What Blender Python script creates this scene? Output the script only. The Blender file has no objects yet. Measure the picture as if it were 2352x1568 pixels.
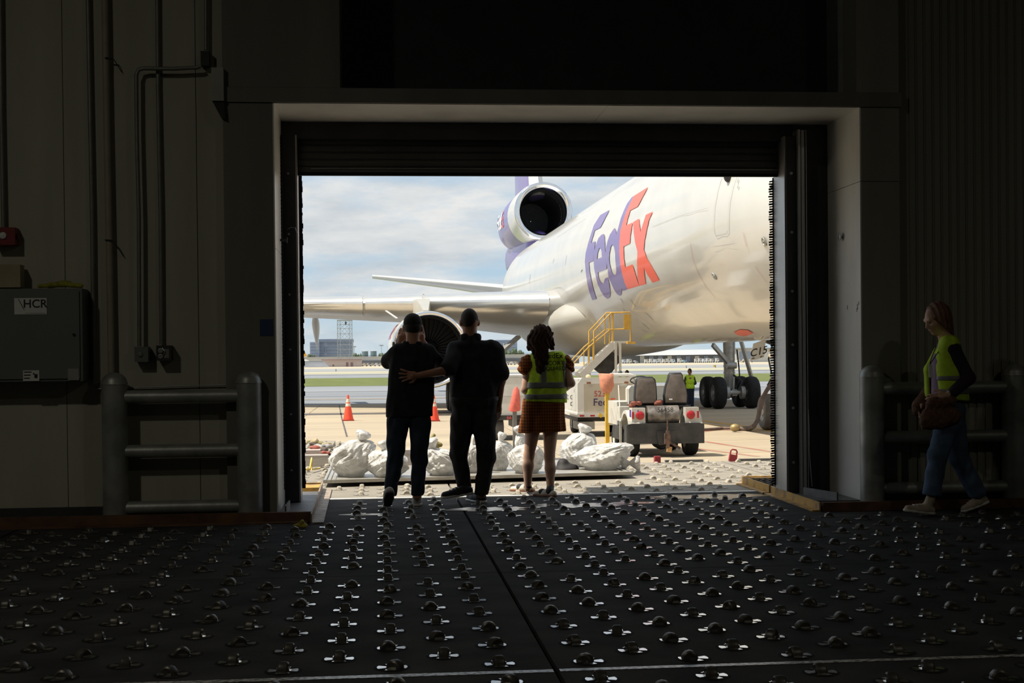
import bpy, math, random
import numpy as np
from mathutils import Vector, Matrix
from mathutils.geometry import tessellate_polygon

random.seed(7)
rng = np.random.default_rng(7)
sc = bpy.context.scene
col = sc.collection

# ------------------------------------------------------------------ camera
F = 3200.0                      # focal length in pixels of the 2352 x 1568 frame
CX, PY, HC = 1176.0, 866.0, 1.32
psi = math.atan((CX - 870) / F)
tht = math.atan((PY - 830) / F)
rho = 0.010
CAM = Vector((0, 0, HC))
fwd = Vector((math.sin(psi) * math.cos(tht), math.cos(psi) * math.cos(tht), -math.sin(tht)))
r0 = Vector((math.cos(psi), -math.sin(psi), 0))
u0 = r0.cross(fwd)
RV = r0 * math.cos(rho) - u0 * math.sin(rho)
UV = u0 * math.cos(rho) + r0 * math.sin(rho)
cam = bpy.data.cameras.new('camera')
cam.sensor_width = 36.0
cam.lens = F / 2352 * 36
cam.shift_y = (PY - 784) / 2352
cam.clip_end = 6000
cam.clip_start = 0.05
camo = bpy.data.objects.new('camera', cam)
col.objects.link(camo)
m = Matrix.Identity(4)
for i in range(3):
    m[i][0], m[i][1], m[i][2], m[i][3] = RV[i], UV[i], -fwd[i], CAM[i]
camo.matrix_world = m
sc.camera = camo

# ------------------------------------------------------------------ exposure, sky, sun
vs = sc.view_settings
vs.view_transform = 'Standard'
vs.look = 'None'
vs.exposure = 0.0
vs.gamma = 1.0
vs.use_curve_mapping = False
sc.cycles.use_denoising = True
sc.cycles.max_bounces = 10
sc.cycles.diffuse_bounces = 6
sc.cycles.glossy_bounces = 4
sc.cycles.transparent_max_bounces = 8
sc.cycles.caustics_reflective = False
sc.cycles.caustics_refractive = False
sc.cycles.sample_clamp_indirect = 4.0

world = bpy.data.worlds.new('sky')
sc.world = world
world.use_nodes = True
nt = world.node_tree
nt.nodes.clear()
def wn(t, **k):
    n = nt.nodes.new(t)
    for a, b in k.items(): setattr(n, a, b)
    return n
L = nt.links.new
tc = wn('ShaderNodeTexCoord')
sep = wn('ShaderNodeSeparateXYZ'); L(tc.outputs['Generated'], sep.inputs[0])
zc = wn('ShaderNodeMath', operation='MAXIMUM'); L(sep.outputs[2], zc.inputs[0]); zc.inputs[1].default_value = 0.0
den = wn('ShaderNodeMath', operation='ADD'); L(zc.outputs[0], den.inputs[0]); den.inputs[1].default_value = 0.20
px = wn('ShaderNodeMath', operation='DIVIDE'); L(sep.outputs[0], px.inputs[0]); L(den.outputs[0], px.inputs[1])
py_ = wn('ShaderNodeMath', operation='DIVIDE'); L(sep.outputs[1], py_.inputs[0]); L(den.outputs[0], py_.inputs[1])
cmb = wn('ShaderNodeCombineXYZ'); L(px.outputs[0], cmb.inputs[0]); L(py_.outputs[0], cmb.inputs[1]); cmb.inputs[2].default_value = 1.6
n1 = wn('ShaderNodeTexNoise'); n1.inputs['Scale'].default_value = 1.9; n1.inputs['Detail'].default_value = 8; n1.inputs['Roughness'].default_value = 0.58
L(cmb.outputs[0], n1.inputs['Vector'])
cr = wn('ShaderNodeValToRGB'); L(n1.outputs['Fac'], cr.inputs[0])
cr.color_ramp.elements[0].position = 0.36; cr.color_ramp.elements[1].position = 0.54
n2 = wn('ShaderNodeTexNoise'); n2.inputs['Scale'].default_value = 3.2; n2.inputs['Detail'].default_value = 6; n2.inputs['Roughness'].default_value = 0.55
sh = wn('ShaderNodeVectorMath', operation='ADD'); L(cmb.outputs[0], sh.inputs[0]); sh.inputs[1].default_value = (3.1, 7.7, 0)
L(sh.outputs[0], n2.inputs['Vector'])
cs = wn('ShaderNodeValToRGB'); L(n2.outputs['Fac'], cs.inputs[0])
cs.color_ramp.elements[0].position = 0.34; cs.color_ramp.elements[0].color = (0.54, 0.60, 0.65, 1)
cs.color_ramp.elements[1].position = 0.66; cs.color_ramp.elements[1].color = (0.84, 0.84, 0.82, 1)
blue = wn('ShaderNodeValToRGB'); L(zc.outputs[0], blue.inputs[0])
blue.color_ramp.elements[0].position = 0.0; blue.color_ramp.elements[0].color = (0.52, 0.66, 0.74, 1)
blue.color_ramp.elements[1].position = 0.45; blue.color_ramp.elements[1].color = (0.20, 0.38, 0.66, 1)
e = blue.color_ramp.elements.new(0.12); e.color = (0.42, 0.60, 0.78, 1)
# clouds thin out into the haze at the horizon
hz = wn('ShaderNodeMapRange'); L(zc.outputs[0], hz.inputs['Value'])
hz.inputs['From Min'].default_value = 0.0; hz.inputs['From Max'].default_value = 0.05
hz.inputs['To Min'].default_value = 0.35; hz.inputs['To Max'].default_value = 1.0
mk = wn('ShaderNodeMath', operation='MULTIPLY'); L(cr.outputs[0], mk.inputs[0]); L(hz.outputs[0], mk.inputs[1])
mx = wn('ShaderNodeMix', data_type='RGBA')
L(mk.outputs[0], mx.inputs['Factor']); L(blue.outputs[0], mx.inputs[6]); L(cs.outputs[0], mx.inputs[7])
bg = wn('ShaderNodeBackground'); L(mx.outputs[2], bg.inputs['Color']); bg.inputs['Strength'].default_value = 1.0
ow = wn('ShaderNodeOutputWorld'); L(bg.outputs[0], ow.inputs[0])

def lamp(name, kind, loc, energy, color, **k):
    l = bpy.data.lights.new(name, kind); l.energy = energy; l.color = color
    for a, b in k.items(): setattr(l, a, b)
    o = bpy.data.objects.new(name, l); col.objects.link(o); o.location = loc
    return o
SUN_EL, SUN_AZ = math.radians(60), math.radians(5.5)      # from the west, a hair behind the hall's outer wall
sd = Vector((-math.cos(SUN_EL) * math.cos(SUN_AZ), -math.cos(SUN_EL) * math.sin(SUN_AZ), math.sin(SUN_EL)))
sun = lamp('sun', 'SUN', (-30, 0, 40), 6.2, (1.0, 0.92, 0.78), angle=math.radians(0.53))
sun.rotation_euler = (-sd).to_track_quat('-Z', 'Y').to_euler()

# ------------------------------------------------------------------ projection helpers (a pixel and a distance give a place)
def ray(x, y): return fwd + RV * ((x - CX) / F) - UV * ((y - PY) / F)
def atZ(x, y, z): d = ray(x, y); return CAM + d * ((z - HC) / d.z)
def atY(x, y, Y): d = ray(x, y); return CAM + d * (Y / d.y)
AP = -0.68                                     # apron level below the roller deck

# ------------------------------------------------------------------ materials
MATS = {}
def mat(name, color, rough=0.6, metal=0.0, var=0.12, vscale=6.0, bump=0.0, bscale=40.0, spec=0.5, alpha=1.0, color2=None, ramp=(0.35, 0.65), stretch=None, trans=0.0, emis=None, detail=5.0, sub=0.0, coat=0.0):
    if name in MATS: return MATS[name]
    M = bpy.data.materials.new(name); M.use_nodes = True
    t = M.node_tree; b = t.nodes['Principled BSDF']; lk = t.links.new
    c = tuple(color)
    if color2 is None: color2 = tuple(max(0.0, x * (1 - var)) for x in c); c = tuple(min(1.0, x * (1 + var * 0.5)) for x in c)
    tcn = t.nodes.new('ShaderNodeTexCoord')
    mp = t.nodes.new('ShaderNodeMapping'); lk(tcn.outputs['Object'], mp.inputs['Vector'])
    if stretch: mp.inputs['Scale'].default_value = stretch
    nz = t.nodes.new('ShaderNodeTexNoise'); nz.inputs['Scale'].default_value = vscale; nz.inputs['Detail'].default_value = detail
    lk(mp.outputs[0], nz.inputs['Vector'])
    rp = t.nodes.new('ShaderNodeValToRGB'); lk(nz.outputs['Fac'], rp.inputs[0])
    rp.color_ramp.elements[0].position = ramp[0]; rp.color_ramp.elements[0].color = (*color2, 1)
    rp.color_ramp.elements[1].position = ramp[1]; rp.color_ramp.elements[1].color = (*c, 1)
    lk(rp.outputs[0], b.inputs['Base Color'])
    b.inputs['Roughness'].default_value = rough; b.inputs['Metallic'].default_value = metal
    b.inputs['Specular IOR Level'].default_value = spec
    b.inputs['Transmission Weight'].default_value = trans
    b.inputs['Coat Weight'].default_value = coat; b.inputs['Coat Roughness'].default_value = 0.08
    if alpha < 1: b.inputs['Alpha'].default_value = alpha
    if sub > 0:
        b.inputs['Subsurface Weight'].default_value = sub; b.inputs['Subsurface Radius'].default_value = (0.02, 0.01, 0.006)
    if emis:
        b.inputs['Emission Color'].default_value = (*emis[:3], 1); b.inputs['Emission Strength'].default_value = emis[3]
    if bump > 0:
        n3 = t.nodes.new('ShaderNodeTexNoise'); n3.inputs['Scale'].default_value = bscale; n3.inputs['Detail'].default_value = 6
        lk(mp.outputs[0], n3.inputs['Vector'])
        bp = t.nodes.new('ShaderNodeBump'); bp.inputs['Strength'].default_value = bump; bp.inputs['Distance'].default_value = 0.02
        lk(n3.outputs['Fac'], bp.inputs['Height']); lk(bp.outputs[0], b.inputs['Normal'])
    MATS[name] = M
    return M

# ------------------------------------------------------------------ mesh builder
def V3(p): return Vector(p)
def frame(d):
    d = Vector(d).normalized()
    a = Vector((0, 0, 1)) if abs(d.z) < 0.9 else Vector((1, 0, 0))
    x = a.cross(d).normalized()
    return x, d.cross(x), d

class MB:
    def __init__(s, M=None): s.v = []; s.f = []; s.m = []; s.M = M
    def add(s, vs, fs, mi=0):
        o = len(s.v)
        s.v += [tuple(s.M @ Vector(p)) if s.M else tuple(p) for p in vs]
        s.f += [tuple(i + o for i in q) for q in fs]; s.m += [mi] * len(fs)
        return s
    def box(s, c, sz, mi=0, R=None):
        hx, hy, hz = sz[0] / 2, sz[1] / 2, sz[2] / 2
        vs = [Vector((x, y, z)) for x in (-hx, hx) for y in (-hy, hy) for z in (-hz, hz)]
        if R is not None: vs = [R @ p for p in vs]
        vs = [p + Vector(c) for p in vs]
        return s.add(vs, [(0, 1, 3, 2), (4, 6, 7, 5), (0, 4, 5, 1), (2, 3, 7, 6), (0, 2, 6, 4), (1, 5, 7, 3)], mi)
    def bb(s, x0, x1, y0, y1, z0, z1, mi=0):
        return s.box(((x0 + x1) / 2, (y0 + y1) / 2, (z0 + z1) / 2), (abs(x1 - x0), abs(y1 - y0), abs(z1 - z0)), mi)
    def bar(s, a, b, w, h, mi=0, up=(0, 0, 1)):
        a, b = Vector(a), Vector(b); d = (b - a); ln = d.length; d.normalize()
        u = Vector(up)
        if abs(u.dot(d)) > 0.95: u = Vector((1, 0, 0))
        x = d.cross(u).normalized(); z = x.cross(d)
        R = Matrix((x, d, z)).transposed()
        return s.box((a + b) / 2, (w, ln, h), mi, R)
    def ring(s, c, x, y, r, n, r2=None):
        r2 = r if r2 is None else r2
        return [c + x * (math.cos(2 * math.pi * i / n) * r) + y * (math.sin(2 * math.pi * i / n) * r2) for i in range(n)]
    def cyl(s, a, b, ra, rb=None, n=14, mi=0, cap=True):
        rb = ra if rb is None else rb
        a, b = Vector(a), Vector(b); x, y, d = frame(b - a)
        return s.loft([s.ring(a, x, y, ra, n), s.ring(b, x, y, rb, n)], mi, cap)
    def loft(s, rings, mi=0, cap=True, closed=True):
        n = len(rings[0]); vs = [p for r in rings for p in r]; fs = []
        for k in range(len(rings) - 1):
            for i in range(n if closed else n - 1):
                j = (i + 1) % n
                fs.append((k * n + i, k * n + j, (k + 1) * n + j, (k + 1) * n + i))
        if cap and closed:
            fs.append(tuple(reversed(range(n)))); fs.append(tuple((len(rings) - 1) * n + i for i in range(n)))
        return s.add(vs, fs, mi)
    def tube(s, path, r, n=8, mi=0, closed=False):
        P = [Vector(p) for p in path]; rings = []; px = None
        rr = r if isinstance(r, (list, tuple)) else [r] * len(P)
        for i, p in enumerate(P):
            if closed: d = P[(i + 1) % len(P)] - P[i - 1]
            else: d = P[min(i + 1, len(P) - 1)] - P[max(i - 1, 0)]
            d.normalize()
            if px is None: px = frame(d)[0]
            px = (px - d * px.dot(d)).normalized()
            rings.append(s.ring(p, px, d.cross(px), rr[i], n))
        if closed: rings.append(rings[0])
        return s.loft(rings, mi, not closed)
    def lathe(s, prof, o, axis, n=24, mi=0, cap=True):
        x, y, d = frame(axis); o = Vector(o)
        return s.loft([s.ring(o + d * z, x, y, max(r, 1e-4), n) for r, z in prof], mi, cap)
    def ell(s, c, r, nu=16, nv=10, mi=0, R=None):
        c = Vector(c); rings = []
        for k in range(nv + 1):
            t = math.pi * k / nv; q = max(math.sin(t), 1e-3)
            ring_ = [Vector((math.cos(2 * math.pi * i / nu) * q * r[0], math.sin(2 * math.pi * i / nu) * q * r[1], -math.cos(t) * r[2])) for i in range(nu)]
            rings.append([(R @ p if R is not None else p) + c for p in ring_])
        return s.loft(rings, mi, False)
    def prism(s, poly, ext, mi=0):
        n = len(poly); P = [Vector(p) for p in poly]; e = Vector(ext)
        vs = P + [p + e for p in P]
        fs = [tuple(range(n - 1, -1, -1)), tuple(range(n, 2 * n))]
        fs += [(i, (i + 1) % n, n + (i + 1) % n, n + i) for i in range(n)]
        return s.add(vs, fs, mi)
    def text(s, string, o, u, v, size, ext=0.002, mi=0, align='C', weight=0.0):
        V, Fc = TXT(string, weight); u = Vector(u).normalized(); v = Vector(v).normalized(); w = u.cross(v)
        xs = [p[0] for p in V]; w0, w1 = min(xs), max(xs)
        sh_ = {'C': -(w0 + w1) / 2, 'L': -w0, 'R': -w1}[align]
        o = Vector(o)
        vs = [o + u * ((p[0] + sh_) * size) + v * (p[1] * size) + w * ext for p in V]
        return s.add(vs, Fc, mi)
    def build(s, name, mats, parent=None, smooth=0, local=False):
        if not isinstance(mats, (list, tuple)): mats = [mats]
        off = OFF.get(parent.name, Vector()) if parent is not None else None
        if parent is None and not local:
            A = np.array(s.v); mn, mxx = A.min(0), A.max(0)
            off = Vector(((mn[0] + mxx[0]) / 2, (mn[1] + mxx[1]) / 2, mn[2]))
        if off is None: off = Vector()
        me = bpy.data.meshes.new(name)
        A = np.array(s.v, dtype=float) - np.array(off)
        me.from_pydata(A.tolist(), [], s.f)
        for M_ in mats: me.materials.append(M_)
        if len(mats) > 1: me.polygons.foreach_set('material_index', s.m)
        me.update()
        if smooth:
            me.polygons.foreach_set('use_smooth', [True] * len(me.polygons))
            if smooth < 170: me.set_sharp_from_angle(angle=math.radians(smooth))
        o = bpy.data.objects.new(name, me); col.objects.link(o)
        if parent is None:
            o.location = off; OFF[o.name] = Vector(off)
        else:
            o.parent = parent; OFF[o.name] = Vector(off)
        return o
OFF = {}

def empty(name, loc, rz=0.0, local=False):
    o = bpy.data.objects.new(name, None); col.objects.link(o); o.location = loc
    o.rotation_euler = (0, 0, rz); o.empty_display_size = 0.1
    OFF[o.name] = Vector() if local else Vector(loc)
    return o
def tag(o, label=None, cat=None, group=None, kind=None):
    if label: o['label'] = label
    if cat: o['category'] = cat
    if group: o['group'] = group
    if kind: o['kind'] = kind
    return o
def thing(name, label, cat, loc, group=None, rz=0.0, local=False):
    return tag(empty(name, loc, rz, local), label, cat, group)
def struct(o): o['kind'] = 'structure'; return o
def copy_tree(o, parent=None):
    c = o.copy(); col.objects.link(c); c.parent = parent
    for ch in list(o.children): copy_tree(ch, c)
    return c

# lettering and outlines as flat geometry
_tx = {}
def TXT(string, weight=0.0):
    k = (string, weight)
    if k not in _tx:
        cu = bpy.data.curves.new('lettering', 'FONT'); cu.body = string; cu.size = 1.0; cu.offset = weight
        cu.resolution_u = 4
        ob = bpy.data.objects.new('lettering', cu)
        me = ob.to_mesh()
        _tx[k] = ([tuple(v.co) for v in me.vertices], [tuple(p.vertices) for p in me.polygons])
        ob.to_mesh_clear(); bpy.data.objects.remove(ob); bpy.data.curves.remove(cu)
    return _tx[k]
def tris2d(loops, levels=3):
    """outline loops (first outer, rest holes) -> finely split triangles"""
    P = [Vector((p[0], p[1], 0)) for lp in loops for p in lp]
    T = [tuple(t) for t in tessellate_polygon([[Vector((p[0], p[1], 0)) for p in lp] for lp in loops])]
    V = [(p.x, p.y) for p in P]
    for _ in range(levels):
        mid = {}; N = []
        def mp(a, b):
            k = (min(a, b), max(a, b))
            if k not in mid:
                V.append(((V[a][0] + V[b][0]) / 2, (V[a][1] + V[b][1]) / 2)); mid[k] = len(V) - 1
            return mid[k]
        for a, b, c in T:
            x, y, z = mp(a, b), mp(b, c), mp(c, a)
            N += [(a, x, z), (x, b, y), (z, y, c), (x, y, z)]
        T = N
    return V, T

# ------------------------------------------------------------------ smooth bodies: blended capsules and ellipsoids meshed by surface nets
def _np(p): return np.array(tuple(p), dtype=float)
def cap_(a, b, ra, rb=None, q=(1, 1, 1)): return ('c', _np(a), _np(b), ra, ra if rb is None else rb, np.array(q, float))
def ell_(c, r, R=None): return ('e', _np(c), np.array(r, float), None if R is None else np.array(R))
def pln_(p, n): return ('p', _np(p), _np(Vector(n).normalized()))
def sdf_mesh(prims, h=0.012, k=0.03, cuts=(), noise=None):
    lo = np.full(3, 1e9); hi = -lo
    for p in prims:
        if p[0] == 'c':
            r = max(p[3], p[4]) * p[5].max()
            for q in (p[1], p[2]): lo = np.minimum(lo, q - r); hi = np.maximum(hi, q + r)
        else:
            r = p[2].max() if p[3] is not None else p[2]
            lo = np.minimum(lo, p[1] - r); hi = np.maximum(hi, p[1] + r)
    lo -= h * 3 + k * 0.5; hi += h * 3 + k * 0.5
    n = np.ceil((hi - lo) / h).astype(int) + 1
    ax = [lo[i] + h * np.arange(n[i]) for i in range(3)]
    D = np.full(n, 0.5, dtype=np.float32)
    for p in prims:
        if p[0] == 'c':
            r = max(p[3], p[4]) * p[5].max(); b0 = np.minimum(p[1], p[2]) - r; b1 = np.maximum(p[1], p[2]) + r
        else:
            r = p[2].max(); b0 = p[1] - r; b1 = p[1] + r
        pad = k + 3 * h
        i0 = np.maximum(np.floor((b0 - pad - lo) / h).astype(int), 0); i1 = np.minimum(np.ceil((b1 + pad - lo) / h).astype(int) + 1, n)
        sl = tuple(slice(i0[i], i1[i]) for i in range(3))
        X = np.stack(np.meshgrid(*[ax[i][sl[i]] for i in range(3)], indexing='ij'), -1)
        if p[0] == 'c':
            _, a, b, ra, rb, q = p
            A = (X - a) / q; B = (b - a) / q
            t = np.clip((A @ B) / max(B @ B, 1e-9), 0, 1)
            d = np.linalg.norm(A - t[..., None] * B, axis=-1) - (ra + t * (rb - ra))
        else:
            A = X - p[1]
            if p[3] is not None: A = A @ p[3]
            k0 = np.linalg.norm(A / p[2], axis=-1); k1 = np.linalg.norm(A / p[2] ** 2, axis=-1)
            d = k0 * (k0 - 1) / np.maximum(k1, 1e-6)
        s_ = D[sl]
        hh = np.maximum(k - np.abs(s_ - d), 0) / k if k > 0 else 0
        D[sl] = np.minimum(s_, d) - hh * hh * k * 0.25
    if noise is not None or cuts:
        X = np.stack(np.meshgrid(*ax, indexing='ij'), -1)
        if noise is not None: D = D + noise(X).astype(np.float32)
        for c in cuts: D = np.maximum(D, ((X - c[1]) @ c[2]).astype(np.float32))
    S = D < 0
    c_ = [(i, j, kk) for i in (0, 1) for j in (0, 1) for kk in (0, 1)]
    sub = lambda A, o: A[o[0]:n[0] - 1 + o[0], o[1]:n[1] - 1 + o[1], o[2]:n[2] - 1 + o[2]]
    cnt = sum(sub(S, o).astype(np.int8) for o in c_)
    act = (cnt > 0) & (cnt < 8)
    idx = np.argwhere(act)
    vid = np.full(act.shape, -1, int); vid[act] = np.arange(len(idx))
    acc = np.zeros((len(idx), 3)); w = np.zeros(len(idx))
    for o in c_:
        for a in range(3):
            if o[a]: continue
            o2 = list(o); o2[a] = 1
            d0 = D[idx[:, 0] + o[0], idx[:, 1] + o[1], idx[:, 2] + o[2]].astype(float); d1 = D[idx[:, 0] + o2[0], idx[:, 1] + o2[1], idx[:, 2] + o2[2]].astype(float)
            mk_ = (d0 < 0) != (d1 < 0)
            t = np.where(mk_, d0 / np.where(mk_, d0 - d1, 1), 0)
            p_ = np.tile(np.array(o, float), (len(idx), 1)); p_[:, a] = t
            acc[mk_] += p_[mk_]; w[mk_] += 1
    V = lo + (idx + acc / w[:, None]) * h
    fs = []
    for a in range(3):
        b, c = (a + 1) % 3, (a + 2) % 3
        s0 = [slice(1, n[i] - 1) for i in range(3)]; s0[a] = slice(0, n[a] - 1); s1 = list(s0); s1[a] = slice(1, n[a])
        A0, A1 = S[tuple(s0)], S[tuple(s1)]
        e_ = np.argwhere(A0 != A1); base = np.array([s0[i].start for i in range(3)]); g = e_ + base
        if not len(g): continue
        def q_(db, dc):
            t = g.copy(); t[:, b] -= db; t[:, c] -= dc
            return vid[t[:, 0], t[:, 1], t[:, 2]]
        Q = np.stack([q_(1, 1), q_(0, 1), q_(0, 0), q_(1, 0)], 1)
        fl = A0[e_[:, 0], e_[:, 1], e_[:, 2]]
        Q[~fl] = Q[~fl][:, ::-1]
        fs.append(Q)
    return V, np.concatenate(fs)
def sdf_obj(name, M, prims, parent, h=0.012, k=0.03, cuts=(), noise=None, extra=()):
    b = MB()
    V, Q = sdf_mesh(prims, h, k, cuts, noise)
    b.add(V.tolist(), Q.tolist())
    for (pr, h2, k2) in extra:
        V, Q = sdf_mesh(pr, h2, k2)
        b.add(V.tolist(), Q.tolist())
    return b.build(name, M, parent, smooth=180)

# ------------------------------------------------------------------ materials of the hall
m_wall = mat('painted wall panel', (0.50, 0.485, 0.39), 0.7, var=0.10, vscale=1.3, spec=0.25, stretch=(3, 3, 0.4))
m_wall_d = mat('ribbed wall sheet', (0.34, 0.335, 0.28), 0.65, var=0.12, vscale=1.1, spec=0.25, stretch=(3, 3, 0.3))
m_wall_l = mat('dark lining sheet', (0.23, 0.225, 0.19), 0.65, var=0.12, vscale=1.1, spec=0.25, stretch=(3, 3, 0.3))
m_ceil = mat('ceiling deck', (0.16, 0.16, 0.15), 0.8, var=0.1)
m_reveal = mat('white lining panel', (0.91, 0.89, 0.84), 0.30, var=0.12, vscale=2.2, spec=0.6, stretch=(1, 1, 0.35), ramp=(0.3, 0.6))
m_dark = mat('dark painted steel', (0.055, 0.055, 0.06), 0.6, var=0.2, vscale=4, spec=0.3)
m_guide = mat('grey guide steel', (0.42, 0.42, 0.42), 0.4, 0.6, var=0.15, vscale=5, stretch=(1, 1, 0.2))
m_slat = mat('door slat', (0.10, 0.10, 0.10), 0.6, var=0.12, vscale=3, spec=0.2)
m_rubber = mat('black rubber', (0.015, 0.015, 0.015), 0.85, var=0.2, spec=0.2)
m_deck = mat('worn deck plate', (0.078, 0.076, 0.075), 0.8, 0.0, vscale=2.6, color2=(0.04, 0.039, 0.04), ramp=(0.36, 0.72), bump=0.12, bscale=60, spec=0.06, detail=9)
m_under = mat('black underfloor', (0.01, 0.01, 0.01), 0.9, var=0.1, spec=0.1)
m_steel = mat('bright caster steel', (0.78, 0.77, 0.74), 0.22, 1.0, var=0.12, vscale=30)
m_wheel = mat('caster wheel steel', (0.13, 0.12, 0.105), 0.42, 0.5, var=0.3, vscale=18)
m_tape = mat('scuffed white tape', (0.80, 0.78, 0.74), 0.32, spec=0.7, vscale=38, color2=(0.12, 0.12, 0.12), ramp=(0.40, 0.56), detail=8)
m_rust = mat('rusty brown curb steel', (0.16, 0.075, 0.035), 0.75, var=0.4, vscale=5, bump=0.2)
m_yel = mat('worn yellow angle', (0.62, 0.36, 0.07), 0.55, 0.1, vscale=7, color2=(0.30, 0.19, 0.09), ramp=(0.38, 0.58), bump=0.15)
m_galv = mat('galvanised tube', (0.40, 0.41, 0.39), 0.45, 0.45, var=0.25, vscale=6, bump=0.08, bscale=22)
m_plate = mat('grey ledge plate', (0.16, 0.16, 0.16), 0.5, 0.4, var=0.3, vscale=5, bump=0.1)
m_cab = mat('grey cabinet enamel', (0.17, 0.18, 0.17), 0.5, var=0.08, vscale=2)
m_conduit = mat('steel conduit', (0.26, 0.26, 0.23), 0.5, 0.5, var=0.15, vscale=8)
m_pipew = mat('cream painted pipe', (0.38, 0.34, 0.26), 0.55, var=0.1, vscale=6)
m_label = mat('white label', (0.80, 0.80, 0.76), 0.6, var=0.04)
m_black = mat('black print', (0.012, 0.012, 0.012), 0.6, var=0.05)
m_red = mat('red enamel', (0.22, 0.014, 0.012), 0.5, var=0.15)
m_grate = mat('dark bar grating', (0.10, 0.085, 0.075), 0.6, 0.6, var=0.3, vscale=9)
m_wet = mat('wet film', (0.03, 0.03, 0.032), 0.16, var=0.1, spec=0.9)

YW, YD = 11.95, 12.85          # inner wall face and the door frame behind the recess
XL, XR = -0.872, 4.254         # clear opening of the recess
ZH = 3.53                      # soffit

# ------------------------------------------------------------------ floor: steel roller deck
floor = struct(empty('floor', (0, 0, 0)))
XS = [-10.24, -6.58, -2.92, 0.74, 4.40, 8.06, 11.72]
YS = [-15.0, 0.28, 3.08, 5.88, 8.68, 11.48, 13.62]
GAP = 0.011
MB().bb(-11, 12.5, -15.2, 13.6, -0.30, -0.05).build('underfloor', m_under, floor)
for i in range(len(XS) - 1):
    for j in range(len(YS) - 1):
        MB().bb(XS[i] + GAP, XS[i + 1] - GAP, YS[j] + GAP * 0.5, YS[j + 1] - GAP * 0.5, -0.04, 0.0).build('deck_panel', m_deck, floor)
deck = struct(empty('floor_dock', (1.5, 16, 0)))
MB().bb(-6.4, 8.0, 13.64, 17.75, AP, -0.05).build('dock_base', m_under, deck)
MB().bb(-6.4, -0.75, 17.75, 24.0, AP, -0.05).build('dock_base', m_under, deck)
OY = [13.63, 15.7, 17.75]
OX = [-6.4, -2.92, 0.74, 4.40, 8.0]
for i in range(4):
    for j in range(2):
        MB().bb(OX[i] + GAP, OX[i + 1] - GAP, OY[j] + 0.006, OY[j + 1] - 0.006, -0.04, 0.0).build('deck_panel', m_deck, deck)
for j in range(2):
    MB().bb(-6.4, -2.93, 17.76 + 3.1 * j, 17.75 + 3.1 * (j + 1), -0.04, 0.0).build('deck_panel', m_deck, deck)
    MB().bb(-2.91, -0.75, 17.76 + 3.1 * j, 17.75 + 3.1 * (j + 1), -0.04, 0.0).build('deck_panel', m_deck, deck)

# swivel casters let into the deck: a dished ring, a petalled plate and a wheel
def caster_plate_mb(n=20, simple=False):
    b = MB()
    n1 = n
    ro, ri = 0.082, 0.068
    vs = []; fs = []
    for k in range(n1):
        a = 2 * math.pi * k / n1
        vs += [(ro * math.cos(a), ro * math.sin(a), 0.0006), (ri * math.cos(a), ri * math.sin(a), 0.0012)]
    for k in range(n1):
        q = (k + 1) % n1
        fs.append((2 * k, 2 * q, 2 * q + 1, 2 * k + 1))
    fs.append(tuple(2 * k + 1 for k in range(n1)))
    b.add(vs, fs, 0)
    for a0, w in ((0, 0.60), (math.pi / 2, 0.62), (math.pi, 0.60), (1.5 * math.pi, 0.62)):   # four bright petals
        pts = [Vector((0.028 * math.cos(a0 - w), 0.028 * math.sin(a0 - w), 0))]
        for t in (-1, -0.4, 0.4, 1):
            pts.append(Vector((0.067 * math.cos(a0 + w * t * 0.8), 0.067 * math.sin(a0 + w * t * 0.8), 0)))
        pts.append(Vector((0.028 * math.cos(a0 + w), 0.028 * math.sin(a0 + w), 0)))
        b.add([p + Vector((0, 0, 0.0045)) for p in pts] + [p + Vector((0, 0, 0.001)) for p in pts],
              [tuple(range(6))] + [(i, i + 6, (i + 1) % 6 + 6, (i + 1) % 6) for i in range(6)], 1)
    return b
def caster_wheel_mb(n=12, off=0.016):
    b = MB(); prof = [(0.030, -0.023), (0.037, -0.017), (0.039, 0), (0.037, 0.017), (0.030, 0.023)]
    b.lathe(prof, (0, off, 0.001), (1, 0, 0), n)
    for sx in (-1, 1):
        b.box((sx * 0.027, off, 0.006), (0.003, 0.05, 0.012), 1)
    return b
def lattice():
    out = []
    for i in range(len(XS) - 1):
        for j in range(1, len(YS) - 1):
            nr = 13 if YS[j + 1] - YS[j] > 2.5 else 9
            for c in range(15):
                for r in range(nr):
                    if (c + r) % 2: continue
                    out.append((XS[i] + 0.162 + 0.2335 * c, YS[j] + 0.158 + 0.2046 * r))
    for i in range(len(OX) - 1):
        for j in range(len(OY) - 1):
            for c in range(int((OX[i + 1] - OX[i] - 0.2) / 0.2335) + 1):
                for r in range(9):
                    if (c + r) % 2: continue
                    out.append((OX[i] + 0.162 + 0.2335 * c, OY[j] + 0.17 + 0.2046 * r))
    for c in range(11):
        for r in range(28):
            if (c + r) % 2 == 0: out.append((-3.0 + 0.2335 * c, 17.9 + 0.2046 * r))
    return out
PAL = (-0.62, 2.82, 14.86, 17.45)
spots = []
for (x, y) in lattice():
    if y > 11.6 and (x < -0.42 or x > 3.66) and y < 14.4: continue       # ledges beside the door
    if y > 11.55 and (x < -0.42 or x > 3.66) and y < 12.0: continue
    if PAL[0] < x < PAL[1] and PAL[2] < y < PAL[3] + 0.1: continue
    d = Vector((x, y, 0)) - CAM; z = d.dot(fwd)
    if z < 1: continue
    u = CX + F * d.dot(RV) / z; v = PY - F * d.dot(UV) / z
    inside = -60 < u < 2412 and v < 1640
    if inside or (-1300 < u < 3650 and v < 2600): spots.append((0 if inside else 1, z, x, y, rng.choice([0, 0, 0, 0, 1, 1, 2, 3])))
spots.sort()
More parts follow.
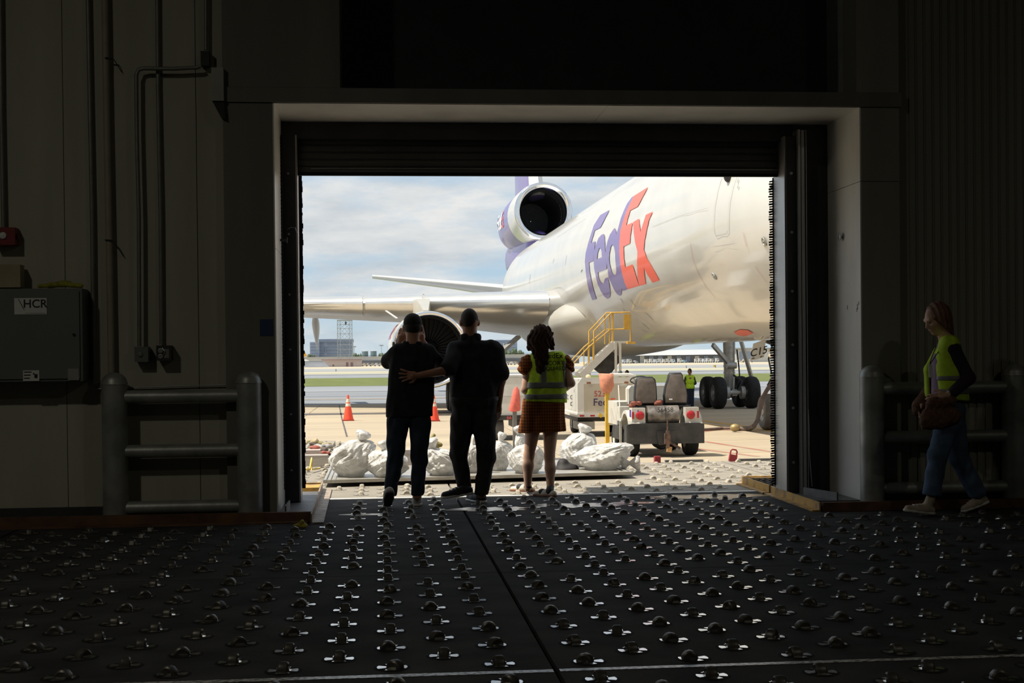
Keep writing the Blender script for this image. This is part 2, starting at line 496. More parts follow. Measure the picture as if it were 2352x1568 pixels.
def caster_angle(x, y, kind):
    base = 0.08 * math.sin(x * 3 + y) + rng.normal(0, 0.08)
    if kind == 0: return base
    if kind == 1: return math.pi / 2 + rng.normal(0, 0.35)
    if kind == 2: return -math.pi / 2 + rng.normal(0, 0.35)
    return rng.uniform(0, 6.28)
pm = caster_plate_mb(); pm = pm.build('swivel_caster', [m_rubber, m_steel], None, smooth=0, local=True).data
wmo = caster_wheel_mb().build('caster_wheel', [m_wheel, m_steel], None, smooth=40, local=True).data
for o in list(col.objects):
    if o.name in ('swivel_caster', 'caster_wheel'): bpy.data.objects.remove(o)
rest = MB(); rest_o = MB()
for k, (_, z, x, y, kd) in enumerate(spots):
    an = caster_angle(x, y, kd)
    if k < 290:
        o = bpy.data.objects.new('swivel_caster', pm); col.objects.link(o); o.parent = floor; o.location = (x, y, 0); o.rotation_euler = (0, 0, rng.normal(0, 0.05))
        w = bpy.data.objects.new('caster_wheel', wmo); col.objects.link(w); w.parent = o; w.rotation_euler = (0, 0, an)
    else:
        T = Matrix.Translation((x, y, 0)) @ Matrix.Rotation(an, 4, 'Z')
        tgt = rest if y < 13.6 else rest_o
        p_ = caster_plate_mb(12); w_ = caster_wheel_mb(8)
        tgt.M = Matrix.Translation((x, y, 0)); tgt.add(p_.v, p_.f, 0); tgt.m[-len(p_.f):] = p_.m
        tgt.M = T; tgt.add(w_.v, w_.f, 2); tgt.m[-len(w_.f):] = [2 if q == 0 else 1 for q in w_.m]
rest.M = rest_o.M = None
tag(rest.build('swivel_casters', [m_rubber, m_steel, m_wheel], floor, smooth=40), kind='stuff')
m_wheel_o = mat('sunlit-toned caster wheel', (0.50, 0.45, 0.37), 0.6, 0.1, var=0.3, vscale=18)  # outdoor casters: the sunlit look is put into their colours
m_steel_o = mat('sunlit-toned caster plate', (0.52, 0.48, 0.41), 0.5, 0.3, var=0.2, vscale=20)
m_ring_o = mat('sunlit-toned caster ring', (0.13, 0.12, 0.10), 0.8, var=0.2)
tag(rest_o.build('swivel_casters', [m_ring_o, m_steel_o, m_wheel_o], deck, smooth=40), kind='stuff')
# painted line, threshold strip, wet film
def flat_poly(name, pts, z, M, parent):
    b = MB(); b.prism([Vector((p[0], p[1], z)) for p in pts], (0, 0, -0.0015)); return b.build(name, M, parent)
m_deck_o = mat('paler outdoor deck plate', (0.35, 0.315, 0.265), 0.75, 0.0, vscale=2.6, color2=(0.275, 0.25, 0.21), ramp=(0.36, 0.72), bump=0.12, bscale=60, spec=0.2, detail=9)  # outdoor panels swap to a paler plate colour than indoors
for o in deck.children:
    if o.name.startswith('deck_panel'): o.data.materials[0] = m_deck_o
flat_poly('floor_tape', [(-10, 5.86), (0.727, 5.855), (0.727, 5.905), (-10, 5.91)], 0.0022, m_tape, floor)
flat_poly('floor_tape', [(0.755, 5.865), (11, 5.90), (11, 5.945), (0.755, 5.91)], 0.0022, m_tape, floor)
MB().bb(-0.55, 3.82, 13.56, 13.66, -0.02, 0.006).build('threshold_strip', mat('white painted threshold', (0.72, 0.70, 0.65), 0.5, var=0.15, vscale=14), floor)
def puddle(cx, cy, rx, ry, seed):
    r = random.Random(seed); n = 22
    return [(cx + rx * math.cos(2 * math.pi * k / n) * r.uniform(0.55, 1.1), cy + ry * math.sin(2 * math.pi * k / n) * r.uniform(0.5, 1.1)) for k in range(n)]
for cx, cy, rx, ry, sd_ in ((0.98, 12.42, 0.42, 0.24, 1), (1.78, 12.62, 0.5, 0.22, 2), (3.25, 13.2, 0.75, 0.24, 3), (2.35, 12.72, 0.28, 0.12, 4), (-0.15, 12.2, 0.22, 0.08, 5)):
    flat_poly('wet_patch', puddle(cx, cy, rx, ry, sd_), 0.0018, m_wet, floor)

# ------------------------------------------------------------------ room shell
wl = struct(empty('wall_left', (-6, 12.1, 0)))
xs = [-11.0, -10.3, -9.2, -8.1, -7.0, -5.9, -4.8, -3.72, -2.62, -1.52, -1.285]
for a, b in zip(xs[:-1], xs[1:]):
    MB().bb(a + 0.003, b - 0.003, 12.05, 12.2, 0.0, 8.0).build('wall_panel', m_wall, wl)
MB().bb(-11, -1.285, 12.04, 12.05, 0.0, 0.13).build('base_strip', m_dark, wl)
wr = struct(empty('wall_right', (8, 12.1, 0)))
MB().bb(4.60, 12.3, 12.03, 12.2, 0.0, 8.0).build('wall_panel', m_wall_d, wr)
for k in range(62):
    x = 4.72 + 0.0765 * k
    MB().bb(x, x + 0.048, 12.015, 12.03, 0.0, 8.0).build('rib', m_wall_d, wr)
sur = struct(empty('trim_1', (1.7, 12.1, 0)))
zs = [0.0, 2.02, 3.53]
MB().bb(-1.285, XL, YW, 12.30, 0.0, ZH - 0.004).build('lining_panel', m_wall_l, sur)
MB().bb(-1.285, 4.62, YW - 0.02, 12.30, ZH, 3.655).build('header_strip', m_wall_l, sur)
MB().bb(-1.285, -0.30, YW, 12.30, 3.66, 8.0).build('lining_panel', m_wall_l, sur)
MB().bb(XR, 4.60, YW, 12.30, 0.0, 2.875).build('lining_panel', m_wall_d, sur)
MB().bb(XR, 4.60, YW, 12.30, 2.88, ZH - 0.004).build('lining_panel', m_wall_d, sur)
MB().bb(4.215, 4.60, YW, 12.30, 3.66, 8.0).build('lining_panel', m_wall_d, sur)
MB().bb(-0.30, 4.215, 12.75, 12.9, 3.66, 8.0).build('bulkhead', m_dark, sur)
# white lining of the recess
MB().bb(XL, XL + 0.012, YW + 0.002, YD, 0.03, 2.30).build('reveal_panel', m_reveal, sur)
MB().bb(XL, XL + 0.012, YW + 0.002, YD, 2.305, ZH - 0.005).build('reveal_panel', m_reveal, sur)
MB().bb(XR - 0.012, XR, YW + 0.002, YD, 0.03, 2.875).build('reveal_panel', m_reveal, sur)
MB().bb(XR - 0.012, XR, YW + 0.002, YD, 2.88, ZH - 0.005).build('reveal_panel', m_reveal, sur)
for a, b in ((XL, 2.0), (2.005, XR)):
    MB().bb(a, b, YW + 0.002, YD, ZH - 0.005, ZH + 0.04).build('soffit_panel', m_reveal, sur)
b = MB(); b.cyl((XR, 12.42, 2.43), (XR - 0.035, 12.42, 2.43), 0.012, n=10); b.lathe([(0.012, 0), (0.034, 0.006), (0.036, 0.016), (0.02, 0.022)], (XR - 0.03, 12.42, 2.43), (-1, 0, 0), 16)
b.build('door_stop', m_guide, sur, smooth=40)
b = MB(); b.box((XL + 0.035, 12.55, 2.42), (0.07, 0.02, 0.02)); b.box((XL + 0.07, 12.55, 2.42), (0.012, 0.03, 0.05))
b.build('door_stop', m_dark, sur)
for z0, z1, y, w in ((1.75, 1.80, 12.03, 0.012), (1.73, 1.765, 12.05, 0.01), (1.79, 1.82, 12.0, 0.012), (1.76, 1.80, 12.30, 0.008)):
    MB().bb(XR - 0.0135, XR - 0.012, y, y + w, z0, z1).build('scuff_mark', m_black, sur)
# comb of slanted tabs up the inner side of the opening
b = MB()
for k in range(92):
    z = 0.22 + k * 0.0345
    b.box((XL + 0.012, 12.72, z), (0.022, 0.10, 0.016), 0, Matrix.Rotation(0.5, 3, 'X'))
tag(b.build('comb_seal', m_rubber, sur), kind='stuff')

ce = struct(MB().bb(-11.2, 12.5, -15.2, 13.1, 8.0, 8.15).build('ceiling', m_ceil))
struct(MB().bb(-11.15, -11, -15, 12.2, 0, 8.0).build('wall_side_west', m_wall))
struct(MB().bb(12.3, 12.45, -15, 12.2, 0, 8.0).build('wall_side_east', m_wall_d))
struct(MB().bb(-11, 12.3, -15.15, -15, 0, 8.0).build('wall_back', m_wall_d))
# outer face of the building with an unseen canopy slab added to shade the dock
wo = struct(empty('wall_outer', (1.7, 13.05, 0)))
XD0, XD1, ZD = -0.72, 3.98, 3.40
m_out = mat('outer cladding', (0.55, 0.53, 0.48), 0.7, var=0.1)
MB().bb(-40, XD0, 12.9, 13.12, AP, 7.0).build('cladding', m_out, wo)
MB().bb(XD1, 40, 12.9, 13.12, AP, 7.0).build('cladding', m_out, wo)
MB().bb(XD0, XD1, 12.9, 13.12, ZD, 7.0).build('cladding', m_out, wo)
MB().bb(-0.78, 9.0, 13.12, 14.10, 5.0, 5.12).build('shade_canopy', m_out, wo)

# ------------------------------------------------------------------ roll-up door
dr = struct(empty('door_1', (1.6, 12.9, 0)))
MB().bb(XL, XR, YD, YD + 0.08, 3.37, ZH).build('frame_header', m_dark, dr)
MB().bb(XL, -0.735, YD - 0.02, 13.0, 0.06, 3.40).build('guide', m_dark, dr)
MB().bb(-0.735, -0.72, YD - 0.02, 13.1, 0.06, 3.40).build('guide_lip', m_guide, dr)
MB().bb(3.795, 3.90, 12.74, 13.1, 0.03, 3.40).build('guide', m_guide, dr)
MB().bb(3.808, 3.90, 12.72, 12.745, 0.03, 3.40).build('guide_cover', m_dark, dr)
MB().bb(3.905, 3.925, 12.66, 12.85, 0.03, 3.45).build('track', m_guide, dr)
MB().bb(3.945, 3.975, 12.70, 12.85, 0.03, 3.45).build('track', m_guide, dr)
MB().bb(3.985, 3.992, 12.69, 12.85, 0.03, 3.45).build('track', m_guide, dr)
MB().bb(3.90, XR, 12.84, 12.95, 0.03, ZH).build('frame_panel', m_dark, dr)
for z in (0.35, 0.86, 1.45, 1.95, 2.5, 3.05):
    b = MB(); b.cyl((3.853, 12.722, z), (3.853, 12.708, z), 0.014, n=8); b.cyl((3.853, 12.71, z), (3.853, 12.703, z), 0.007, n=6); b.build('bolt', m_guide, dr)
    b = MB(); b.cyl((-0.80, 12.832, z), (-0.80, 12.82, z), 0.010, n=8); b.build('bolt', m_guide, dr)
for k in range(4):
    z1 = 3.40 - k * 0.0685
    b = MB(); y0 = 12.96
    pr = [(0, 0), (-0.012, 0.012), (-0.014, 0.034), (-0.012, 0.056), (0, 0.0675)]
    poly = [Vector((-0.74, y0 + p[0], z1 - 0.0685 + p[1])) for p in pr] + [Vector((-0.74, y0 + 0.02, z1)), Vector((-0.74, y0 + 0.02, z1 - 0.0685))]
    b.prism(poly, (4.54, 0, 0)); b.build('slat', m_slat, dr)
b = MB(); b.bb(-0.72, 3.80, 12.945, 13.0, 3.08, 3.126); b.build('bottom_bar', m_slat, dr)
MB().bb(-0.60, 3.80, 12.935, 12.945, 3.108, 3.115).build('bottom_bar_edge', m_guide, dr)
MB().bb(-0.72, 3.80, 12.95, 12.99, 3.05, 3.08).build('bottom_seal', m_rubber, dr)
def brush(x0, sgn, seed):
    b = MB(); r = random.Random(seed)
    b.bb(x0, x0 - sgn * 0.016, 13.1, 13.13, 0.10, 3.06)
    for k in range(121):
        z = 0.12 + k * 0.0242
        ln = r.uniform(0.03, 0.042); th_ = r.uniform(0.010, 0.020)
        b.box((x0 + sgn * ln / 2, 13.115, z), (ln, 0.012, th_), 0, Matrix.Rotation(r.uniform(-0.25, 0.05), 3, 'Y'))
    return b
tag(brush(3.79, -1, 3).build('brush_seal', m_rubber, dr), kind='stuff')
b = MB(); r_ = random.Random(9)
zz = 0.16
while zz < 3.06:
    hgt = r_.uniform(0.02, 0.06); b.bb(-0.72, -0.69 + r_.uniform(-0.004, 0.006), 13.09, 13.12, zz, zz + hgt); zz += hgt
tag(b.build('brush_seal', m_rubber, dr), kind='stuff')

# ------------------------------------------------------------------ curbs, angles and ledges beside the door
def angle_iron(b, a, c, side, h, wdt, t=0.012, mi=0):
    """L section from a to c: upright leg and a flange on 'side'"""
    a, c = Vector(a), Vector(c); d = (c - a).normalized(); n = Vector((-d.y, d.x, 0)) * side
    b.bar(a + Vector((0, 0, h / 2)), c + Vector((0, 0, h / 2)), t, h, mi)
    b.bar(a + n * (wdt / 2) + Vector((0, 0, 0.008)), c + n * (wdt / 2) + Vector((0, 0, 0.008)), wdt, 0.012, mi)
def trim(k, mbd, M, smooth=0): return struct(mbd.build('trim_%d' % k, M, None, smooth))
b = MB(); b.bb(-11, -0.575, 11.70, 11.76, 0.0, 0.085); b.bb(-11, -0.6, 11.60, 11.70, 0.0, 0.014); trim(2, b, m_rust)
b = MB(); b.bb(3.80, 12.3, 11.68, 11.74, 0.0, 0.078); trim(3, b, m_rust)
b = MB(); angle_iron(b, (-0.565, 11.55, 0), (-0.60, 14.62, 0), -1, 0.085, 0.10); trim(4, b, mat('worn cream angle', (0.50, 0.42, 0.33), 0.6, 0.2, vscale=8, color2=(0.24, 0.18, 0.15), bump=0.2))
b = MB(); angle_iron(b, (3.775, 11.69, 0), (3.80, 13.28, 0), 1, 0.08, 0.07); trim(5, b, m_yel)
b = MB(); angle_iron(b, (3.80, 13.34, 0), (3.81, 14.42, 0), 1, 0.085, 0.07); trim(6, b, m_yel)
b = MB(); b.bb(3.81, 5.2, 14.38, 14.42, 0.0, 0.085); b.bb(3.81, 5.2, 14.26, 14.38, 0.06, 0.075); trim(7, b, m_yel)
b = MB(); b.bb(-1.6, -0.60, 14.55, 14.62, 0.0, 0.085); b.bb(-1.6, -0.60, 13.98, 14.02, 0.0, 0.085); b.bb(-0.83, -0.80, 14.02, 14.55, 0.06, 0.085); trim(8, b, m_yel)
MB().bb(-0.79, -0.61, 14.03, 14.54, 0.05, 0.072).build('step_plate', m_yel, bpy.data.objects['trim_8'])
# ledge plates
b = MB(); b.bb(XL - 0.0, -0.58, 11.77, 13.9, 0.0, 0.055); trim(9, b, m_plate)
b = MB(); b.bar((-0.79, 11.80, 0.09), (-0.79, 12.30, 0.09), 0.014, 0.075); b.build('kick_angle', m_plate, bpy.data.objects['trim_9'])
b = MB(); b.bb(3.80, XR, 11.99, 12.84, 0.0, 0.062); trim(10, b, m_plate)
b = MB(); b.bar((4.03, 11.99, 0.095), (3.90, 12.55, 0.095), 0.014, 0.075); b.build('kick_angle', m_plate, bpy.data.objects['trim_10'])
MB().bb(3.80, 4.24, 11.75, 11.99, 0.0, 0.035).build('ledge_step', m_dark, bpy.data.objects['trim_10'])
g = struct(empty('trim_11', (4.4, 13.9, 0)))
MB().bb(3.82, 5.2, 13.30, 13.34, 0, 0.075).build('frame_bar', m_grate, g)
for k in range(22):
    MB().bb(3.83 + k * 0.062, 3.838 + k * 0.062, 13.34, 14.27, 0.045, 0.072).build('grating_bar', m_grate, g)
for k in range(3):
    MB().bb(3.82, 5.2, 13.55 + k * 0.25, 13.562 + k * 0.25, 0.05, 0.073).build('cross_bar', m_grate, g)
MB().bb(3.82, 5.2, 13.3, 14.38, 0.0, 0.012).build('sump', m_under, g)

# ------------------------------------------------------------------ guard rails with domed posts
def guard_rail(label, posts, zt, zrails, x_end=None, back=None):
    (x0, y0), (x1, y1) = posts
    t = thing('guard_rail', label, 'guard rail', ((x0 + x1) / 2, y0, 0), 'steel guard rails beside the door')
    for (x, y) in posts:
        R = 0.105
        p = MB().cyl((x, y, 0), (x, y, zt - 0.09), R, n=28).build('post', m_galv, t, smooth=40)
        b = MB(); prof = [(R + 0.004, -0.012), (R + 0.004, 0.0)] + [(R * math.cos(a) + 0.001, 0.09 * math.sin(a)) for a in np.linspace(0.05, 1.5, 8)]
        b.lathe(prof, (x, y, zt - 0.09), (0, 0, 1), 28); b.build('dome_cap', m_galv, p, smooth=60)
    for z in zrails:
        MB().cyl((x0, y0, z), (x1, y1, z), 0.057, n=18).build('rail', m_galv, t, smooth=40)
    return t
pl = lambda x, y=880, Y=11.86: atY(x, y, Y).x
guard_rail('dark steel guard rail with two domed posts under the conduits', [(pl(262), 11.87), (pl(571), 11.87)], 1.262, (1.055, 0.60, 0.13))
guard_rail('steel guard rail with domed post behind the woman in a purple top', [(pl(2003), 11.87), (pl(2330), 11.87)], 1.255, (1.05, 0.62, 0.17))

# ------------------------------------------------------------------ fittings on the wall
W = lambda x, y, Y=12.0: atY(x, y, Y)
def px_box(b, x0, x1, y0, y1, Y0, Y1, mi=0):
    p, q = W(x0, y1, Y0), W(x1, y0, Y0); b.bb(p.x, q.x, Y0, Y1, p.z, q.z, mi)
cb = thing('control_cabinet', 'large grey wall cabinet with a white sticker lettered HCR', 'cabinet', tuple(W(60, 878, 11.85)))
b = MB(); px_box(b, -120, 188, 662, 878, 11.78, 12.038); b.build('body', m_cab, cb)
b = MB(); px_box(b, -112, 181, 668, 872, 11.765, 11.78); dd = b.build('door', m_cab, cb)
b = MB(); px_box(b, 33, 107, 684, 722, 11.761, 11.765); st = b.build('sticker', m_label, cb)
b = MB(); p = W(82, 706, 11.76); b.text('HCR', p, (1, 0, 0), (0, 0, 1), 0.095, 0.001, weight=0.012)
for dx in range(5):
    p0 = W(42 + dx * 2.2, 686 + dx * 4, 11.7605); b.bar(p0, p0 + Vector((0.016, 0, -0.034)), 0.004, 0.002, up=(0, 1, 0))
p0, p1 = W(58, 719, 11.7605), W(104, 719, 11.7605); b.bar(p0, p1, 0.002, 0.002); b.build('print', m_black, st)
b = MB(); px_box(b, 53, 90, 850, 875, 11.761, 11.765); st = b.build('sticker', m_label, cb)
b = MB()
for k, (xa, xb) in enumerate(((55, 72), (55, 70), (55, 68))):
    px_box(b, xa, xb, 853 + 7 * k, 855.5 + 7 * k, 11.7595, 11.761)
px_box(b, 79, 86, 859, 868, 11.7595, 11.761); px_box(b, 76, 79, 856, 860, 11.7595, 11.761); b.build('print', m_black, st)
b = MB(); px_box(b, 156, 181, 846, 873, 11.761, 11.765); b.build('sticker', mat('dim grey label', (0.36, 0.36, 0.34), 0.6), cb)
b = MB(); p = W(170, 768, 11.765); b.cyl(p, p + Vector((0, -0.014, 0)), 0.011, n=10); b.build('latch', m_black, dd)
hs = thing('fire_alarm_horn', 'red fire alarm horn on the wall above the cabinet', 'alarm', tuple(W(12, 565, 12.0)))
b = MB(); px_box(b, -16, 34, 522, 562, 11.90, 12.038); b.build('housing', m_red, hs)
b = MB(); p = W(7, 541, 11.9); b.lathe([(0.03, 0), (0.028, 0.012), (0.012, 0.02)], p, (0, -1, 0), 14); b.build('strobe_lens', m_label, hs, smooth=50)
b = MB(); px_box(b, 34, 40, 537, 549, 11.94, 11.99); b.build('side_lug', m_red, hs)
b = MB(); px_box(b, -22, 46, 607, 660, 11.86, 12.0); tag(b.build('junction_box', mat('cream plastic box', (0.42, 0.35, 0.22), 0.55)), 'cream box standing on top of the grey cabinet', 'box')
b = MB(); V_, Q_ = sdf_mesh([cap_(W(90, 657, 11.9), W(120, 655, 11.9), 0.016), cap_(W(115, 655, 11.9), W(150, 652, 11.92), 0.022), cap_(W(140, 653, 11.9), W(186, 656, 11.9), 0.02), ell_(W(150, 650, 11.93), (0.06, 0.05, 0.02))], 0.006, 0.02)
b.add(V_.tolist(), Q_.tolist()); tag(b.build('rag', mat('yellow cloth', (0.36, 0.34, 0.03), 0.8, var=0.4, vscale=18), None, smooth=180), 'crumpled yellow rag lying on the grey cabinet', 'rag')
def conduit(label, pts, r, M=m_conduit, name='conduit', Y=12.0):
    b = MB(); b.tube([W(x, y, Y) for x, y in pts], r, 10)
    return tag(b.build(name, M, None, smooth=50), label, 'conduit', 'conduits on the wall')
conduit('dark conduit running down into the red fire alarm horn', [(0, -60), (3, 250), (8, 522)], 0.018)
conduit('dark steel conduit beside the cream pipe behind the cabinet', [(201, -60), (206, 200), (212, 500), (216, 880)], 0.020, Y=12.01)
pw = conduit('cream painted pipe with a tie wire above the guard rail post', [(240, -60), (246, 300), (252, 600), (257, 900), (260, 1160)], 0.030, m_pipew, 'wall_pipe', 11.99)
for (y, tx, ty) in ((133, 280, 166), (551, 285, 590)):
    b = MB(); b.tube([W(247, y, 11.955), W(262, y + 4, 11.96), W(tx, ty, 12.03)], 0.004, 5); b.cyl(W(241, y, 11.955), W(259, y + 1, 11.955), 0.007, n=6); b.build('tie_wire', m_dark, pw)
cq = conduit('conduit that bends across the wall and drops to a switch box', [(320, 795), (319, 500), (314, 300), (313, 172), (318, 160), (330, 157), (400, 158), (454, 155), (460, 152)], 0.017, Y=11.95)
conduit('short conduit rising from the dark junction box', [(473, 115), (473, -60)], 0.016, Y=11.99)
conduit('straight conduit dropping to the round-faced outlet box', [(361, -60), (363, 200), (369, 500), (371, 791)], 0.018, Y=12.012)
sb = thing('switch_box', 'plain grey switch box ending the bent conduit', 'switch', tuple(W(325, 826, 12.0)))
b = MB(); px_box(b, 309, 340, 796, 831, 11.92, 12.038); b.build('housing', m_cab, sb)
b = MB(); p = W(322, 814, 11.92); b.lathe([(0.022, 0), (0.020, 0.01), (0.012, 0.014)], p, (0, -1, 0), 12); b.build('button', m_conduit, sb)
sb = thing('outlet_box', 'dark outlet box with round sockets under the straight conduit', 'outlet', tuple(W(375, 828, 12.0)))
b = MB(); px_box(b, 359, 392, 793, 828, 11.90, 12.038); b.build('housing', m_dark, sb)
for y in (805, 818):
    b = MB(); p = W(369, y, 11.9); b.lathe([(0.020, 0), (0.021, 0.008), (0.012, 0.009), (0.012, 0.003)], p, (0, -1, 0), 12); b.build('socket', m_guide, sb)
b = MB(); b.tube([W(373, 799, 11.89), W(378, 806, 11.88), W(375, 815, 11.89)], 0.004, 6); b.build('latch', m_guide, sb)
b = MB(); px_box(b, 377, 388, 801, 822, 11.897, 11.9); b.build('faceplate', m_conduit, sb)
b = MB(); px_box(b, 461, 480, 117, 150, 11.94, 12.038); tag(b.build('junction_box', m_dark), 'dark junction box where the bent conduit turns upward', 'box')
sb = thing('motion_sensor', 'pale box with a black hood at the corner of the door lining', 'sensor', tuple(W(500, 270, 11.95)))
b = MB(); px_box(b, 486, 513, 155, 231, 11.88, 12.038); b.build('housing', mat('pale housing', (0.42, 0.42, 0.36), 0.6), sb)
b = MB(); pts = [W(488, 232, 11.9), W(514, 232, 11.9), W(518, 274, 11.9), W(508, 270, 11.9), W(496, 248, 11.9)]; b.prism(pts, (0, 0.1, 0)); b.build('hood', m_black, sb)
conduit('thin steel strip along the wall at guard rail height', [(214, 893), (430, 886), (520, 884), (548, 872)], 0.006, m_guide, 'wall_cable', 12.02)
b = MB(); p = W(612, 752, 11.945); b.bb(p.x - 0.055, p.x + 0.055, 11.945, 11.95, p.z - 0.07, p.z + 0.07); tag(b.build('notice', mat('dim blue notice', (0.03, 0.06, 0.16), 0.6)), 'small dark blue notice on the lining beside the opening', 'notice')
b = MB(); b.tube([W(660, 527, 12.80), W(668, 522, 12.79), W(678, 523, 12.79), W(682, 535, 12.79)], 0.003, 5); tag(b.build('loose_wire', m_guide, None, smooth=60), 'thin loose wire loop on the door guide', 'wire')
b = MB(); b.tube([W(1856, 940, 12.8), W(1858, 985, 12.79), W(1858, 1030, 12.79), W(1862, 1085, 12.79), W(1865, 1117, 12.8)], 0.006, 6); tag(b.build('pull_cord', m_label, None, smooth=60), 'thin pale pull cord hanging by the door track', 'cord')

# yellow crumpled wrapper on the deck by the curb
b = MB(); c0 = atZ(690, 1213, 0.0)
V_, Q_ = sdf_mesh([cap_(c0 + Vector((-0.045, 0, 0.02)), c0 + Vector((-0.01, 0.01, 0.03)), 0.014), cap_(c0 + Vector((-0.01, 0, 0.025)), c0 + Vector((0.015, 0, 0.055)), 0.016), cap_(c0 + Vector((0.01, 0, 0.05)), c0 + Vector((0.045, 0.01, 0.025)), 0.010), cap_(c0 + Vector((0, 0.0, 0.018)), c0 + Vector((0.04, 0, 0.018)), 0.015)], 0.005, 0.012)
b.add(V_.tolist(), Q_.tolist()); tag(b.build('wrapper', mat('yellow wrapper', (0.52, 0.42, 0.04), 0.5, var=0.4, vscale=30), None, smooth=60), 'crumpled yellow wrapper on the deck beside the curb', 'litter')

# high-bay lamps, unseen: one read off wall shadows, the dimmer one added as fill
for (hx_, hy_, pw_, lab_) in ((-5.0, 4.0, 68.0, 'hanging warehouse lamp over the cabinet side of the hall'), (7.0, 1.0, 34.0, 'dimmer added fill lamp, unseen over the far side of the hall')):
    hb = thing('high_bay_lamp', lab_, 'lamp', (hx_, hy_, 7.0))
    MB().lathe([(0.06, 0.35), (0.10, 0.3), (0.26, 0.0), (0.24, 0.0), (0.08, 0.27)], (hx_, hy_, 7.0), (0, 0, 1), 24).build('reflector', m_guide, hb, smooth=40)
    MB().cyl((hx_, hy_, 7.35), (hx_, hy_, 8.0), 0.012).build('stem', m_conduit, hb)
    MB().cyl((hx_, hy_, 7.06), (hx_, hy_, 7.08), 0.2, n=24).build('lens', mat('lamp lens', (0.9, 0.88, 0.8), 0.4, emis=(1.0, 0.95, 0.78, 1.2)), hb)
    lp = lamp('high_bay_light', 'AREA', (0, 0, -0.03), pw_, (1.0, 0.95, 0.78), shape='DISK', size=0.45)
    lp.parent = hb

# ------------------------------------------------------------------ airfield ground
m_conc = mat('warm apron concrete', (0.462, 0.385, 0.277), 0.85, vscale=0.35, color2=(0.362, 0.308, 0.231), ramp=(0.30, 0.70), spec=0.2, stretch=(0.35, 1.6, 1), detail=9)  # the concrete's own warm colour, mottled by noise
m_joint = mat('dark joint filler', (0.20, 0.15, 0.12), 0.9, var=0.2)
m_asph = mat('grey taxiway asphalt', (0.254, 0.269, 0.293), 0.8, vscale=0.05, color2=(0.193, 0.208, 0.231), spec=0.25, stretch=(0.1, 1, 1), detail=9)
m_asph2 = mat('pale taxiway', (0.308, 0.316, 0.323), 0.8, vscale=0.03, var=0.2, spec=0.25, stretch=(0.1, 1, 1))
m_grass = mat('mown grass', (0.155, 0.180, 0.062), 0.95, vscale=0.5, color2=(0.105, 0.128, 0.048), spec=0.1, bump=0.4, bscale=3, detail=10)
m_sand = mat('pale dry verge', (0.477, 0.424, 0.323), 0.9, vscale=0.08, var=0.3, spec=0.2, stretch=(0.2, 1, 1))
m_yline = mat('yellow apron paint', (0.539, 0.308, 0.046), 0.7, vscale=3, color2=(0.424, 0.254, 0.069))
m_redline = mat('faded red apron paint', (0.354, 0.131, 0.092), 0.8, vscale=1.2, color2=(0.385, 0.277, 0.208), ramp=(0.35, 0.6), stretch=(1, 0.3, 1))
m_tar = mat('tar strip', (0.10, 0.09, 0.085), 0.85, vscale=1.5, var=0.3)

gr = struct(empty('ground', (0, 60, AP)))
MB().bb(-60, 60, 13.13, 88, AP - 0.5, AP - 0.04).build('subgrade', m_joint, gr)
gx = [-60, -38, -24, -16, -9.4, -2.8, 3.8, 10.4, 17.0, 23.6, 36, 60]
gy = [13.13, 20.0, 24.6, 29.2, 33.8, 38.4, 43.0, 47.6, 52.2, 56.8, 61.4, 67.5]
for a, b_ in zip(gx[:-1], gx[1:]):
    for c, d in zip(gy[:-1], gy[1:]):
        MB().bb(a + 0.012, b_ - 0.012, c + 0.02, d - 0.02, AP - 0.3, AP).build('concrete_slab', m_conc, gr)
def strip(y0, y1, M, name, x0=-900, x1=1200, dz=0.0):
    b = MB(); b.bb(x0, x1, y0, y1, AP - 0.4, AP + dz); return b
tw = struct(strip(67.5, 122, m_asph, 'x').build('road_taxiway', m_asph))
g = tag(strip(122, 188, m_grass, 'x', dz=0.02).build('grass', m_grass), 'strip of green mown grass between the taxiways', 'grass', kind='stuff')
struct(strip(188, 258, m_asph, 'x').build('road_taxiway_far', m_asph))
struct(strip(258, 335, m_asph2, 'x').build('ground_verge', mat('dry verge', (0.41, 0.39, 0.28), 0.9, vscale=0.05, var=0.25, stretch=(0.2, 1, 1))))
struct(strip(335, 520, m_asph2, 'x').build('road_runway', m_asph2))
struct(strip(520, 2600, m_sand, 'x', -1800, 2500).build('ground_far', m_sand))
# painted lines
def ground_line(pts, w, M, name, parent, z=0.004):
    b = MB()
    for p, q in zip(pts[:-1], pts[1:]):
        p, q = Vector((*p, AP + z)), Vector((*q, AP + z)); d = (q - p).normalized(); n = Vector((-d.y, d.x, 0)) * w / 2
        b.add([p + n, q + n, q - n, p - n], [(0, 1, 2, 3)])
    return b.build(name, M, parent)
q = lambda x, y: tuple(atZ(x, y, AP))[:2]
ground_line([q(1570, 960), q(1660, 972), q(1745, 985), q(1830, 998)], 0.30, m_yline, 'painted_line', gr)
ground_line([q(1570, 967), q(1660, 979), q(1745, 992)], 0.14, m_yline, 'painted_line', gr)
ground_line([q(1540, 1003), q(1640, 987), q(1700, 988)], 0.25, m_redline, 'painted_line', gr)
ground_line([q(1500, 1018), q(1600, 1030), q(1740, 1048)], 0.16, m_redline, 'painted_line', gr)
ground_line([q(1620, 1014), q(1790, 1040)], 0.14, m_redline, 'painted_line', gr)
ground_line([(-30, 55.6), (9, 55.2)], 1.9, m_tar, 'tar_strip', gr)
ground_line([q(692, 920), q(880, 917), q(1040, 914)], 0.35, m_tar, 'tar_strip', gr)
ground_line([q(779, 930), q(785, 960), q(797, 1003)], 0.05, m_tar, 'crack', gr)
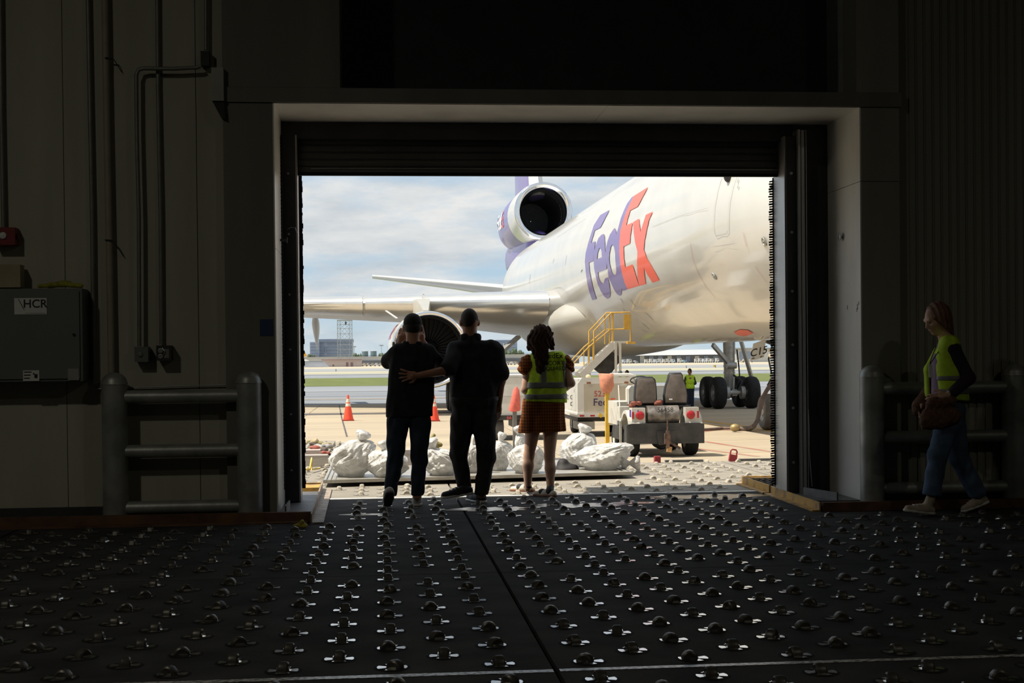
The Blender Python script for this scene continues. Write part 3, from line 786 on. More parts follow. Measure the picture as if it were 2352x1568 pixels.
ground_line([(-400, 236), (900, 236)], 3.0, m_tar, 'tyre_marks', bpy.data.objects['road_taxiway_far'], 0.02)
ground_line([(-400, 212), (900, 214)], 1.2, m_label, 'painted_line', bpy.data.objects['road_taxiway_far'], 0.02)
ground_line([(-60, 104), (10, 97), (60, 99)], 0.5, m_tar, 'tyre_marks', tw, 0.01)
ground_line([(-60, 88), (0, 84), (20, 86)], 0.3, m_tar, 'tyre_marks', tw, 0.01)
ground_line([(-300, 78), (300, 78)], 0.4, m_yline, 'painted_line', tw, 0.01)

# ------------------------------------------------------------------ three-engined freighter
m_white = mat('white aircraft paint', (0.656, 0.648, 0.615), 0.22, var=0.05, vscale=0.7, spec=0.5, coat=0.6)
m_belly = mat('grey belly paint', (0.476, 0.459, 0.410), 0.3, var=0.08, vscale=0.7, spec=0.5)
m_wingp = mat('wing skin grey', (0.459, 0.451, 0.426), 0.3, 0.15, var=0.08, vscale=0.6)
m_slatm = mat('polished leading edge', (0.80, 0.79, 0.76), 0.25, 0.75, var=0.06, vscale=1.5)
m_chrome = mat('polished inlet lip', (0.86, 0.86, 0.86), 0.12, 1.0, var=0.05)
m_purple = mat('purple livery paint', (0.155, 0.105, 0.36), 0.3, var=0.06, vscale=1.0, coat=0.4)
m_orange = mat('orange livery paint', (0.90, 0.09, 0.025), 0.32, var=0.05, vscale=1.0, coat=0.4)
m_fan = mat('fan blade titanium', (0.06, 0.06, 0.06), 0.35, 0.7, var=0.2)
m_inlet = mat('dark inlet duct', (0.035, 0.037, 0.04), 0.5, 0.2, var=0.2)
m_tyre = mat('black tyre', (0.018, 0.018, 0.02), 0.8, var=0.25, vscale=9, spec=0.25)
m_tyre_g = mat('grey worn tyre', (0.17, 0.16, 0.15), 0.85, var=0.2, vscale=6, spec=0.2)
m_hub = mat('dull hub metal', (0.42, 0.41, 0.38), 0.45, 0.6, var=0.2, vscale=12)
m_strut = mat('grey gear strut', (0.36, 0.36, 0.35), 0.4, 0.3, var=0.2, vscale=6)
m_line = mat('grey outline paint', (0.42, 0.43, 0.42), 0.5)
m_redthin = mat('thin red marking', (0.45, 0.08, 0.07), 0.5)

tv = ray(808, 834); tv.z = 0; tv.normalize()           # towards the tail
nv = Vector((tv.y, -tv.x, 0))                          # away from the camera's side, to the far wing
LAT, ZC, RF = 11.2, 4.91, 3.08
def A(s, lat, z): return Vector((0, 0, z)) + tv * s + nv * lat
def r_fus(s):
    if s < 33.5: t = max(0.0, min(1.0, (33.5 - s) / 8.0)); return RF * math.sqrt(max(1e-4, 1 - t ** 2.1))
    if s > 75.0: return max(0.35, RF - (s - 75.0) * 0.1145)
    return RF
def z_fus(s):
    if s < 33.5: t = (33.5 - s) / 8.0; return ZC - 0.75 * t * t
    if s > 75.0: return ZC + (s - 75) * 0.045
    return ZC
def hit_fus(x, y, off=0.012):
    """where the line of sight through a pixel meets the near side of the fuselage"""
    d = ray(x, y); d.normalize()
    t = 18.0; prev = None
    while t < 95:
        p = CAM + d * t; s = p.dot(tv); dl = p.dot(nv) - LAT; dz = p.z - z_fus(s)
        g_ = math.hypot(dl, dz) - r_fus(s)
        if g_ < 0:
            lo_, hi_ = t - 0.5, t
            for _ in range(24):
                mi_ = (lo_ + hi_) / 2; p = CAM + d * mi_; s = p.dot(tv)
                if math.hypot(p.dot(nv) - LAT, p.z - z_fus(s)) - r_fus(s) < 0: hi_ = mi_
                else: lo_ = mi_
            s = p.dot(tv); dl = p.dot(nv) - LAT; dz = p.z - z_fus(s); k = (r_fus(s) + off) / max(math.hypot(dl, dz), 1e-6)
            return A(s, LAT + dl * k, z_fus(s) + dz * k)
        t += 0.5
    return None

ac = thing('cargo_jet', 'white cargo jet with purple and orange lettering parked on the apron', 'airplane', tuple(A(50, LAT, AP)))
b = MB(); rings = []
for s in [25.55, 25.8, 26.4, 27.2, 28.2, 29.4, 30.8, 32.2, 33.5, 40, 46, 52, 58, 64, 70, 75, 79, 83, 87, 91, 95, 98]:
    rings.append([A(s, LAT + r_fus(s) * math.cos(2 * math.pi * k / 72), z_fus(s) + r_fus(s) * math.sin(2 * math.pi * k / 72)) for k in range(72)])
b.loft(rings); fus = b.build('fuselage', m_white, ac, smooth=180)
# belly and wing-body fairing
b = MB(); rings = []
for s, w, z0, hgt in ((49.5, 0.6, 3.2, 0.3), (51, 2.0, 3.15, 0.75), (53, 2.9, 3.0, 1.1), (56, 3.35, 2.9, 1.35), (60, 3.5, 2.85, 1.4), (65, 3.4, 2.85, 1.3), (69, 3.0, 2.95, 1.0), (72, 2.0, 3.1, 0.6), (74, 0.6, 3.2, 0.2)):
    rings.append([A(s, LAT + w * math.cos(2 * math.pi * k / 40), z0 + hgt * math.sin(2 * math.pi * k / 40)) for k in range(40)])
b.loft(rings); b.build('belly_fairing', m_belly, ac, smooth=180)

def decal(loops, M, name, parent, levels=3, off=0.014):
    V, T = tris2d(loops, levels); P = [hit_fus(x, y, off) for x, y in V]
    b = MB(); ok = [t for t in T if all(P[i] is not None for i in t)]
    b.add([p if p is not None else Vector() for p in P], ok)
    return b.build(name, M, parent, smooth=180)
Zm = lambda pts: [(1320 + x / 5.6, 420 + y / 5.6) for x, y in pts]
logo = fus
decal([Zm([(452, 348), (333, 415), (250, 545), (180, 765), (145, 905), (135, 1010), (145, 1130), (165, 1290), (195, 1410), (230, 1505), (283, 1492), (245, 1370), (215, 1240), (195, 1130), (187, 1025), (245, 998), (250, 900), (256, 870), (270, 750), (215, 772), (262, 612), (335, 575)])], m_purple, 'letter_f', logo)
decal([Zm([(250, 900), (256, 870), (275, 800), (310, 710), (345, 670), (378, 655), (388, 690), (392, 780), (400, 900), (420, 1000), (413, 1106), (302, 1150), (312, 1220), (335, 1270), (372, 1300), (395, 1225), (432, 1212), (452, 1320), (462, 1420), (455, 1470), (430, 1490), (390, 1465), (340, 1390), (300, 1300), (275, 1200), (255, 1100), (248, 1000)]), Zm([(290, 980), (355, 955), (350, 880), (335, 835), (320, 840), (300, 900)])], m_purple, 'letter_e', logo)
decal([Zm([(400, 900), (410, 820), (430, 740), (460, 660), (500, 600), (520, 580), (535, 620), (542, 660), (570, 560), (600, 450), (640, 350), (680, 265), (740, 185), (765, 170), (720, 260), (665, 380), (625, 500), (592, 620), (580, 760), (580, 900), (592, 1040), (612, 1150), (645, 1280), (685, 1365), (628, 1388), (608, 1350), (605, 1430), (590, 1450), (550, 1430), (510, 1370), (470, 1280), (440, 1215), (425, 1090)]), Zm([(490, 790), (510, 820), (525, 900), (528, 1000), (540, 1120), (535, 1170), (510, 1190), (480, 1140), (458, 1060), (448, 980), (455, 890), (470, 820)])], m_purple, 'letter_d', logo)
decal([Zm([(948, 55), (765, 170), (720, 260), (665, 380), (625, 500), (592, 620), (580, 760), (580, 900), (592, 1040), (612, 1150), (645, 1280), (685, 1365), (832, 1320), (800, 1220), (748, 1045), (655, 1085), (640, 980), (635, 880), (635, 815), (715, 775), (725, 650), (735, 600), (748, 510), (668, 545), (690, 450), (720, 355), (815, 305)])], m_orange, 'letter_e', logo)
decal([Zm([(755, 505), (832, 460), (850, 630), (920, 412), (1008, 370), (960, 480), (930, 610), (905, 740), (893, 850), (930, 960), (1000, 1080), (1095, 1250), (1005, 1280), (940, 1180), (893, 1090), (905, 1200), (918, 1300), (832, 1320), (812, 1200), (806, 1040), (812, 880), (785, 780), (765, 650)])], m_orange, 'letter_x', logo)
def fus_line(pts, wpx, M, name, closed=False):
    """a painted line or seam lying on the skin"""
    P = []
    if closed: pts = pts + [pts[0]]
    for (x0, y0), (x1, y1) in zip(pts[:-1], pts[1:]):
        n = max(2, int(math.hypot(x1 - x0, y1 - y0) / 8))
        P += [(x0 + (x1 - x0) * k / n, y0 + (y1 - y0) * k / n) for k in range(n)]
    P.append(pts[-1]); H = [hit_fus(x, y, 0.012) for x, y in P]; H = [h for h in H if h is not None]
    if len(H) < 2: return
    b = MB(); rows = []
    for i, h in enumerate(H):
        d = (H[min(i + 1, len(H) - 1)] - H[max(i - 1, 0)]).normalized(); s = h.dot(tv)
        nrm = (nv * (h.dot(nv) - LAT) + Vector((0, 0, h.z - z_fus(s)))).normalized(); w = d.cross(nrm).normalized() * (wpx * (h - CAM).length / F / 2)
        rows.append((h + w, h - w))
    b.add([p for r_ in rows for p in r_], [(2 * i, 2 * i + 2, 2 * i + 3, 2 * i + 1) for i in range(len(rows) - 1)])
    b.build(name, M, fus)
fus_line([(1660, 402), (1650, 435), (1642, 475), (1639, 515), (1640, 530), (1645, 542), (1668, 537), (1673, 528), (1673, 500), (1676, 460), (1684, 425), (1692, 402)], 1.6, m_line, 'door_outline')
b = MB(); p = hit_fus(1674, 405, 0.02); b.ell(p, (0.10, 0.10, 0.14), 14, 8); b.build('door_window', m_inlet, fus, smooth=60)
fus_line([(1694, 420), (1697, 410)], 2.5, m_inlet, 'placard'); fus_line([(1697, 426), (1695, 432)], 2.5, m_inlet, 'placard')
fus_line([(1586, 558), (1592, 595), (1606, 630), (1623, 660), (1644, 684)], 1.3, m_redthin, 'propeller_line')
fus_line([(1707, 533), (1715, 567)], 1.3, m_redthin, 'marking_line'); fus_line([(1735, 612), (1760, 647)], 1.3, m_redthin, 'marking_line')
fus_line([(1637, 567), (1665, 563), (1688, 559)], 0.8, m_line, 'panel_seam')
for x, y, l in ((1271, 600, 12), (1300, 597, 22), (1217, 640, 20), (1336, 622, 6), (1608, 690, 0)):
    fus_line([(x + 2, y - l / 2), (x, y), (x - 1, y + l / 2)], 1.8, m_inlet, 'static_vent') if l else None
for pts in ([(1425, 685), (1433, 695)], [(1448, 687), (1460, 703)], [(1431, 708), (1436, 714)], [(1484, 718), (1493, 727), (1501, 735)], [(1475, 742), (1492, 755)], [(1477, 757), (1487, 763)]):
    fus_line(pts, 2.6, m_inlet, 'drain_mark')
fus_line([(1460, 725), (1458, 730), (1464, 741), (1476, 752), (1492, 762), (1507, 769), (1512, 768), (1505, 757), (1493, 745), (1477, 732), (1466, 725)], 1.0, m_line, 'hatch_outline', True)
fus_line([(1280, 545), (1345, 502)], 0.8, m_line, 'panel_seam'); fus_line([(1500, 520), (1560, 496), (1625, 478)], 0.7, m_line, 'panel_seam')
for x, y in ((1755, 555), (1641, 634)):
    p = hit_fus(x, y, 0.0); s = p.dot(tv); nrm = (nv * (p.dot(nv) - LAT) + Vector((0, 0, p.z - z_fus(s)))).normalized()
    b = MB(); b.lathe([(0.10, 0.0), (0.10, 0.02), (0.075, 0.02), (0.07, 0.008)], p, nrm, 18); b.lathe([(0.035, 0.0), (0.03, 0.03)], p, nrm, 10)
    b.build('vent_port', m_hub if x > 1700 else m_line, fus, smooth=40)
decal([[(1686, 762), (1700, 756), (1718, 757), (1731, 764), (1712, 771), (1695, 769)]], m_orange, 'red_placard', fus, 2)
decal([[(1770, 432), (1781, 405), (1783, 431)]], m_inlet, 'cockpit_window', fus, 1)
fus_line([(1768, 436), (1771, 430), (1780, 406)], 2.0, mat('yellowed seal', (0.7, 0.6, 0.3), 0.5), 'window_seal')

# wings (the near one in view, the far one mirrored behind the body)
def wing_sec(s0, chord, z, th_, tw_, lat, sgn=1, n=14):
    """airfoil ring at a lateral station"""
    up, lo_ = [], []
    for k in range(n + 1):
        c = 0.5 * (1 - math.cos(math.pi * k / n)); y = 5 * th_ * (0.2969 * math.sqrt(c) - 0.126 * c - 0.3516 * c * c + 0.2843 * c ** 3 - 0.1015 * c ** 4)
        up.append((c, y)); lo_.append((c, -y * 1.15))
    ringp = list(reversed(up)) + lo_[1:-1]
    return [A(s0 + c * chord, lat, z + y * chord - tw_ * c * chord) for c, y in ringp]
def wing(side):
    L_ = lambda d: LAT - side * d
    secs = [(54.2, 13.5, 3.72, 0.125, 0.10, 2.2), (55.3, 12.2, 3.72, 0.12, 0.085, 3.2), (59.1, 8.8, 3.86, 0.115, 0.05, 8.6), (62.7, 6.6, 3.98, 0.11, 0.035, 13.8), (70.5, 2.9, 4.5, 0.10, 0.02, 24.5)]
    b = MB(); b.loft([wing_sec(a, c, z, t, w, L_(d)) for a, c, z, t, w, d in secs]); w_ = b.build('wing', m_wingp, ac, smooth=50)
    b = MB()    # leading edge slats: a skin just proud of the nose of the airfoil
    for (d0, d1) in ((3.3, 8.1), (8.2, 10.6), (10.7, 15.4), (15.5, 24.3)):
        rg = []
        for d in (d0, d1):
            j = max(i for i in range(len(secs) - 1) if secs[i][5] <= d); p0, p1 = secs[j], secs[j + 1]; f_ = (d - p0[5]) / (p1[5] - p0[5])
            a, c, z, t, w, _ = [p0[i] + (p1[i] - p0[i]) * f_ for i in range(6)]
            sec = wing_sec(a - 0.02, c, z, t * 1.05, w, L_(d), n=20); mid_ = 20
            rg.append(sec[mid_ - 7:mid_ + 6])
        b = MB(); b.loft(rg, 0, False, False); b.build('slat', m_slatm, w_, smooth=60)
    return w_
wing(1); wing(-1)
# flap track fairings
for lat, s0, zz_, ln in ((-1.75, 67.8, 3.66, 1.15), (4.6, 66.0, 3.35, 0.7)):
    b = MB(); rings = []
    for t, w, hh in ((0, 0.04, 0.05), (0.6, 0.13, 0.24), (1.6, 0.19, 0.5), (2.8, 0.17, 0.75), (3.8, 0.10, 1.0), (4.4, 0.03, 1.12)):
        hh *= ln
        rings.append([A(s0 + t, lat + w * math.cos(2 * math.pi * k / 16), zz_ - hh * 0.5 + hh * 0.62 * math.sin(2 * math.pi * k / 16) - t * 0.06) for k in range(16)])
    b.loft(rings); b.build('flap_fairing', m_belly, ac, smooth=60)
def stab(side):
    L_ = lambda d: LAT - side * d
    secs = [(84.0, 6.4, 5.70, 0.11, 0.02, 1.2), (87.4, 4.9, 6.25, 0.10, 0.01, 4.4), (95.0, 2.3, 7.22, 0.10, 0.0, 9.75)]
    b = MB(); b.loft([wing_sec(a, c, z, t, w, L_(d)) for a, c, z, t, w, d in secs]); b.build('tailplane', m_white, ac, smooth=50)
stab(1); stab(-1)
b = MB(); rings = []
for z, s0, c, t in ((11.2, 82.0, 13.0, 0.9), (13.0, 83.3, 11.2, 0.8), (20.0, 88.5, 6.5, 0.4)):
    rings.append([A(s0 + c * q_, LAT + y, z) for q_, y in ((0, 0), (0.03, -t * 0.35), (0.12, -t * 0.5), (0.5, -t * 0.5), (1, 0), (0.5, t * 0.5), (0.12, t * 0.5), (0.03, t * 0.35))])
b.loft(rings); fin = b.build('fin', m_purple, ac, smooth=30)
b = MB(); rings = []
for z, s0, c, t in ((11.2, 82.0, 13.0, 0.9), (13.0, 83.3, 11.2, 0.8), (20.0, 88.5, 6.5, 0.4)):
    rings.append([A(s0 + c * q_ - 0.02, LAT + y * 1.03, z) for q_, y in ((0.10, -t * 0.49), (0.03, -t * 0.36), (0.0, 0), (0.03, t * 0.36), (0.10, t * 0.49))])
b.loft(rings, 0, False, False); b.build('fin_leading_edge', m_white, fin, smooth=60)
# engines
def nacelle(parent, name, s0, lat, zc, ro, ri, ln, front, M_front, M_rear, lip=0.16):
    ax = tv.copy(); o = A(s0, lat, zc)
    n = 48
    b = MB(); b.lathe([(ri, 0.34), (ri + 0.005, 0.16), (ri + (ro - ri) * 0.45, 0.02), (ri + (ro - ri) * 0.62, 0.0), (ri + (ro - ri) * 0.85, 0.06), (ro - 0.05, 0.28)], o, ax, n, cap=False); e_ = b.build(name, m_chrome, parent, smooth=180)
    b = MB(); b.lathe([(ro - 0.05, 0.28), (ro, 0.7), (ro + 0.02, front)], o, ax, n, cap=False); b.build('cowl_front', M_front, e_, smooth=180)
    b = MB(); b.lathe([(ro + 0.02, front), (ro + 0.02, front + (ln - front) * 0.35), (ro - 0.12, ln * 0.8), (ro - 0.42, ln)], o, ax, n, cap=False); b.build('cowl_rear', M_rear, e_, smooth=180)
    b = MB(); b.lathe([(ri, 0.34), (ri * 0.99, 1.3), (ri * 1.0, 1.9)], o, ax, n, cap=False); b.build('inlet_duct', m_inlet, e_, smooth=180)
    return e_, o, ax
e1, o1, ax1 = nacelle(ac, 'engine', 52.0, 2.90, 1.80, 1.46, 1.22, 6.2, 3.0, m_white, m_white)
x_, y_, d_ = frame(ax1); b = MB(); nb = 36
for k in range(nb):
    a = 2 * math.pi * k / nb; u = x_ * math.cos(a) + y_ * math.sin(a); v = -x_ * math.sin(a) + y_ * math.cos(a)
    p0, p1 = o1 + ax1 * 1.25 + u * 0.34, o1 + ax1 * 1.25 + u * 1.215
    vsb = [p0 - v * 0.03 - ax1 * 0.10, p0 + v * 0.03 + ax1 * 0.10, p1 + v * 0.09 + ax1 * 0.07, p1 - v * 0.09 - ax1 * 0.07]
    MB().add(vsb, [(0, 1, 2, 3)]).build('fan_blade', m_fan, e1)
b.lathe([(0.001, 0.62), (0.12, 0.7), (0.26, 0.95), (0.36, 1.3), (0.36, 1.5)], o1, ax1, 24, cap=False); b.build('spinner', m_fan, e1, smooth=180)
b = MB(); b.lathe([(1.21, 1.45), (0.01, 1.46)], o1, ax1, 36, cap=False); b.build('fan_backing', m_inlet, e1)
b = MB(); b.loft([[A(s, 2.90 + w * sx, z) for sx, z in ((-1, z0), (-1, z1), (1, z1), (1, z0))] for s, w, z0, z1 in ((54.5, 0.10, 3.0, 3.35), (56.5, 0.28, 2.8, 3.9), (60, 0.3, 2.6, 4.0), (64, 0.12, 2.8, 3.6))]); b.build('pylon', m_belly, ac, smooth=40)
b = MB(); b.bar(A(54.2, 1.75, 3.05), A(54.6, 1.35, 3.35), 0.10, 0.03); b.build('strake', m_white, e1)
V_, T_ = TXT('FedEx', 0.01); w0 = max(p[0] for p in V_)
def nac_text(string, s_start, lat, zc, R, size, a0, M, parent, sgn=-1):
    V_, T_ = TXT(string, 0.012); V2 = []; b = MB()
    for (x, y, z) in V_:
        s = s_start - x * size; ang = a0 - y * size / R
        V2.append(A(s, lat - R * math.cos(ang), zc + R * math.sin(-ang)))
    b.add(V2, T_); b.build('lettering', M, parent, smooth=180)
nac_text('Fed', 57.0, 2.9, 1.80, 1.50, 1.1, -0.3, m_purple, e1); nac_text('Ex', 55.2, 2.9, 1.80, 1.50, 1.1, -0.3, m_orange, e1)
e2, o2, ax2 = nacelle(ac, 'tail_engine', 80.4, LAT, 10.05, 1.76, 1.32, 12.5, 3.2, m_white, m_purple)
b = MB(); b.lathe([(1.32, 1.9), (1.1, 6.0), (0.02, 6.01)], o2, ax2, 36, cap=False); b.build('duct_back', m_inlet, e2, smooth=60)
nac_text('Fed', 89.6, LAT, 10.05, 1.80, 1.5, 0.20, m_label, e2); nac_text('Ex', 87.2, LAT, 10.05, 1.80, 1.5, 0.20, m_orange, e2)
b = MB(); b.loft([[A(s, LAT + w * math.cos(t) , z0 + (z1 - z0) * (0.5 + 0.5 * math.sin(t))) for t in np.linspace(0, 2 * math.pi, 17)[:-1]] for s, w, z0, z1 in ((80.9, 0.55, 7.5, 8.8), (83, 0.8, 7.2, 9.2), (88, 1.0, 6.8, 9.4), (94, 0.8, 6.8, 9.5))]); b.build('engine_pylon', m_purple, ac, smooth=180)
# landing gear
def wheel(b_parent, c, axis, R, w, Mt, Mh, name='wheel'):
    c = Vector(c); axis = Vector(axis).normalized(); b = MB()
    prof = [(R * 0.50, -w * 0.46), (R * 0.62, -w * 0.5), (R * 0.86, -w * 0.47), (R * 0.96, -w * 0.36), (R, -w * 0.18), (R, w * 0.18), (R * 0.96, w * 0.36), (R * 0.86, w * 0.47), (R * 0.62, w * 0.5), (R * 0.50, w * 0.46)]
    b.lathe(prof, c, axis, 36, cap=False); t_ = b.build(name, Mt, b_parent, smooth=35)
    b = MB()
    for sg in (-1, 1):
        b.lathe([(R * 0.51, w * 0.46), (R * 0.46, w * 0.36), (R * 0.40, w * 0.30), (R * 0.20, w * 0.30), (R * 0.17, w * 0.40), (0.001, w * 0.42)], c, axis * sg, 20, cap=False)
        x2, y2, d2 = frame(axis * sg)
        for k in range(8):
            a = 2 * math.pi * k / 8; b.cyl(c + axis * sg * (w * 0.29) + (x2 * math.cos(a) + y2 * math.sin(a)) * R * 0.31, c + axis * sg * (w * 0.35) + (x2 * math.cos(a) + y2 * math.sin(a)) * R * 0.31, R * 0.05, n=6)
    b.build('hub', Mh, t_, smooth=35)
    return t_
def main_gear(cx, cy, vis=True):
    c = Vector((cx, cy, AP)); R = 0.65
    g_ = MB().cyl(c + Vector((0, 0, 0.8)) + tv * 0.8, c + Vector((0, 0, 3.6)) + tv * 0.8, 0.21, 0.27, n=18).build('main_gear_strut', m_strut, ac, smooth=40)
    b = MB(); b.bar(c + Vector((0, 0, R)) - tv * 0.0, c + Vector((0, 0, R)) + tv * 1.63, 0.22, 0.26); b.cyl(c + Vector((0, 0, 0.7)) + tv * 0.8, c + Vector((0, 0, 1.25)) + tv * 0.8, 0.16, n=14); b.build('bogie_beam', m_strut, g_, smooth=30)
    for ds in (0, 1.63):
        p = c + tv * ds + Vector((0, 0, R)); MB().cyl(p - nv * 0.75, p + nv * 0.75, 0.09, n=12).build('axle', m_strut, g_)
        for sg in (-1, 1):
            wheel(g_, p + nv * sg * 0.69, nv, R, 0.50, m_tyre, mat('dark hub', (0.20, 0.20, 0.20), 0.5, 0.4))
            b = MB(); b.lathe([(0.26, 0), (0.26, 0.16), (0.12, 0.18)], p + nv * sg * 0.40, nv * -sg, 16); b.build('brake_pack', m_strut, g_, smooth=30)
    b = MB(); b.bar(c + Vector((0, 0, 1.75)) + tv * 0.6, c + Vector((0, 0, 2.6)) - tv * 0.2 - nv * 0.95, 0.12, 0.16); b.cyl(c + Vector((0, 0, 1.75)) + tv * 0.45 - nv * 0.2, c + Vector((0, 0, 1.75)) + tv * 0.45 + nv * 0.2, 0.13, n=12); b.build('side_brace', m_strut, g_)
    b = MB(); b.bar(c + Vector((0, 0, 1.25)) + nv * 0.85 + tv * 0.5, c + Vector((0, 0, 2.75)) + nv * 0.42 + tv * 0.5, 0.06, 0.42, up=tv); b.build('gear_door', m_belly, g_)
    b = MB(); b.tube([c + Vector((0, 0, 2.4)) + nv * 0.27 + tv * 0.6, c + Vector((0, 0, 1.7)) + nv * 0.32 + tv * 0.5, c + Vector((0, 0, 1.2)) + nv * 0.34 + tv * 0.45, c + Vector((0, 0, 0.85)) + nv * 0.2 + tv * 0.4], 0.03, 6); b.tube([c + Vector((0, 0, 1.35)) + nv * 0.1 + tv * 0.5, c + Vector((0, 0, 1.1)) + nv * 0.3 - tv * 0.05, c + Vector((0, 0, 0.75)) + nv * 0.1 - tv * 0.2], 0.04, 6); b.build('hydraulic_line', m_inlet, g_, smooth=60)
    for k in range(3):
        MB().cyl(c + Vector((0, 0, 1.42 + 0.28 * k)) + tv * 0.8, c + Vector((0, 0, 1.48 + 0.28 * k)) + tv * 0.8, 0.245, n=18).build('collar', m_hub, g_, smooth=30)
pmg = atZ(1688, 938, AP); main_gear(pmg.x, pmg.y)
sr = pmg.dot(tv); lr = pmg.dot(nv) - 10.67; p = A(sr, lr, 0); main_gear(p.x, p.y)
b = MB(); b.bar(A(57.5, 6.9, 2.35), A(56.5, 5.5, 1.25), 0.24, 0.12); b.build('side_brace', m_strut, ac)
# nose gear
ng = atZ(1765, 987, AP); c = Vector((ng.x, ng.y, AP)); R = 0.51
g_ = MB().cyl(c + nv * 0.30 + Vector((0, 0, 0.5)), c + nv * 0.30 + Vector((0, 0, 3.1)), 0.10, 0.13, n=16).build('nose_gear_strut', m_white, ac, smooth=40)
wheel(g_, c + Vector((0, 0, R)), nv, R, 0.42, m_tyre_g, m_hub); wheel(g_, c + nv * 0.62 + Vector((0, 0, R)), nv, R, 0.42, m_tyre_g, m_hub)
MB().cyl(c + Vector((0, 0, R)) - nv * 0.1, c + Vector((0, 0, R)) + nv * 0.75, 0.07).build('axle', m_strut, g_)
b = MB(); b.bar(c + nv * 0.05 + Vector((0, 0, 1.16)), c + nv * 0.6 + Vector((0, 0, 1.16)), 0.16, 0.10); b.bar(c + nv * 0.3 + Vector((0, 0, 1.15)) - tv * 0.1, c + nv * 0.3 + Vector((0, 0, 0.7)) - tv * 0.38, 0.10, 0.08); b.bar(c + nv * 0.3 + Vector((0, 0, 0.75)) - tv * 0.38, c + nv * 0.3 + Vector((0, 0, 0.5)), 0.10, 0.08); b.cyl(c + nv * 0.12 + Vector((0, 0, 1.0)), c + nv * 0.12 + Vector((0, 0, 1.6)), 0.05); b.build('torque_link', m_strut, g_)
b = MB(); b.lathe([(0.15, 0), (0.15, 0.08), (0.10, 0.16), (0.02, 0.18)], c + nv * 0.10 + Vector((0, 0, 2.15)) - tv * 0.15, -tv, 16); b.lathe([(0.12, 0), (0.02, 0.1)], c + nv * 0.46 + Vector((0, 0, 2.15)) - tv * 0.15, -tv, 16); b.build('taxi_light', m_chrome, g_, smooth=40)
b = MB(); b.tube([c + nv * 0.2 + Vector((0, 0, 2.6)), c + nv * 0.02 + Vector((0, 0, 2.0)), c + nv * 0.12 + Vector((0, 0, 1.5)), c - nv * 0.02 + Vector((0, 0, 1.25))], 0.025, 6); b.build('hydraulic_line', m_inlet, g_, smooth=60)
Yg = c.y - 0.5
dp = [(1724, 829), (1731, 789), (1759, 779), (1755, 820)]
b = MB(); b.prism([atY(x, y, Yg) for x, y in dp], tv * 0.05); gd = b.build('nose_gear_door', m_white, g_)
u = (atY(1757, 795, Yg) - atY(1729, 802, Yg)).normalized(); b = MB(); b.text('C15', atY(1742, 815, Yg) - tv * 0.006, u, Vector((0.13, 0, 1)), 0.30, 0.0, weight=0.01)
b.bar(atY(1727, 823, Yg - 0.01), atY(1733, 822, Yg - 0.01), 0.015, 0.02); b.bar(atY(1746, 820, Yg - 0.01), atY(1751, 818, Yg - 0.01), 0.015, 0.02); b.build('lettering', m_black, gd)
b = MB(); b.prism([atY(x, y, Yg + 0.9) for x, y in ((1758, 777), (1786, 782), (1800, 795), (1800, 800), (1762, 786))], tv * 0.3); b.build('wheel_well', m_inlet, g_)
# ground power hose from the nose gear
b = MB(); pts = [atY(1778, 875, c.y - 0.4), atY(1765, 890, c.y - 0.5), atY(1752, 912, c.y - 0.55), atY(1744, 945, c.y - 0.6), atY(1740, 965, c.y - 0.7), atY(1732, 978, c.y - 0.9)]
b.tube(pts, 0.06, 10); b.tube([pts[-1], atZ(1722, 984, AP + 0.07), atZ(1700, 984, AP + 0.06), atZ(1688, 983, AP + 0.08)], 0.07, 10); b.tube([atZ(1690, 983, AP + 0.06), atZ(1660, 983, AP + 0.05), atZ(1635, 985, AP + 0.05), atZ(1600, 987, AP + 0.05), atZ(1560, 990, AP + 0.05), atZ(1520, 985, AP + 0.05)], 0.04, 8)
hs = b.build('power_hose', mat('dusty rubber hose', (0.16, 0.12, 0.10), 0.8, var=0.3, vscale=5), None, smooth=60); tag(hs, 'dusty ground hose running from the nose gear across the apron', 'hose')
b = MB(); b.ell(atZ(1688, 982, AP + 0.12), (0.14, 0.13, 0.11), 12, 8); b.build('coupling', mat('brass coupling', (0.40, 0.30, 0.14), 0.5, 0.4), hs, smooth=60)

# ------------------------------------------------------------------ tow tractor
m_twhite = mat('chipped white paint', (0.607, 0.590, 0.533), 0.45, vscale=5, color2=(0.459, 0.435, 0.377), ramp=(0.30, 0.55), spec=0.4)
m_tdark = mat('scuffed black bumper steel', (0.06, 0.058, 0.055), 0.6, 0.2, vscale=4, color2=(0.028, 0.028, 0.03), bump=0.2, bscale=20)
m_tank = mat('grimy tank metal', (0.30, 0.27, 0.24), 0.5, 0.4, vscale=6, color2=(0.12, 0.105, 0.095), ramp=(0.4, 0.6))
m_seatb = mat('brown grey seat shell', (0.155, 0.13, 0.115), 0.7, var=0.2, vscale=9, bump=0.1)
m_seatk = mat('black seat piping', (0.02, 0.02, 0.022), 0.6)
m_tail = mat('red lamp lens', (0.45, 0.02, 0.03), 0.25, var=0.2, vscale=20)
m_rustb = mat('rusted hitch iron', (0.20, 0.12, 0.085), 0.7, 0.3, vscale=14, color2=(0.07, 0.05, 0.045))
m_ragr = mat('dirty red rag', (0.27, 0.085, 0.055), 0.85, var=0.6, vscale=20)
m_ox = mat('yellow hazard paint', (0.72, 0.45, 0.04), 0.6, var=0.15)
tp = atZ(1525, 1050, AP)
TZ = thing('tow_tractor', 'small white tow tractor with two brown seats and black rear bumper', 'tractor', (tp.x + 0.05, tp.y + 0.55, AP), rz=0.0, local=True)
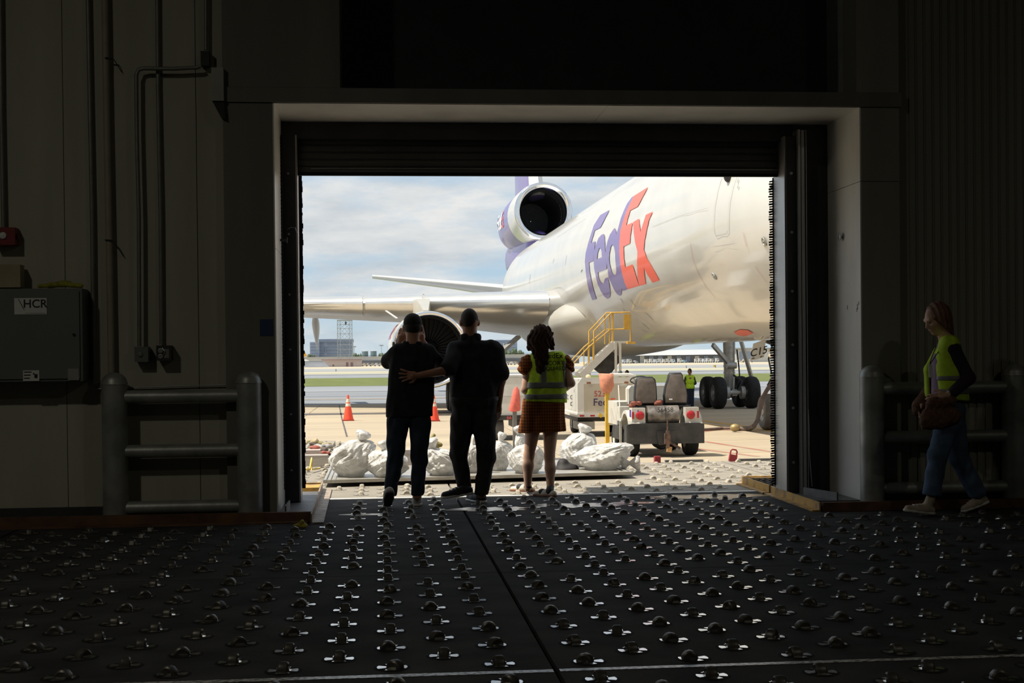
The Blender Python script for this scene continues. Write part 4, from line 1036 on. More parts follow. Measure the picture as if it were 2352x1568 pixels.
# local frame: x across, y forward (away from the hall), z up from the apron; rear axle near y = 0
def T_(b, name, M, parent=TZ, smooth=0): return b.build(name, M, parent, smooth)
OFF[TZ.name] = Vector()
b = MB(); b.prism([(-0.80, -0.55, 0.28), (-0.80, -0.55, 0.68), (-0.70, -0.55, 0.70), (0.70, -0.55, 0.70), (0.80, -0.55, 0.68), (0.80, -0.55, 0.28)], (0, 0.10, 0))
b.bb(-0.80, -0.72, -0.5, -0.15, 0.30, 0.66); b.bb(0.72, 0.80, -0.5, -0.15, 0.30, 0.66); T_(b, 'rear_bumper', m_tdark)
MB().bb(-0.45, 0.45, -0.45, 2.3, 0.34, 0.58).build('chassis', m_tdark, TZ)
for sx in (-1, 1):
    b = MB(); n = 12
    prof = [(0.0, 0.38 + 0.42 * math.sin(math.pi * k / n), -0.05 - 0.50 * math.cos(math.pi * k / n)) for k in range(n + 1)]
    ring_o = [(y, z + 0.18) for _, z, y in prof]; ring_i = [(y * 0.86, 0.56 + (z - 0.38) * 0.84) for _, z, y in prof]
    for xx, w in ((sx * 0.52, 0.24),):
        poly = [Vector((sx * 0.50, y, z)) for y, z in ring_o] + [Vector((sx * 0.50, y, z)) for y, z in reversed(ring_i)]
        vs = poly + [p + Vector((sx * 0.27, 0, -0.02)) for p in poly]; N = len(poly); h_ = N // 2
        fs = [(i, i + 1, N - 2 - i, N - 1 - i) for i in range(h_ - 1)] + [(N + i, N + N - 1 - i, N + N - 2 - i, N + i + 1) for i in range(h_ - 1)] + [(i, (i + 1) % N, N + (i + 1) % N, N + i) for i in range(N)]
        b.add(vs, fs)
    b.bb(sx * 0.42, sx * 0.70, -0.50, -0.20, 0.70, 1.02)
    f_ = T_(b, 'rear_fender', m_twhite)
    b = MB(); b.lathe([(0.088, 0), (0.088, 0.02), (0.075, 0.032), (0.02, 0.04)], (sx * 0.53, -0.50, 0.865), (0, -1, 0), 20); T_(b, 'tail_lamp', m_tail, f_, 40)
    MB().bb(sx * 0.66, sx * 0.70, -0.512, -0.50, 0.80, 0.94).build('reflector', m_tail, f_)
    wheel(TZ, (sx * 0.62, 0.0, 0.33), (1, 0, 0), 0.33, 0.27, m_tyre, mat('cream wheel disc', (0.70, 0.64, 0.50), 0.5))
    wheel(TZ, (sx * 0.60, 1.75, 0.30), (1, 0, 0), 0.30, 0.22, m_tyre, MATS['cream wheel disc'])
b = MB(); b.cyl((-0.36, -0.30, 0.86), (0.30, -0.30, 0.86), 0.20, n=24); tk = T_(b, 'tank', m_tank, TZ, 40)
b = MB(); b.text('56458', (0.0, -0.503, 0.93), (1, 0, 0), (0, 0, 1), 0.135, 0.0, weight=0.0); T_(b, 'lettering', m_black, tk)
b = MB(); b.lathe([(0.20, 0), (0.16, 0.05), (0.05, 0.06)], (0, -0.1, 0.33), (0, -1, 0), 18); b.cyl((-0.5, 0, 0.33), (0.5, 0, 0.33), 0.07); b.ell((-0.02, -0.05, 0.31), (0.2, 0.16, 0.16), 16, 10); T_(b, 'rear_axle', m_tdark, TZ, 40)
def seat(sx, w, h0, h1, neck):
    b = MB(); n = 8
    def outline(k, y):
        pts = [(-w, h0), (-w * 1.04, h0 + (h1 - h0) * 0.25), (-w * (1.0 if not neck else 0.92), h0 + (h1 - h0) * 0.55), (-w * (0.93 if not neck else 0.68), h0 + (h1 - h0) * 0.8), (-w * (0.86 if not neck else 0.62), h1 - 0.05), (-w * 0.6 * (1 if not neck else 0.8), h1)]
        pts = pts + [(-x, z) for x, z in reversed(pts)]
        cx_, cz_ = 0, (h0 + h1) / 2
        return [Vector((sx + cx_ + x * k, y + (z - h0) * -0.06, cz_ + (z - cz_) * k)) for x, z in pts]
    b.loft([outline(0.86, -0.27), outline(0.98, -0.24), outline(1.0, -0.18), outline(0.98, -0.12), outline(0.86, -0.09)])
    o = T_(b, 'seat_back', m_seatk, TZ, 50)
    b = MB(); b.loft([outline(0.80, -0.283), outline(0.88, -0.272)]); T_(b, 'seat_shell', m_seatb, o, 40)
    b = MB(); b.bb(sx - w, sx + w, -0.15, 0.40, h0 - 0.08, h0 + 0.06); T_(b, 'seat_cushion', m_seatk, TZ)
    b = MB(); b.bar((sx - 0.12, -0.12, 0.98), (sx - 0.12, 0.2, h0 - 0.05), 0.03, 0.03); b.bar((sx + 0.12, -0.12, 0.98), (sx + 0.12, 0.2, h0 - 0.05), 0.03, 0.03); T_(b, 'seat_post', m_tdark, TZ)
    return o
s1 = seat(-0.36, 0.235, 1.08, 1.66, False); s2 = seat(0.27, 0.245, 1.08, 1.74, True)
MB().bb(0.12, 0.19, -0.305, -0.295, 1.17, 1.20).build('seat_tag', m_label, s2)
MB().bb(-0.55, 0.55, -0.28, 0.3, 1.02, 1.06).build('seat_deck', m_tdark, TZ)
b = MB(); b.bb(-0.72, 0.62, 1.15, 2.35, 0.60, 1.10); b.loft([[Vector((x, y, z)) for x, z in ((-0.5, 1.05), (-0.5, 1.38), (-0.44, 1.45), (0.40, 1.45), (0.46, 1.38), (0.46, 1.05))] for y in (0.95, 1.35)]); T_(b, 'hood', m_twhite, TZ, 30)
b = MB(); b.bb(-0.80, -0.50, 0.35, 0.72, 0.72, 1.02); T_(b, 'battery_box', m_twhite)
b = MB(); b.bar((-0.80, 0.30, 0.70), (-0.70, 1.1, 1.45), 0.02, 0.05); b.bar((-0.80, 0.30, 0.20), (-0.80, 0.30, 0.72), 0.02, 0.05); b.bar((-0.70, 1.1, 1.45), (-0.52, 1.1, 1.47), 0.05, 0.03); T_(b, 'side_frame', m_twhite)
b = MB(); b.bb(-0.80, -0.74, 0.35, 1.3, 0.32, 0.60); T_(b, 'side_step', m_tdark)
b = MB(); cst = Vector((-0.33, 0.62, 1.58)); Rm = Matrix.Rotation(math.radians(-25), 3, 'X'); b.tube([cst + Rm @ Vector((0.19 * math.cos(a), 0.19 * math.sin(a), 0)) for a in np.linspace(0, 2 * math.pi, 25)[:-1]], 0.014, 8, closed=True)
for a in (0.5, 2.6, 4.7): b.bar(cst, cst + Rm @ Vector((0.18 * math.cos(a), 0.18 * math.sin(a), 0)), 0.014, 0.01)
b.cyl(cst, cst + Vector((0, 0.25, -0.45)), 0.02); T_(b, 'steering_wheel', m_tdark, TZ, 50)
b = MB(); b.prism([(-0.16, -0.56, 0.26), (-0.20, -0.56, 0.54), (0.20, -0.56, 0.54), (0.16, -0.56, 0.26)], (0, -0.03, 0)); hp = T_(b, 'hitch_plate', m_tdark)
b = MB(); b.bb(-0.05, 0.07, -0.68, -0.58, 0.28, 0.50); b.bb(-0.02, 0.04, -0.70, -0.60, 0.20, 0.56); b.cyl((0.01, -0.64, 0.2), (0.01, -0.64, 0.80), 0.014, n=8); b.bar((0.05, -0.62, 0.32), (0.28, -0.60, 0.18), 0.03, 0.05); T_(b, 'pintle_hook', m_rustb, hp)
MB().box((0.04, -0.66, 0.17), (0.10, 0.05, 0.11), 0, Matrix.Rotation(0.15, 3, 'Y')).build('hook_tag', mat('worn brass block', (0.55, 0.32, 0.14), 0.6, var=0.3, vscale=20), hp)
b = MB(); b.tube([(-0.02, -0.51, 1.04), (-0.0, -0.53, 0.95), (0.0, -0.54, 0.80), (0.05, -0.53, 0.66)], 0.006, 5); T_(b, 'cable', m_tdark, TZ)
for (x, w, z) in ((-0.04, 0.10, 1.10), (-0.58, 0.09, 1.07)):
    b = MB(); V_, Q_ = sdf_mesh([ell_((x + rng.uniform(-w, w), -0.28 + rng.uniform(-0.03, 0.03), z + rng.uniform(-0.03, 0.05)), (0.06, 0.05, 0.035)) for k in range(7)], 0.012, 0.03); b.add(V_.tolist(), Q_.tolist()); T_(b, 'rag', m_ragr, TZ, 180)
b = MB(); b.prism([(-0.725, -0.38, 0.98), (-0.56, -0.51, 0.98), (-0.585, -0.515, 0.82), (-0.73, -0.40, 0.84)], (-0.004, -0.004, 0)); st = T_(b, 'sticker', mat('purple sticker', (0.10, 0.045, 0.24), 0.5), TZ)
b = MB(); b.text('X', (-0.648, -0.460, 0.85), (0.8, -0.6, 0), (0, 0, 1), 0.14, 0.008, weight=0.01); T_(b, 'print', mat('pink print', (0.75, 0.20, 0.28), 0.5), st)
# red chocks at the dock's edge
def chock(label, x, y, lean, hole):
    p = atZ(x, y, -0.02); p.y = 17.6
    p = atY(x, y, 17.62); p.z = 0.0
    t = thing('wheel_chock', label, 'chock', tuple(p), 'red chocks on the dock edge')
    m_ch = mat('faded red chock', (0.36, 0.035, 0.045), 0.6, var=0.25, vscale=12)
    if hole:
        b = MB(); R = Matrix.Rotation(lean, 3, 'Y')
        def P(x_, z_): return p + R @ Vector((x_, 0, z_))
        b.prism([P(-0.05, 0), P(0.05, 0), P(0.05, 0.09), P(-0.05, 0.09)], (0, 0.05, 0)); b.build('block', m_ch, t)
        b = MB(); b.tube([P(-0.042, 0.08) + Vector((0, 0.025, 0)), P(-0.042, 0.135) + Vector((0, 0.025, 0)), P(-0.025, 0.155) + Vector((0, 0.025, 0)), P(0.025, 0.155) + Vector((0, 0.025, 0)), P(0.042, 0.135) + Vector((0, 0.025, 0)), P(0.042, 0.08) + Vector((0, 0.025, 0))], 0.010, 8); b.build('handle', m_ch, t, smooth=60)
    else:
        MB().bb(p.x - 0.038, p.x + 0.038, p.y, p.y + 0.08, 0, 0.085).build('block', m_ch, t); MB().bb(p.x - 0.028, p.x + 0.036, p.y - 0.006, p.y, 0.012, 0.06).build('face_plate', mat('dark red face', (0.24, 0.02, 0.03), 0.6), t)
chock('square red stop block on the dock edge behind the tractor', 1511, 1063, 0, False)
chock('leaning red stop with a loop handle on the dock edge', 1683, 1063, 0.18, True)
for x0, x1 in ((1528, 1615), (1697, 1790)):
    p, q_ = atY(x0, 1061, 17.68), atY(x1, 1059, 17.68)
    b = MB(); b.bb(p.x, q_.x, 17.66, 17.72, 0.0, 0.03)
    tag(b.build('dock_bar', m_plate), 'flat grey bar lying on the dock edge beside the %s' % ('square red stop' if x0 < 1600 else 'leaning red stop'), 'bar')

# ------------------------------------------------------------------ white ground power unit
gp = atZ(1375, 1003, AP); G = thing('ground_power_unit', 'white ground power unit lettered with a red number behind the tractor', 'generator', (gp.x, gp.y + 0.4, AP), local=True)
OFF[G.name] = Vector()
m_gw = mat('glossy white enamel', (0.656, 0.648, 0.607), 0.35, var=0.05, vscale=3)
m_gpanel = mat('cream side panel', (0.492, 0.443, 0.361), 0.45, var=0.06, vscale=3)
gx0, gx1 = -0.52, 0.95
b = MB(); b.bb(gx0, gx1, -0.3, 2.6, 0.62, 1.52); T_(b, 'body', m_gw, G)
b = MB(); b.loft([[Vector((x, y, z)) for x, z in ((gx0 - 0.02, 0.62), (gx0 - 0.02, 1.40), (gx0 + 0.10, 1.56), (gx1 - 0.05, 1.56), (gx1 + 0.03, 1.45), (gx1 + 0.03, 0.62))] for y in (-0.36, -0.30)]); T_(b, 'front_frame', m_gw, G)
b = MB(); b.bb(gx0 + 0.14, gx1 - 0.06, -0.375, -0.36, 0.64, 1.40); pn = T_(b, 'front_panel', m_gpanel, G)
b = MB(); b.text('5230', (gx0 + 0.62, -0.38, 1.06), (1, 0, 0), (0, 0, 1), 0.21, 0.0, weight=0.012); T_(b, 'number', m_redthin, pn)
b = MB(); b.text('Fed', (gx0 + 0.40, -0.38, 0.82), (1, 0, 0), (0, 0, 1), 0.27, 0.0, weight=0.012, align='L'); T_(b, 'lettering', mat('dark purple print', (0.05, 0.03, 0.10), 0.5), pn)
b = MB(); b.text('Ex', (gx0 + 0.86, -0.38, 0.82), (1, 0, 0), (0, 0, 1), 0.27, 0.0, weight=0.012, align='L'); T_(b, 'lettering', m_orange, pn)
b = MB(); b.text('NM', (gx0 + 0.56, -0.38, 0.66), (1, 0, 0), (0, 0, 1), 0.09, 0.0); T_(b, 'small_print', m_line, pn)
for x in (gx0 + 0.22, gx1 - 0.25): MB().bb(x, x + 0.11, -0.38, -0.374, 1.40, 1.44).build('marker_lamp', mat('amber lens', (0.30, 0.10, 0.04), 0.3), pn)
b = MB(); b.bb(gx0 - 0.04, gx1 + 0.02, -0.42, 2.6, 0.52, 0.62); T_(b, 'bumper', m_gw, G)
for k in range(5): MB().box((0.05 + 0.19 * k, -0.423, 0.565), (0.10, 0.006, 0.10), 0, Matrix.Rotation(0.5, 3, 'Y')).build('hazard_stripe', m_ox if k % 2 == 0 else m_tdark, G)
for x in (gx0 + 0.02, gx0 + 0.30): MB().bb(x, x + 0.12, -0.425, -0.42, 0.54, 0.58).build('reflector', m_tail, G)
b = MB(); b.bb(gx0 - 0.02, gx0 + 0.42, -0.40, 0.6, 0.20, 0.40); T_(b, 'fuel_tank', mat('grey tank paint', (0.36, 0.34, 0.30), 0.5), G)
b = MB(); b.bb(gx0, gx1 - 0.1, -0.2, 2.4, 0.40, 0.54); T_(b, 'chassis', m_tdark, G)
for sx in (gx0 + 0.15, gx1 - 0.3):
    for yy in (0.2, 2.0): wheel(G, (sx + 0.08, yy, 0.29), (1, 0, 0), 0.29, 0.22, m_tyre, m_hub)
b = MB(); b.bb(0.25, 0.95, -0.25, -0.18, 0.30, 0.36); T_(b, 'axle_bar', m_gw, G)
b = MB()
for y in (0.1, 0.9): b.bb(gx0 - 0.006, gx0, y, y + 0.7, 0.68, 1.36)
T_(b, 'side_door', m_gw, G)
for y, z in ((0.75, 1.02), (0.75, 0.84), (1.5, 1.0)): b = MB(); b.tube([(gx0 - 0.01, y, z - 0.05), (gx0 - 0.05, y, z - 0.04), (gx0 - 0.05, y, z + 0.04), (gx0 - 0.01, y, z + 0.05)], 0.012, 6); T_(b, 'handle', m_tdark, G)
b = MB(); b.text('E-S', (gx0 - 0.008, 0.35, 1.16), (0, -1, 0), (0, 0, 1), 0.12, 0.0); T_(b, 'print', m_tdark, G)
b = MB(); b.text('EX', (gx0 - 0.008, 0.45, 1.42), (0, -1, 0), (0, 0, 1), 0.10, 0.0); T_(b, 'print', m_orange, G)
b = MB(); b.cyl((gx1 - 0.32, -0.15, 1.56), (gx1 - 0.32, -0.15, 1.66), 0.05); b.ell((gx1 - 0.32, -0.15, 1.67), (0.06, 0.06, 0.06), 12, 8); T_(b, 'vent_cap', m_tdark, G, 40)
b = MB(); b.tube([(0.35, -0.2, 1.62), (gx1 - 0.1, -0.2, 1.62), (gx1 + 0.06, -0.2, 1.58), (gx1 + 0.08, -0.2, 1.48)], 0.05, 10); T_(b, 'exhaust', m_gw, G, 60)
b = MB(); b.ell((gx0 + 0.32, 0.0, 1.58), (0.07, 0.07, 0.06), 12, 8); T_(b, 'beacon', mat('cream beacon', (0.75, 0.62, 0.36), 0.4), G, 60)

# ------------------------------------------------------------------ white cargo loader behind the woman
cp = atZ(1145, 1012, AP); K = thing('equipment_trailer', 'white box trailer with red numerals on its black frame', 'trailer', (cp.x, cp.y + 0.3, AP), local=True); OFF[K.name] = Vector()
b = MB(); b.bb(-0.12, 1.55, -0.25, 2.2, 0.64, 1.66); T_(b, 'body', mat('pale grey enamel', (0.66, 0.65, 0.61), 0.45, var=0.06), K)
b = MB(); b.bb(-0.12, 1.55, -0.26, -0.25, 1.12, 1.135); b.bb(-0.12, 1.55, -0.26, -0.25, 1.60, 1.62); T_(b, 'body_seam', m_line, K)
b = MB(); b.bb(-0.16, 1.6, -0.30, 2.3, 0.52, 0.64); fr_ = T_(b, 'frame', m_tdark, K)
b = MB(); b.text('66 9', (0.22, -0.304, 0.542), (1, 0, 0), (0, 0, 1), 0.125, 0.0, align='L', weight=0.01); T_(b, 'number', mat('red numerals', (0.75, 0.10, 0.08), 0.5), fr_)
for x in (0.0, 1.35): wheel(K, (x, 0.1, 0.30), (1, 0, 0), 0.30, 0.32, mat('dusty tyre', (0.10, 0.095, 0.09), 0.85, var=0.2), m_hub)
MB().bb(-0.22, -0.10, -0.12, -0.10, 0.16, 0.36).build('reflector', m_ox, K)
b = MB(); b.bb(0.45, 0.95, -0.2, 1.8, 0.30, 0.52); T_(b, 'underframe', m_tdark, K)
MB().bb(0.68, 0.98, -0.28, -0.2, 1.66, 1.76).build('top_box', m_gw, K)

# ------------------------------------------------------------------ upright tow bars under cloth covers
def tow_bar(label, px0, base, top_, Y, M_cov, M_bar, splay, bag):
    c0 = atY(*base, Y); c1 = atY(*top_, Y)
    t = thing('tow_bar', label, 'tow bar', (c0.x, Y, AP))
    b = MB(); b.bar(Vector((c0.x, Y, AP)), Vector((c0.x, Y, AP + 0.04)), 0.28, 0.28); 
    b.bar(Vector((c0.x, Y, AP + 0.02)), c0 + Vector((0, 0, 0.15)), 0.11, 0.09); b.build('bar', M_bar, t)
    b = MB(); rings = []; n = 20; ht = c1.z - c0.z
    for f_, w, d in bag:
        ctr = c0.lerp(c1, f_)
        rings.append([ctr + Vector((w * math.cos(2 * math.pi * k / n) * (1 + 0.10 * math.sin(5 * 2 * math.pi * k / n + f_ * 4)), d * math.sin(2 * math.pi * k / n) * (1 + 0.1 * math.cos(3 * 2 * math.pi * k / n)), 0.02 * ht * math.sin(4 * math.pi * k / n + 2))) for k in range(n)])
    b.loft(rings); b.build('cloth_cover', M_cov, t, smooth=50)
    return t
tow_bar('upright tow bar under a faded salmon cloth cover on a yellow post', 0, (1394, 902), (1392, 858), 32.5, mat('faded salmon cloth', (0.66, 0.27, 0.17), 0.9, var=0.15, vscale=12, bump=0.3, bscale=18), m_ox, 0, ((0, 0.085, 0.07), (0.05, 0.11, 0.09), (0.35, 0.165, 0.12), (0.7, 0.16, 0.11), (0.97, 0.17, 0.06), (1.0, 0.165, 0.03)))
tow_bar('upright grey tow bar under a pointed coral red cloth cover', 0, (1182, 944), (1186, 888), 32.0, mat('coral red cloth', (0.78, 0.17, 0.13), 0.9, var=0.12, vscale=12, bump=0.3, bscale=18), mat('grey tow bar', (0.18, 0.17, 0.16), 0.6), 0, ((0, 0.12, 0.09), (0.06, 0.135, 0.10), (0.5, 0.105, 0.09), (0.85, 0.07, 0.05), (1.0, 0.01, 0.01)))

# ------------------------------------------------------------------ maintenance stairs under the fuselage
YS_ = 43.2
S_ = lambda x, y, dy=0.0: atY(x, y, YS_ + dy)
SG = thing('boarding_steps', 'yellow railed maintenance steps with white stringers under the fuselage', 'steps', (S_(1400, 930).x, YS_, AP))
m_yr = mat('yellow handrail', (0.607, 0.361, 0.057), 0.5, var=0.12, vscale=6)
m_sw = mat('white stringer paint', (0.558, 0.549, 0.508), 0.5, var=0.06)
for dy, dx in ((0.0, 0), (0.75, -11)):
    rail = [(1322 + dx - 12, 838), (1352 + dx, 800), (1364 + dx, 760), (1403 + dx, 717), (1447 + dx * 0.2, 717)]
    b = MB(); b.tube([S_(1364 + dx, 845, dy), S_(1364 + dx, 760, dy), S_(1404 + dx, 718, dy), S_(1446, 717, dy), S_(1448, 722, dy), S_(1448, 784, dy)], 0.022, 8); b.build('handrail', m_yr, SG, smooth=50)
    b = MB(); b.tube([S_(1310 + dx, 842, dy), S_(1352 + dx, 797, dy), S_(1402 + dx, 756, dy), S_(1448, 755, dy)], 0.020, 8); b.build('midrail', m_yr, SG, smooth=50)
    for x, y0, y1 in ((1408 + dx * 0.2, 717, 797), (1400 + dx, 720, 790), (1352 + dx, 797, 840), (1362 + dx, 790, 848)):
        b = MB(); b.cyl(S_(x, y0, dy), S_(x, y1, dy), 0.018, n=8); b.build('baluster', m_yr, SG)
    b = MB(); b.bar(S_(1335 + dx, 864, dy), S_(1412 + dx * 0.3, 790, dy), 0.05, 0.22); b.build('stringer', m_sw, SG)
for k in range(7):
    p = S_(1345 + 10.5 * k, 855 - 10 * k, 0); q_ = S_(1345 + 10.5 * k - 9, 855 - 10 * k, 0.75)
    b = MB(); b.bar(p, q_, 0.22, 0.03); b.build('tread', m_sw, SG)
b = MB(); p = S_(1412, 783); b.bb(p.x, S_(1447, 783).x, YS_, YS_ + 0.8, p.z - 0.06, p.z); b.build('platform', m_sw, SG)
for x in (1414, 1424):
    b = MB(); p = S_(x, 786); b.bar(p, Vector((p.x, p.y, AP)), 0.07, 0.07); b.build('leg', m_sw, SG)
    p = S_(x - 70, 856, 0.4); b = MB(); b.bar(p, Vector((p.x, p.y, AP)), 0.07, 0.07); b.build('leg', m_sw, SG)
b = MB(); p = S_(1440, 755); b.bb(p.x - 0.10, p.x + 0.08, YS_ - 0.02, YS_ + 0.02, p.z, S_(1440, 722).z); b.build('gate_panel', m_yr, SG)
b = MB(); p = S_(1446, 786); b.bb(p.x - 0.1, p.x + 0.16, YS_ - 0.2, YS_ + 0.1, p.z - 0.05, p.z + 0.02); b.build('toe_plate', m_yr, SG)
b = MB(); b.bar(S_(1378, 858, 0.3), S_(1412, 812, 0.3), 0.10, 0.55); b.build('under_brace', m_tdark, SG)

# ------------------------------------------------------------------ traffic cones
def cone(label, x, y):
    p = atZ(x, y, AP); t = thing('traffic_cone', label, 'cone', tuple(p), 'orange cones on the apron'); H_ = 0.86
    b = MB(); b.bb(p.x - 0.20, p.x + 0.20, p.y - 0.20, p.y + 0.20, AP, AP + 0.04); b.build('base', mat('dark orange base', (0.40, 0.06, 0.03), 0.7), t)
    mo = mat('orange cone plastic', (0.90, 0.085, 0.035), 0.5, var=0.06); mw = mat('cone reflective collar', (0.80, 0.66, 0.52), 0.4, var=0.1)
    for nm, f0, f1, M in (('body', 0.0, 0.54, mo), ('collar', 0.54, 0.66, mw), ('body_band', 0.66, 0.70, mo), ('collar', 0.70, 0.84, mw), ('tip', 0.84, 1.0, mo)):
        r_ = lambda f: 0.155 * (1 - f) + 0.025
        b = MB(); b.cyl(p + Vector((0, 0, 0.04 + f0 * H_)), p + Vector((0, 0, 0.04 + f1 * H_)), r_(f0), r_(f1), 20); b.build(nm, M, t, smooth=40)
cone('orange traffic cone with pale collar standing alone on the apron', 800, 966)
cone('orange traffic cone half hidden behind the man in a cap', 997, 967)

# ------------------------------------------------------------------ aluminium cargo pallet with rubbish bags
m_alu = mat('scratched aluminium', (0.62, 0.60, 0.55), 0.42, 0.55, vscale=9, color2=(0.42, 0.40, 0.36), stretch=(0.3, 3, 1), bump=0.1)
PZ = 0.045
def pal(u, v):                      # pallet frame: u along the front edge, v away from the hall
    return Vector((-0.60 + 3.42 * u + 0.0 * v, 14.92 + 0.42 * u + 2.45 * v, 0))
pt = thing('cargo_pallet', 'flat aluminium cargo pallet carrying bags of rubbish', 'pallet', tuple(pal(0.5, 0.5)))
b = MB(); P4 = [pal(0, 0), pal(1, 0), pal(1, 1), pal(0, 1)]; b.prism([p + Vector((0, 0, PZ)) for p in P4], (0, 0, 0.018)); b.build('sheet', m_alu, pt)
for i, (p, q_) in enumerate(zip(P4, P4[1:] + P4[:1])):
    d = (q_ - p).normalized(); n = Vector((-d.y, d.x, 0))
    b = MB()
    for k, (off, z, h_) in enumerate(((0.015, PZ + 0.018, 0.034), (0.06, PZ + 0.020, 0.022), (0.11, PZ + 0.018, 0.012))):
        b.bar(p + n * off + Vector((0, 0, z)), q_ + n * off + Vector((0, 0, z)), 0.03 if k else 0.026, h_)
    b.build('edge_rail', m_alu, pt)

m_bag = mat('white translucent bag film', (0.86, 0.85, 0.83), 0.16, vscale=6.5, color2=(0.46, 0.44, 0.41), ramp=(0.36, 0.52), bump=0.0, spec=0.6, detail=8, stretch=(1, 1, 1.8))
M = m_bag; t_ = M.node_tree; bs = t_.nodes['Principled BSDF']
nzb = t_.nodes.new('ShaderNodeTexNoise'); nzb.inputs['Scale'].default_value = 9.0; nzb.inputs['Detail'].default_value = 3; nzb.inputs['Distortion'].default_value = 2.2
vor = t_.nodes.new('ShaderNodeTexVoronoi'); vor.feature = 'DISTANCE_TO_EDGE'; vor.inputs['Scale'].default_value = 12.0
tcb = t_.nodes.new('ShaderNodeTexCoord'); mpb = t_.nodes.new('ShaderNodeMapping'); mpb.inputs['Scale'].default_value = (1, 1, 2.0)
t_.links.new(tcb.outputs['Object'], mpb.inputs[0]); t_.links.new(mpb.outputs[0], nzb.inputs['Vector'])
vm = t_.nodes.new('ShaderNodeVectorMath'); vm.operation = 'MULTIPLY_ADD'; t_.links.new(nzb.outputs['Color'], vm.inputs[0]); vm.inputs[1].default_value = (0.25, 0.25, 0.25); t_.links.new(mpb.outputs[0], vm.inputs[2])
t_.links.new(vm.outputs[0], vor.inputs['Vector'])
mxb = t_.nodes.new('ShaderNodeMath'); mxb.operation = 'ADD'; t_.links.new(nzb.outputs['Fac'], mxb.inputs[0]); t_.links.new(vor.outputs['Distance'], mxb.inputs[1])
bpb = t_.nodes.new('ShaderNodeBump'); bpb.inputs['Strength'].default_value = 0.5; bpb.inputs['Distance'].default_value = 0.02
t_.links.new(mxb.outputs[0], bpb.inputs['Height']); t_.links.new(bpb.outputs[0], bs.inputs['Normal'])
tr = t_.nodes.new('ShaderNodeBsdfTranslucent'); tr.inputs['Color'].default_value = (0.92, 0.91, 0.88, 1); t_.links.new(bpb.outputs[0], tr.inputs['Normal'])
mxs = t_.nodes.new('ShaderNodeMixShader'); mxs.inputs[0].default_value = 0.22; t_.links.new(bs.outputs[0], mxs.inputs[1]); t_.links.new(tr.outputs[0], mxs.inputs[2]); t_.links.new(mxs.outputs[0], t_.nodes['Material Output'].inputs['Surface'])

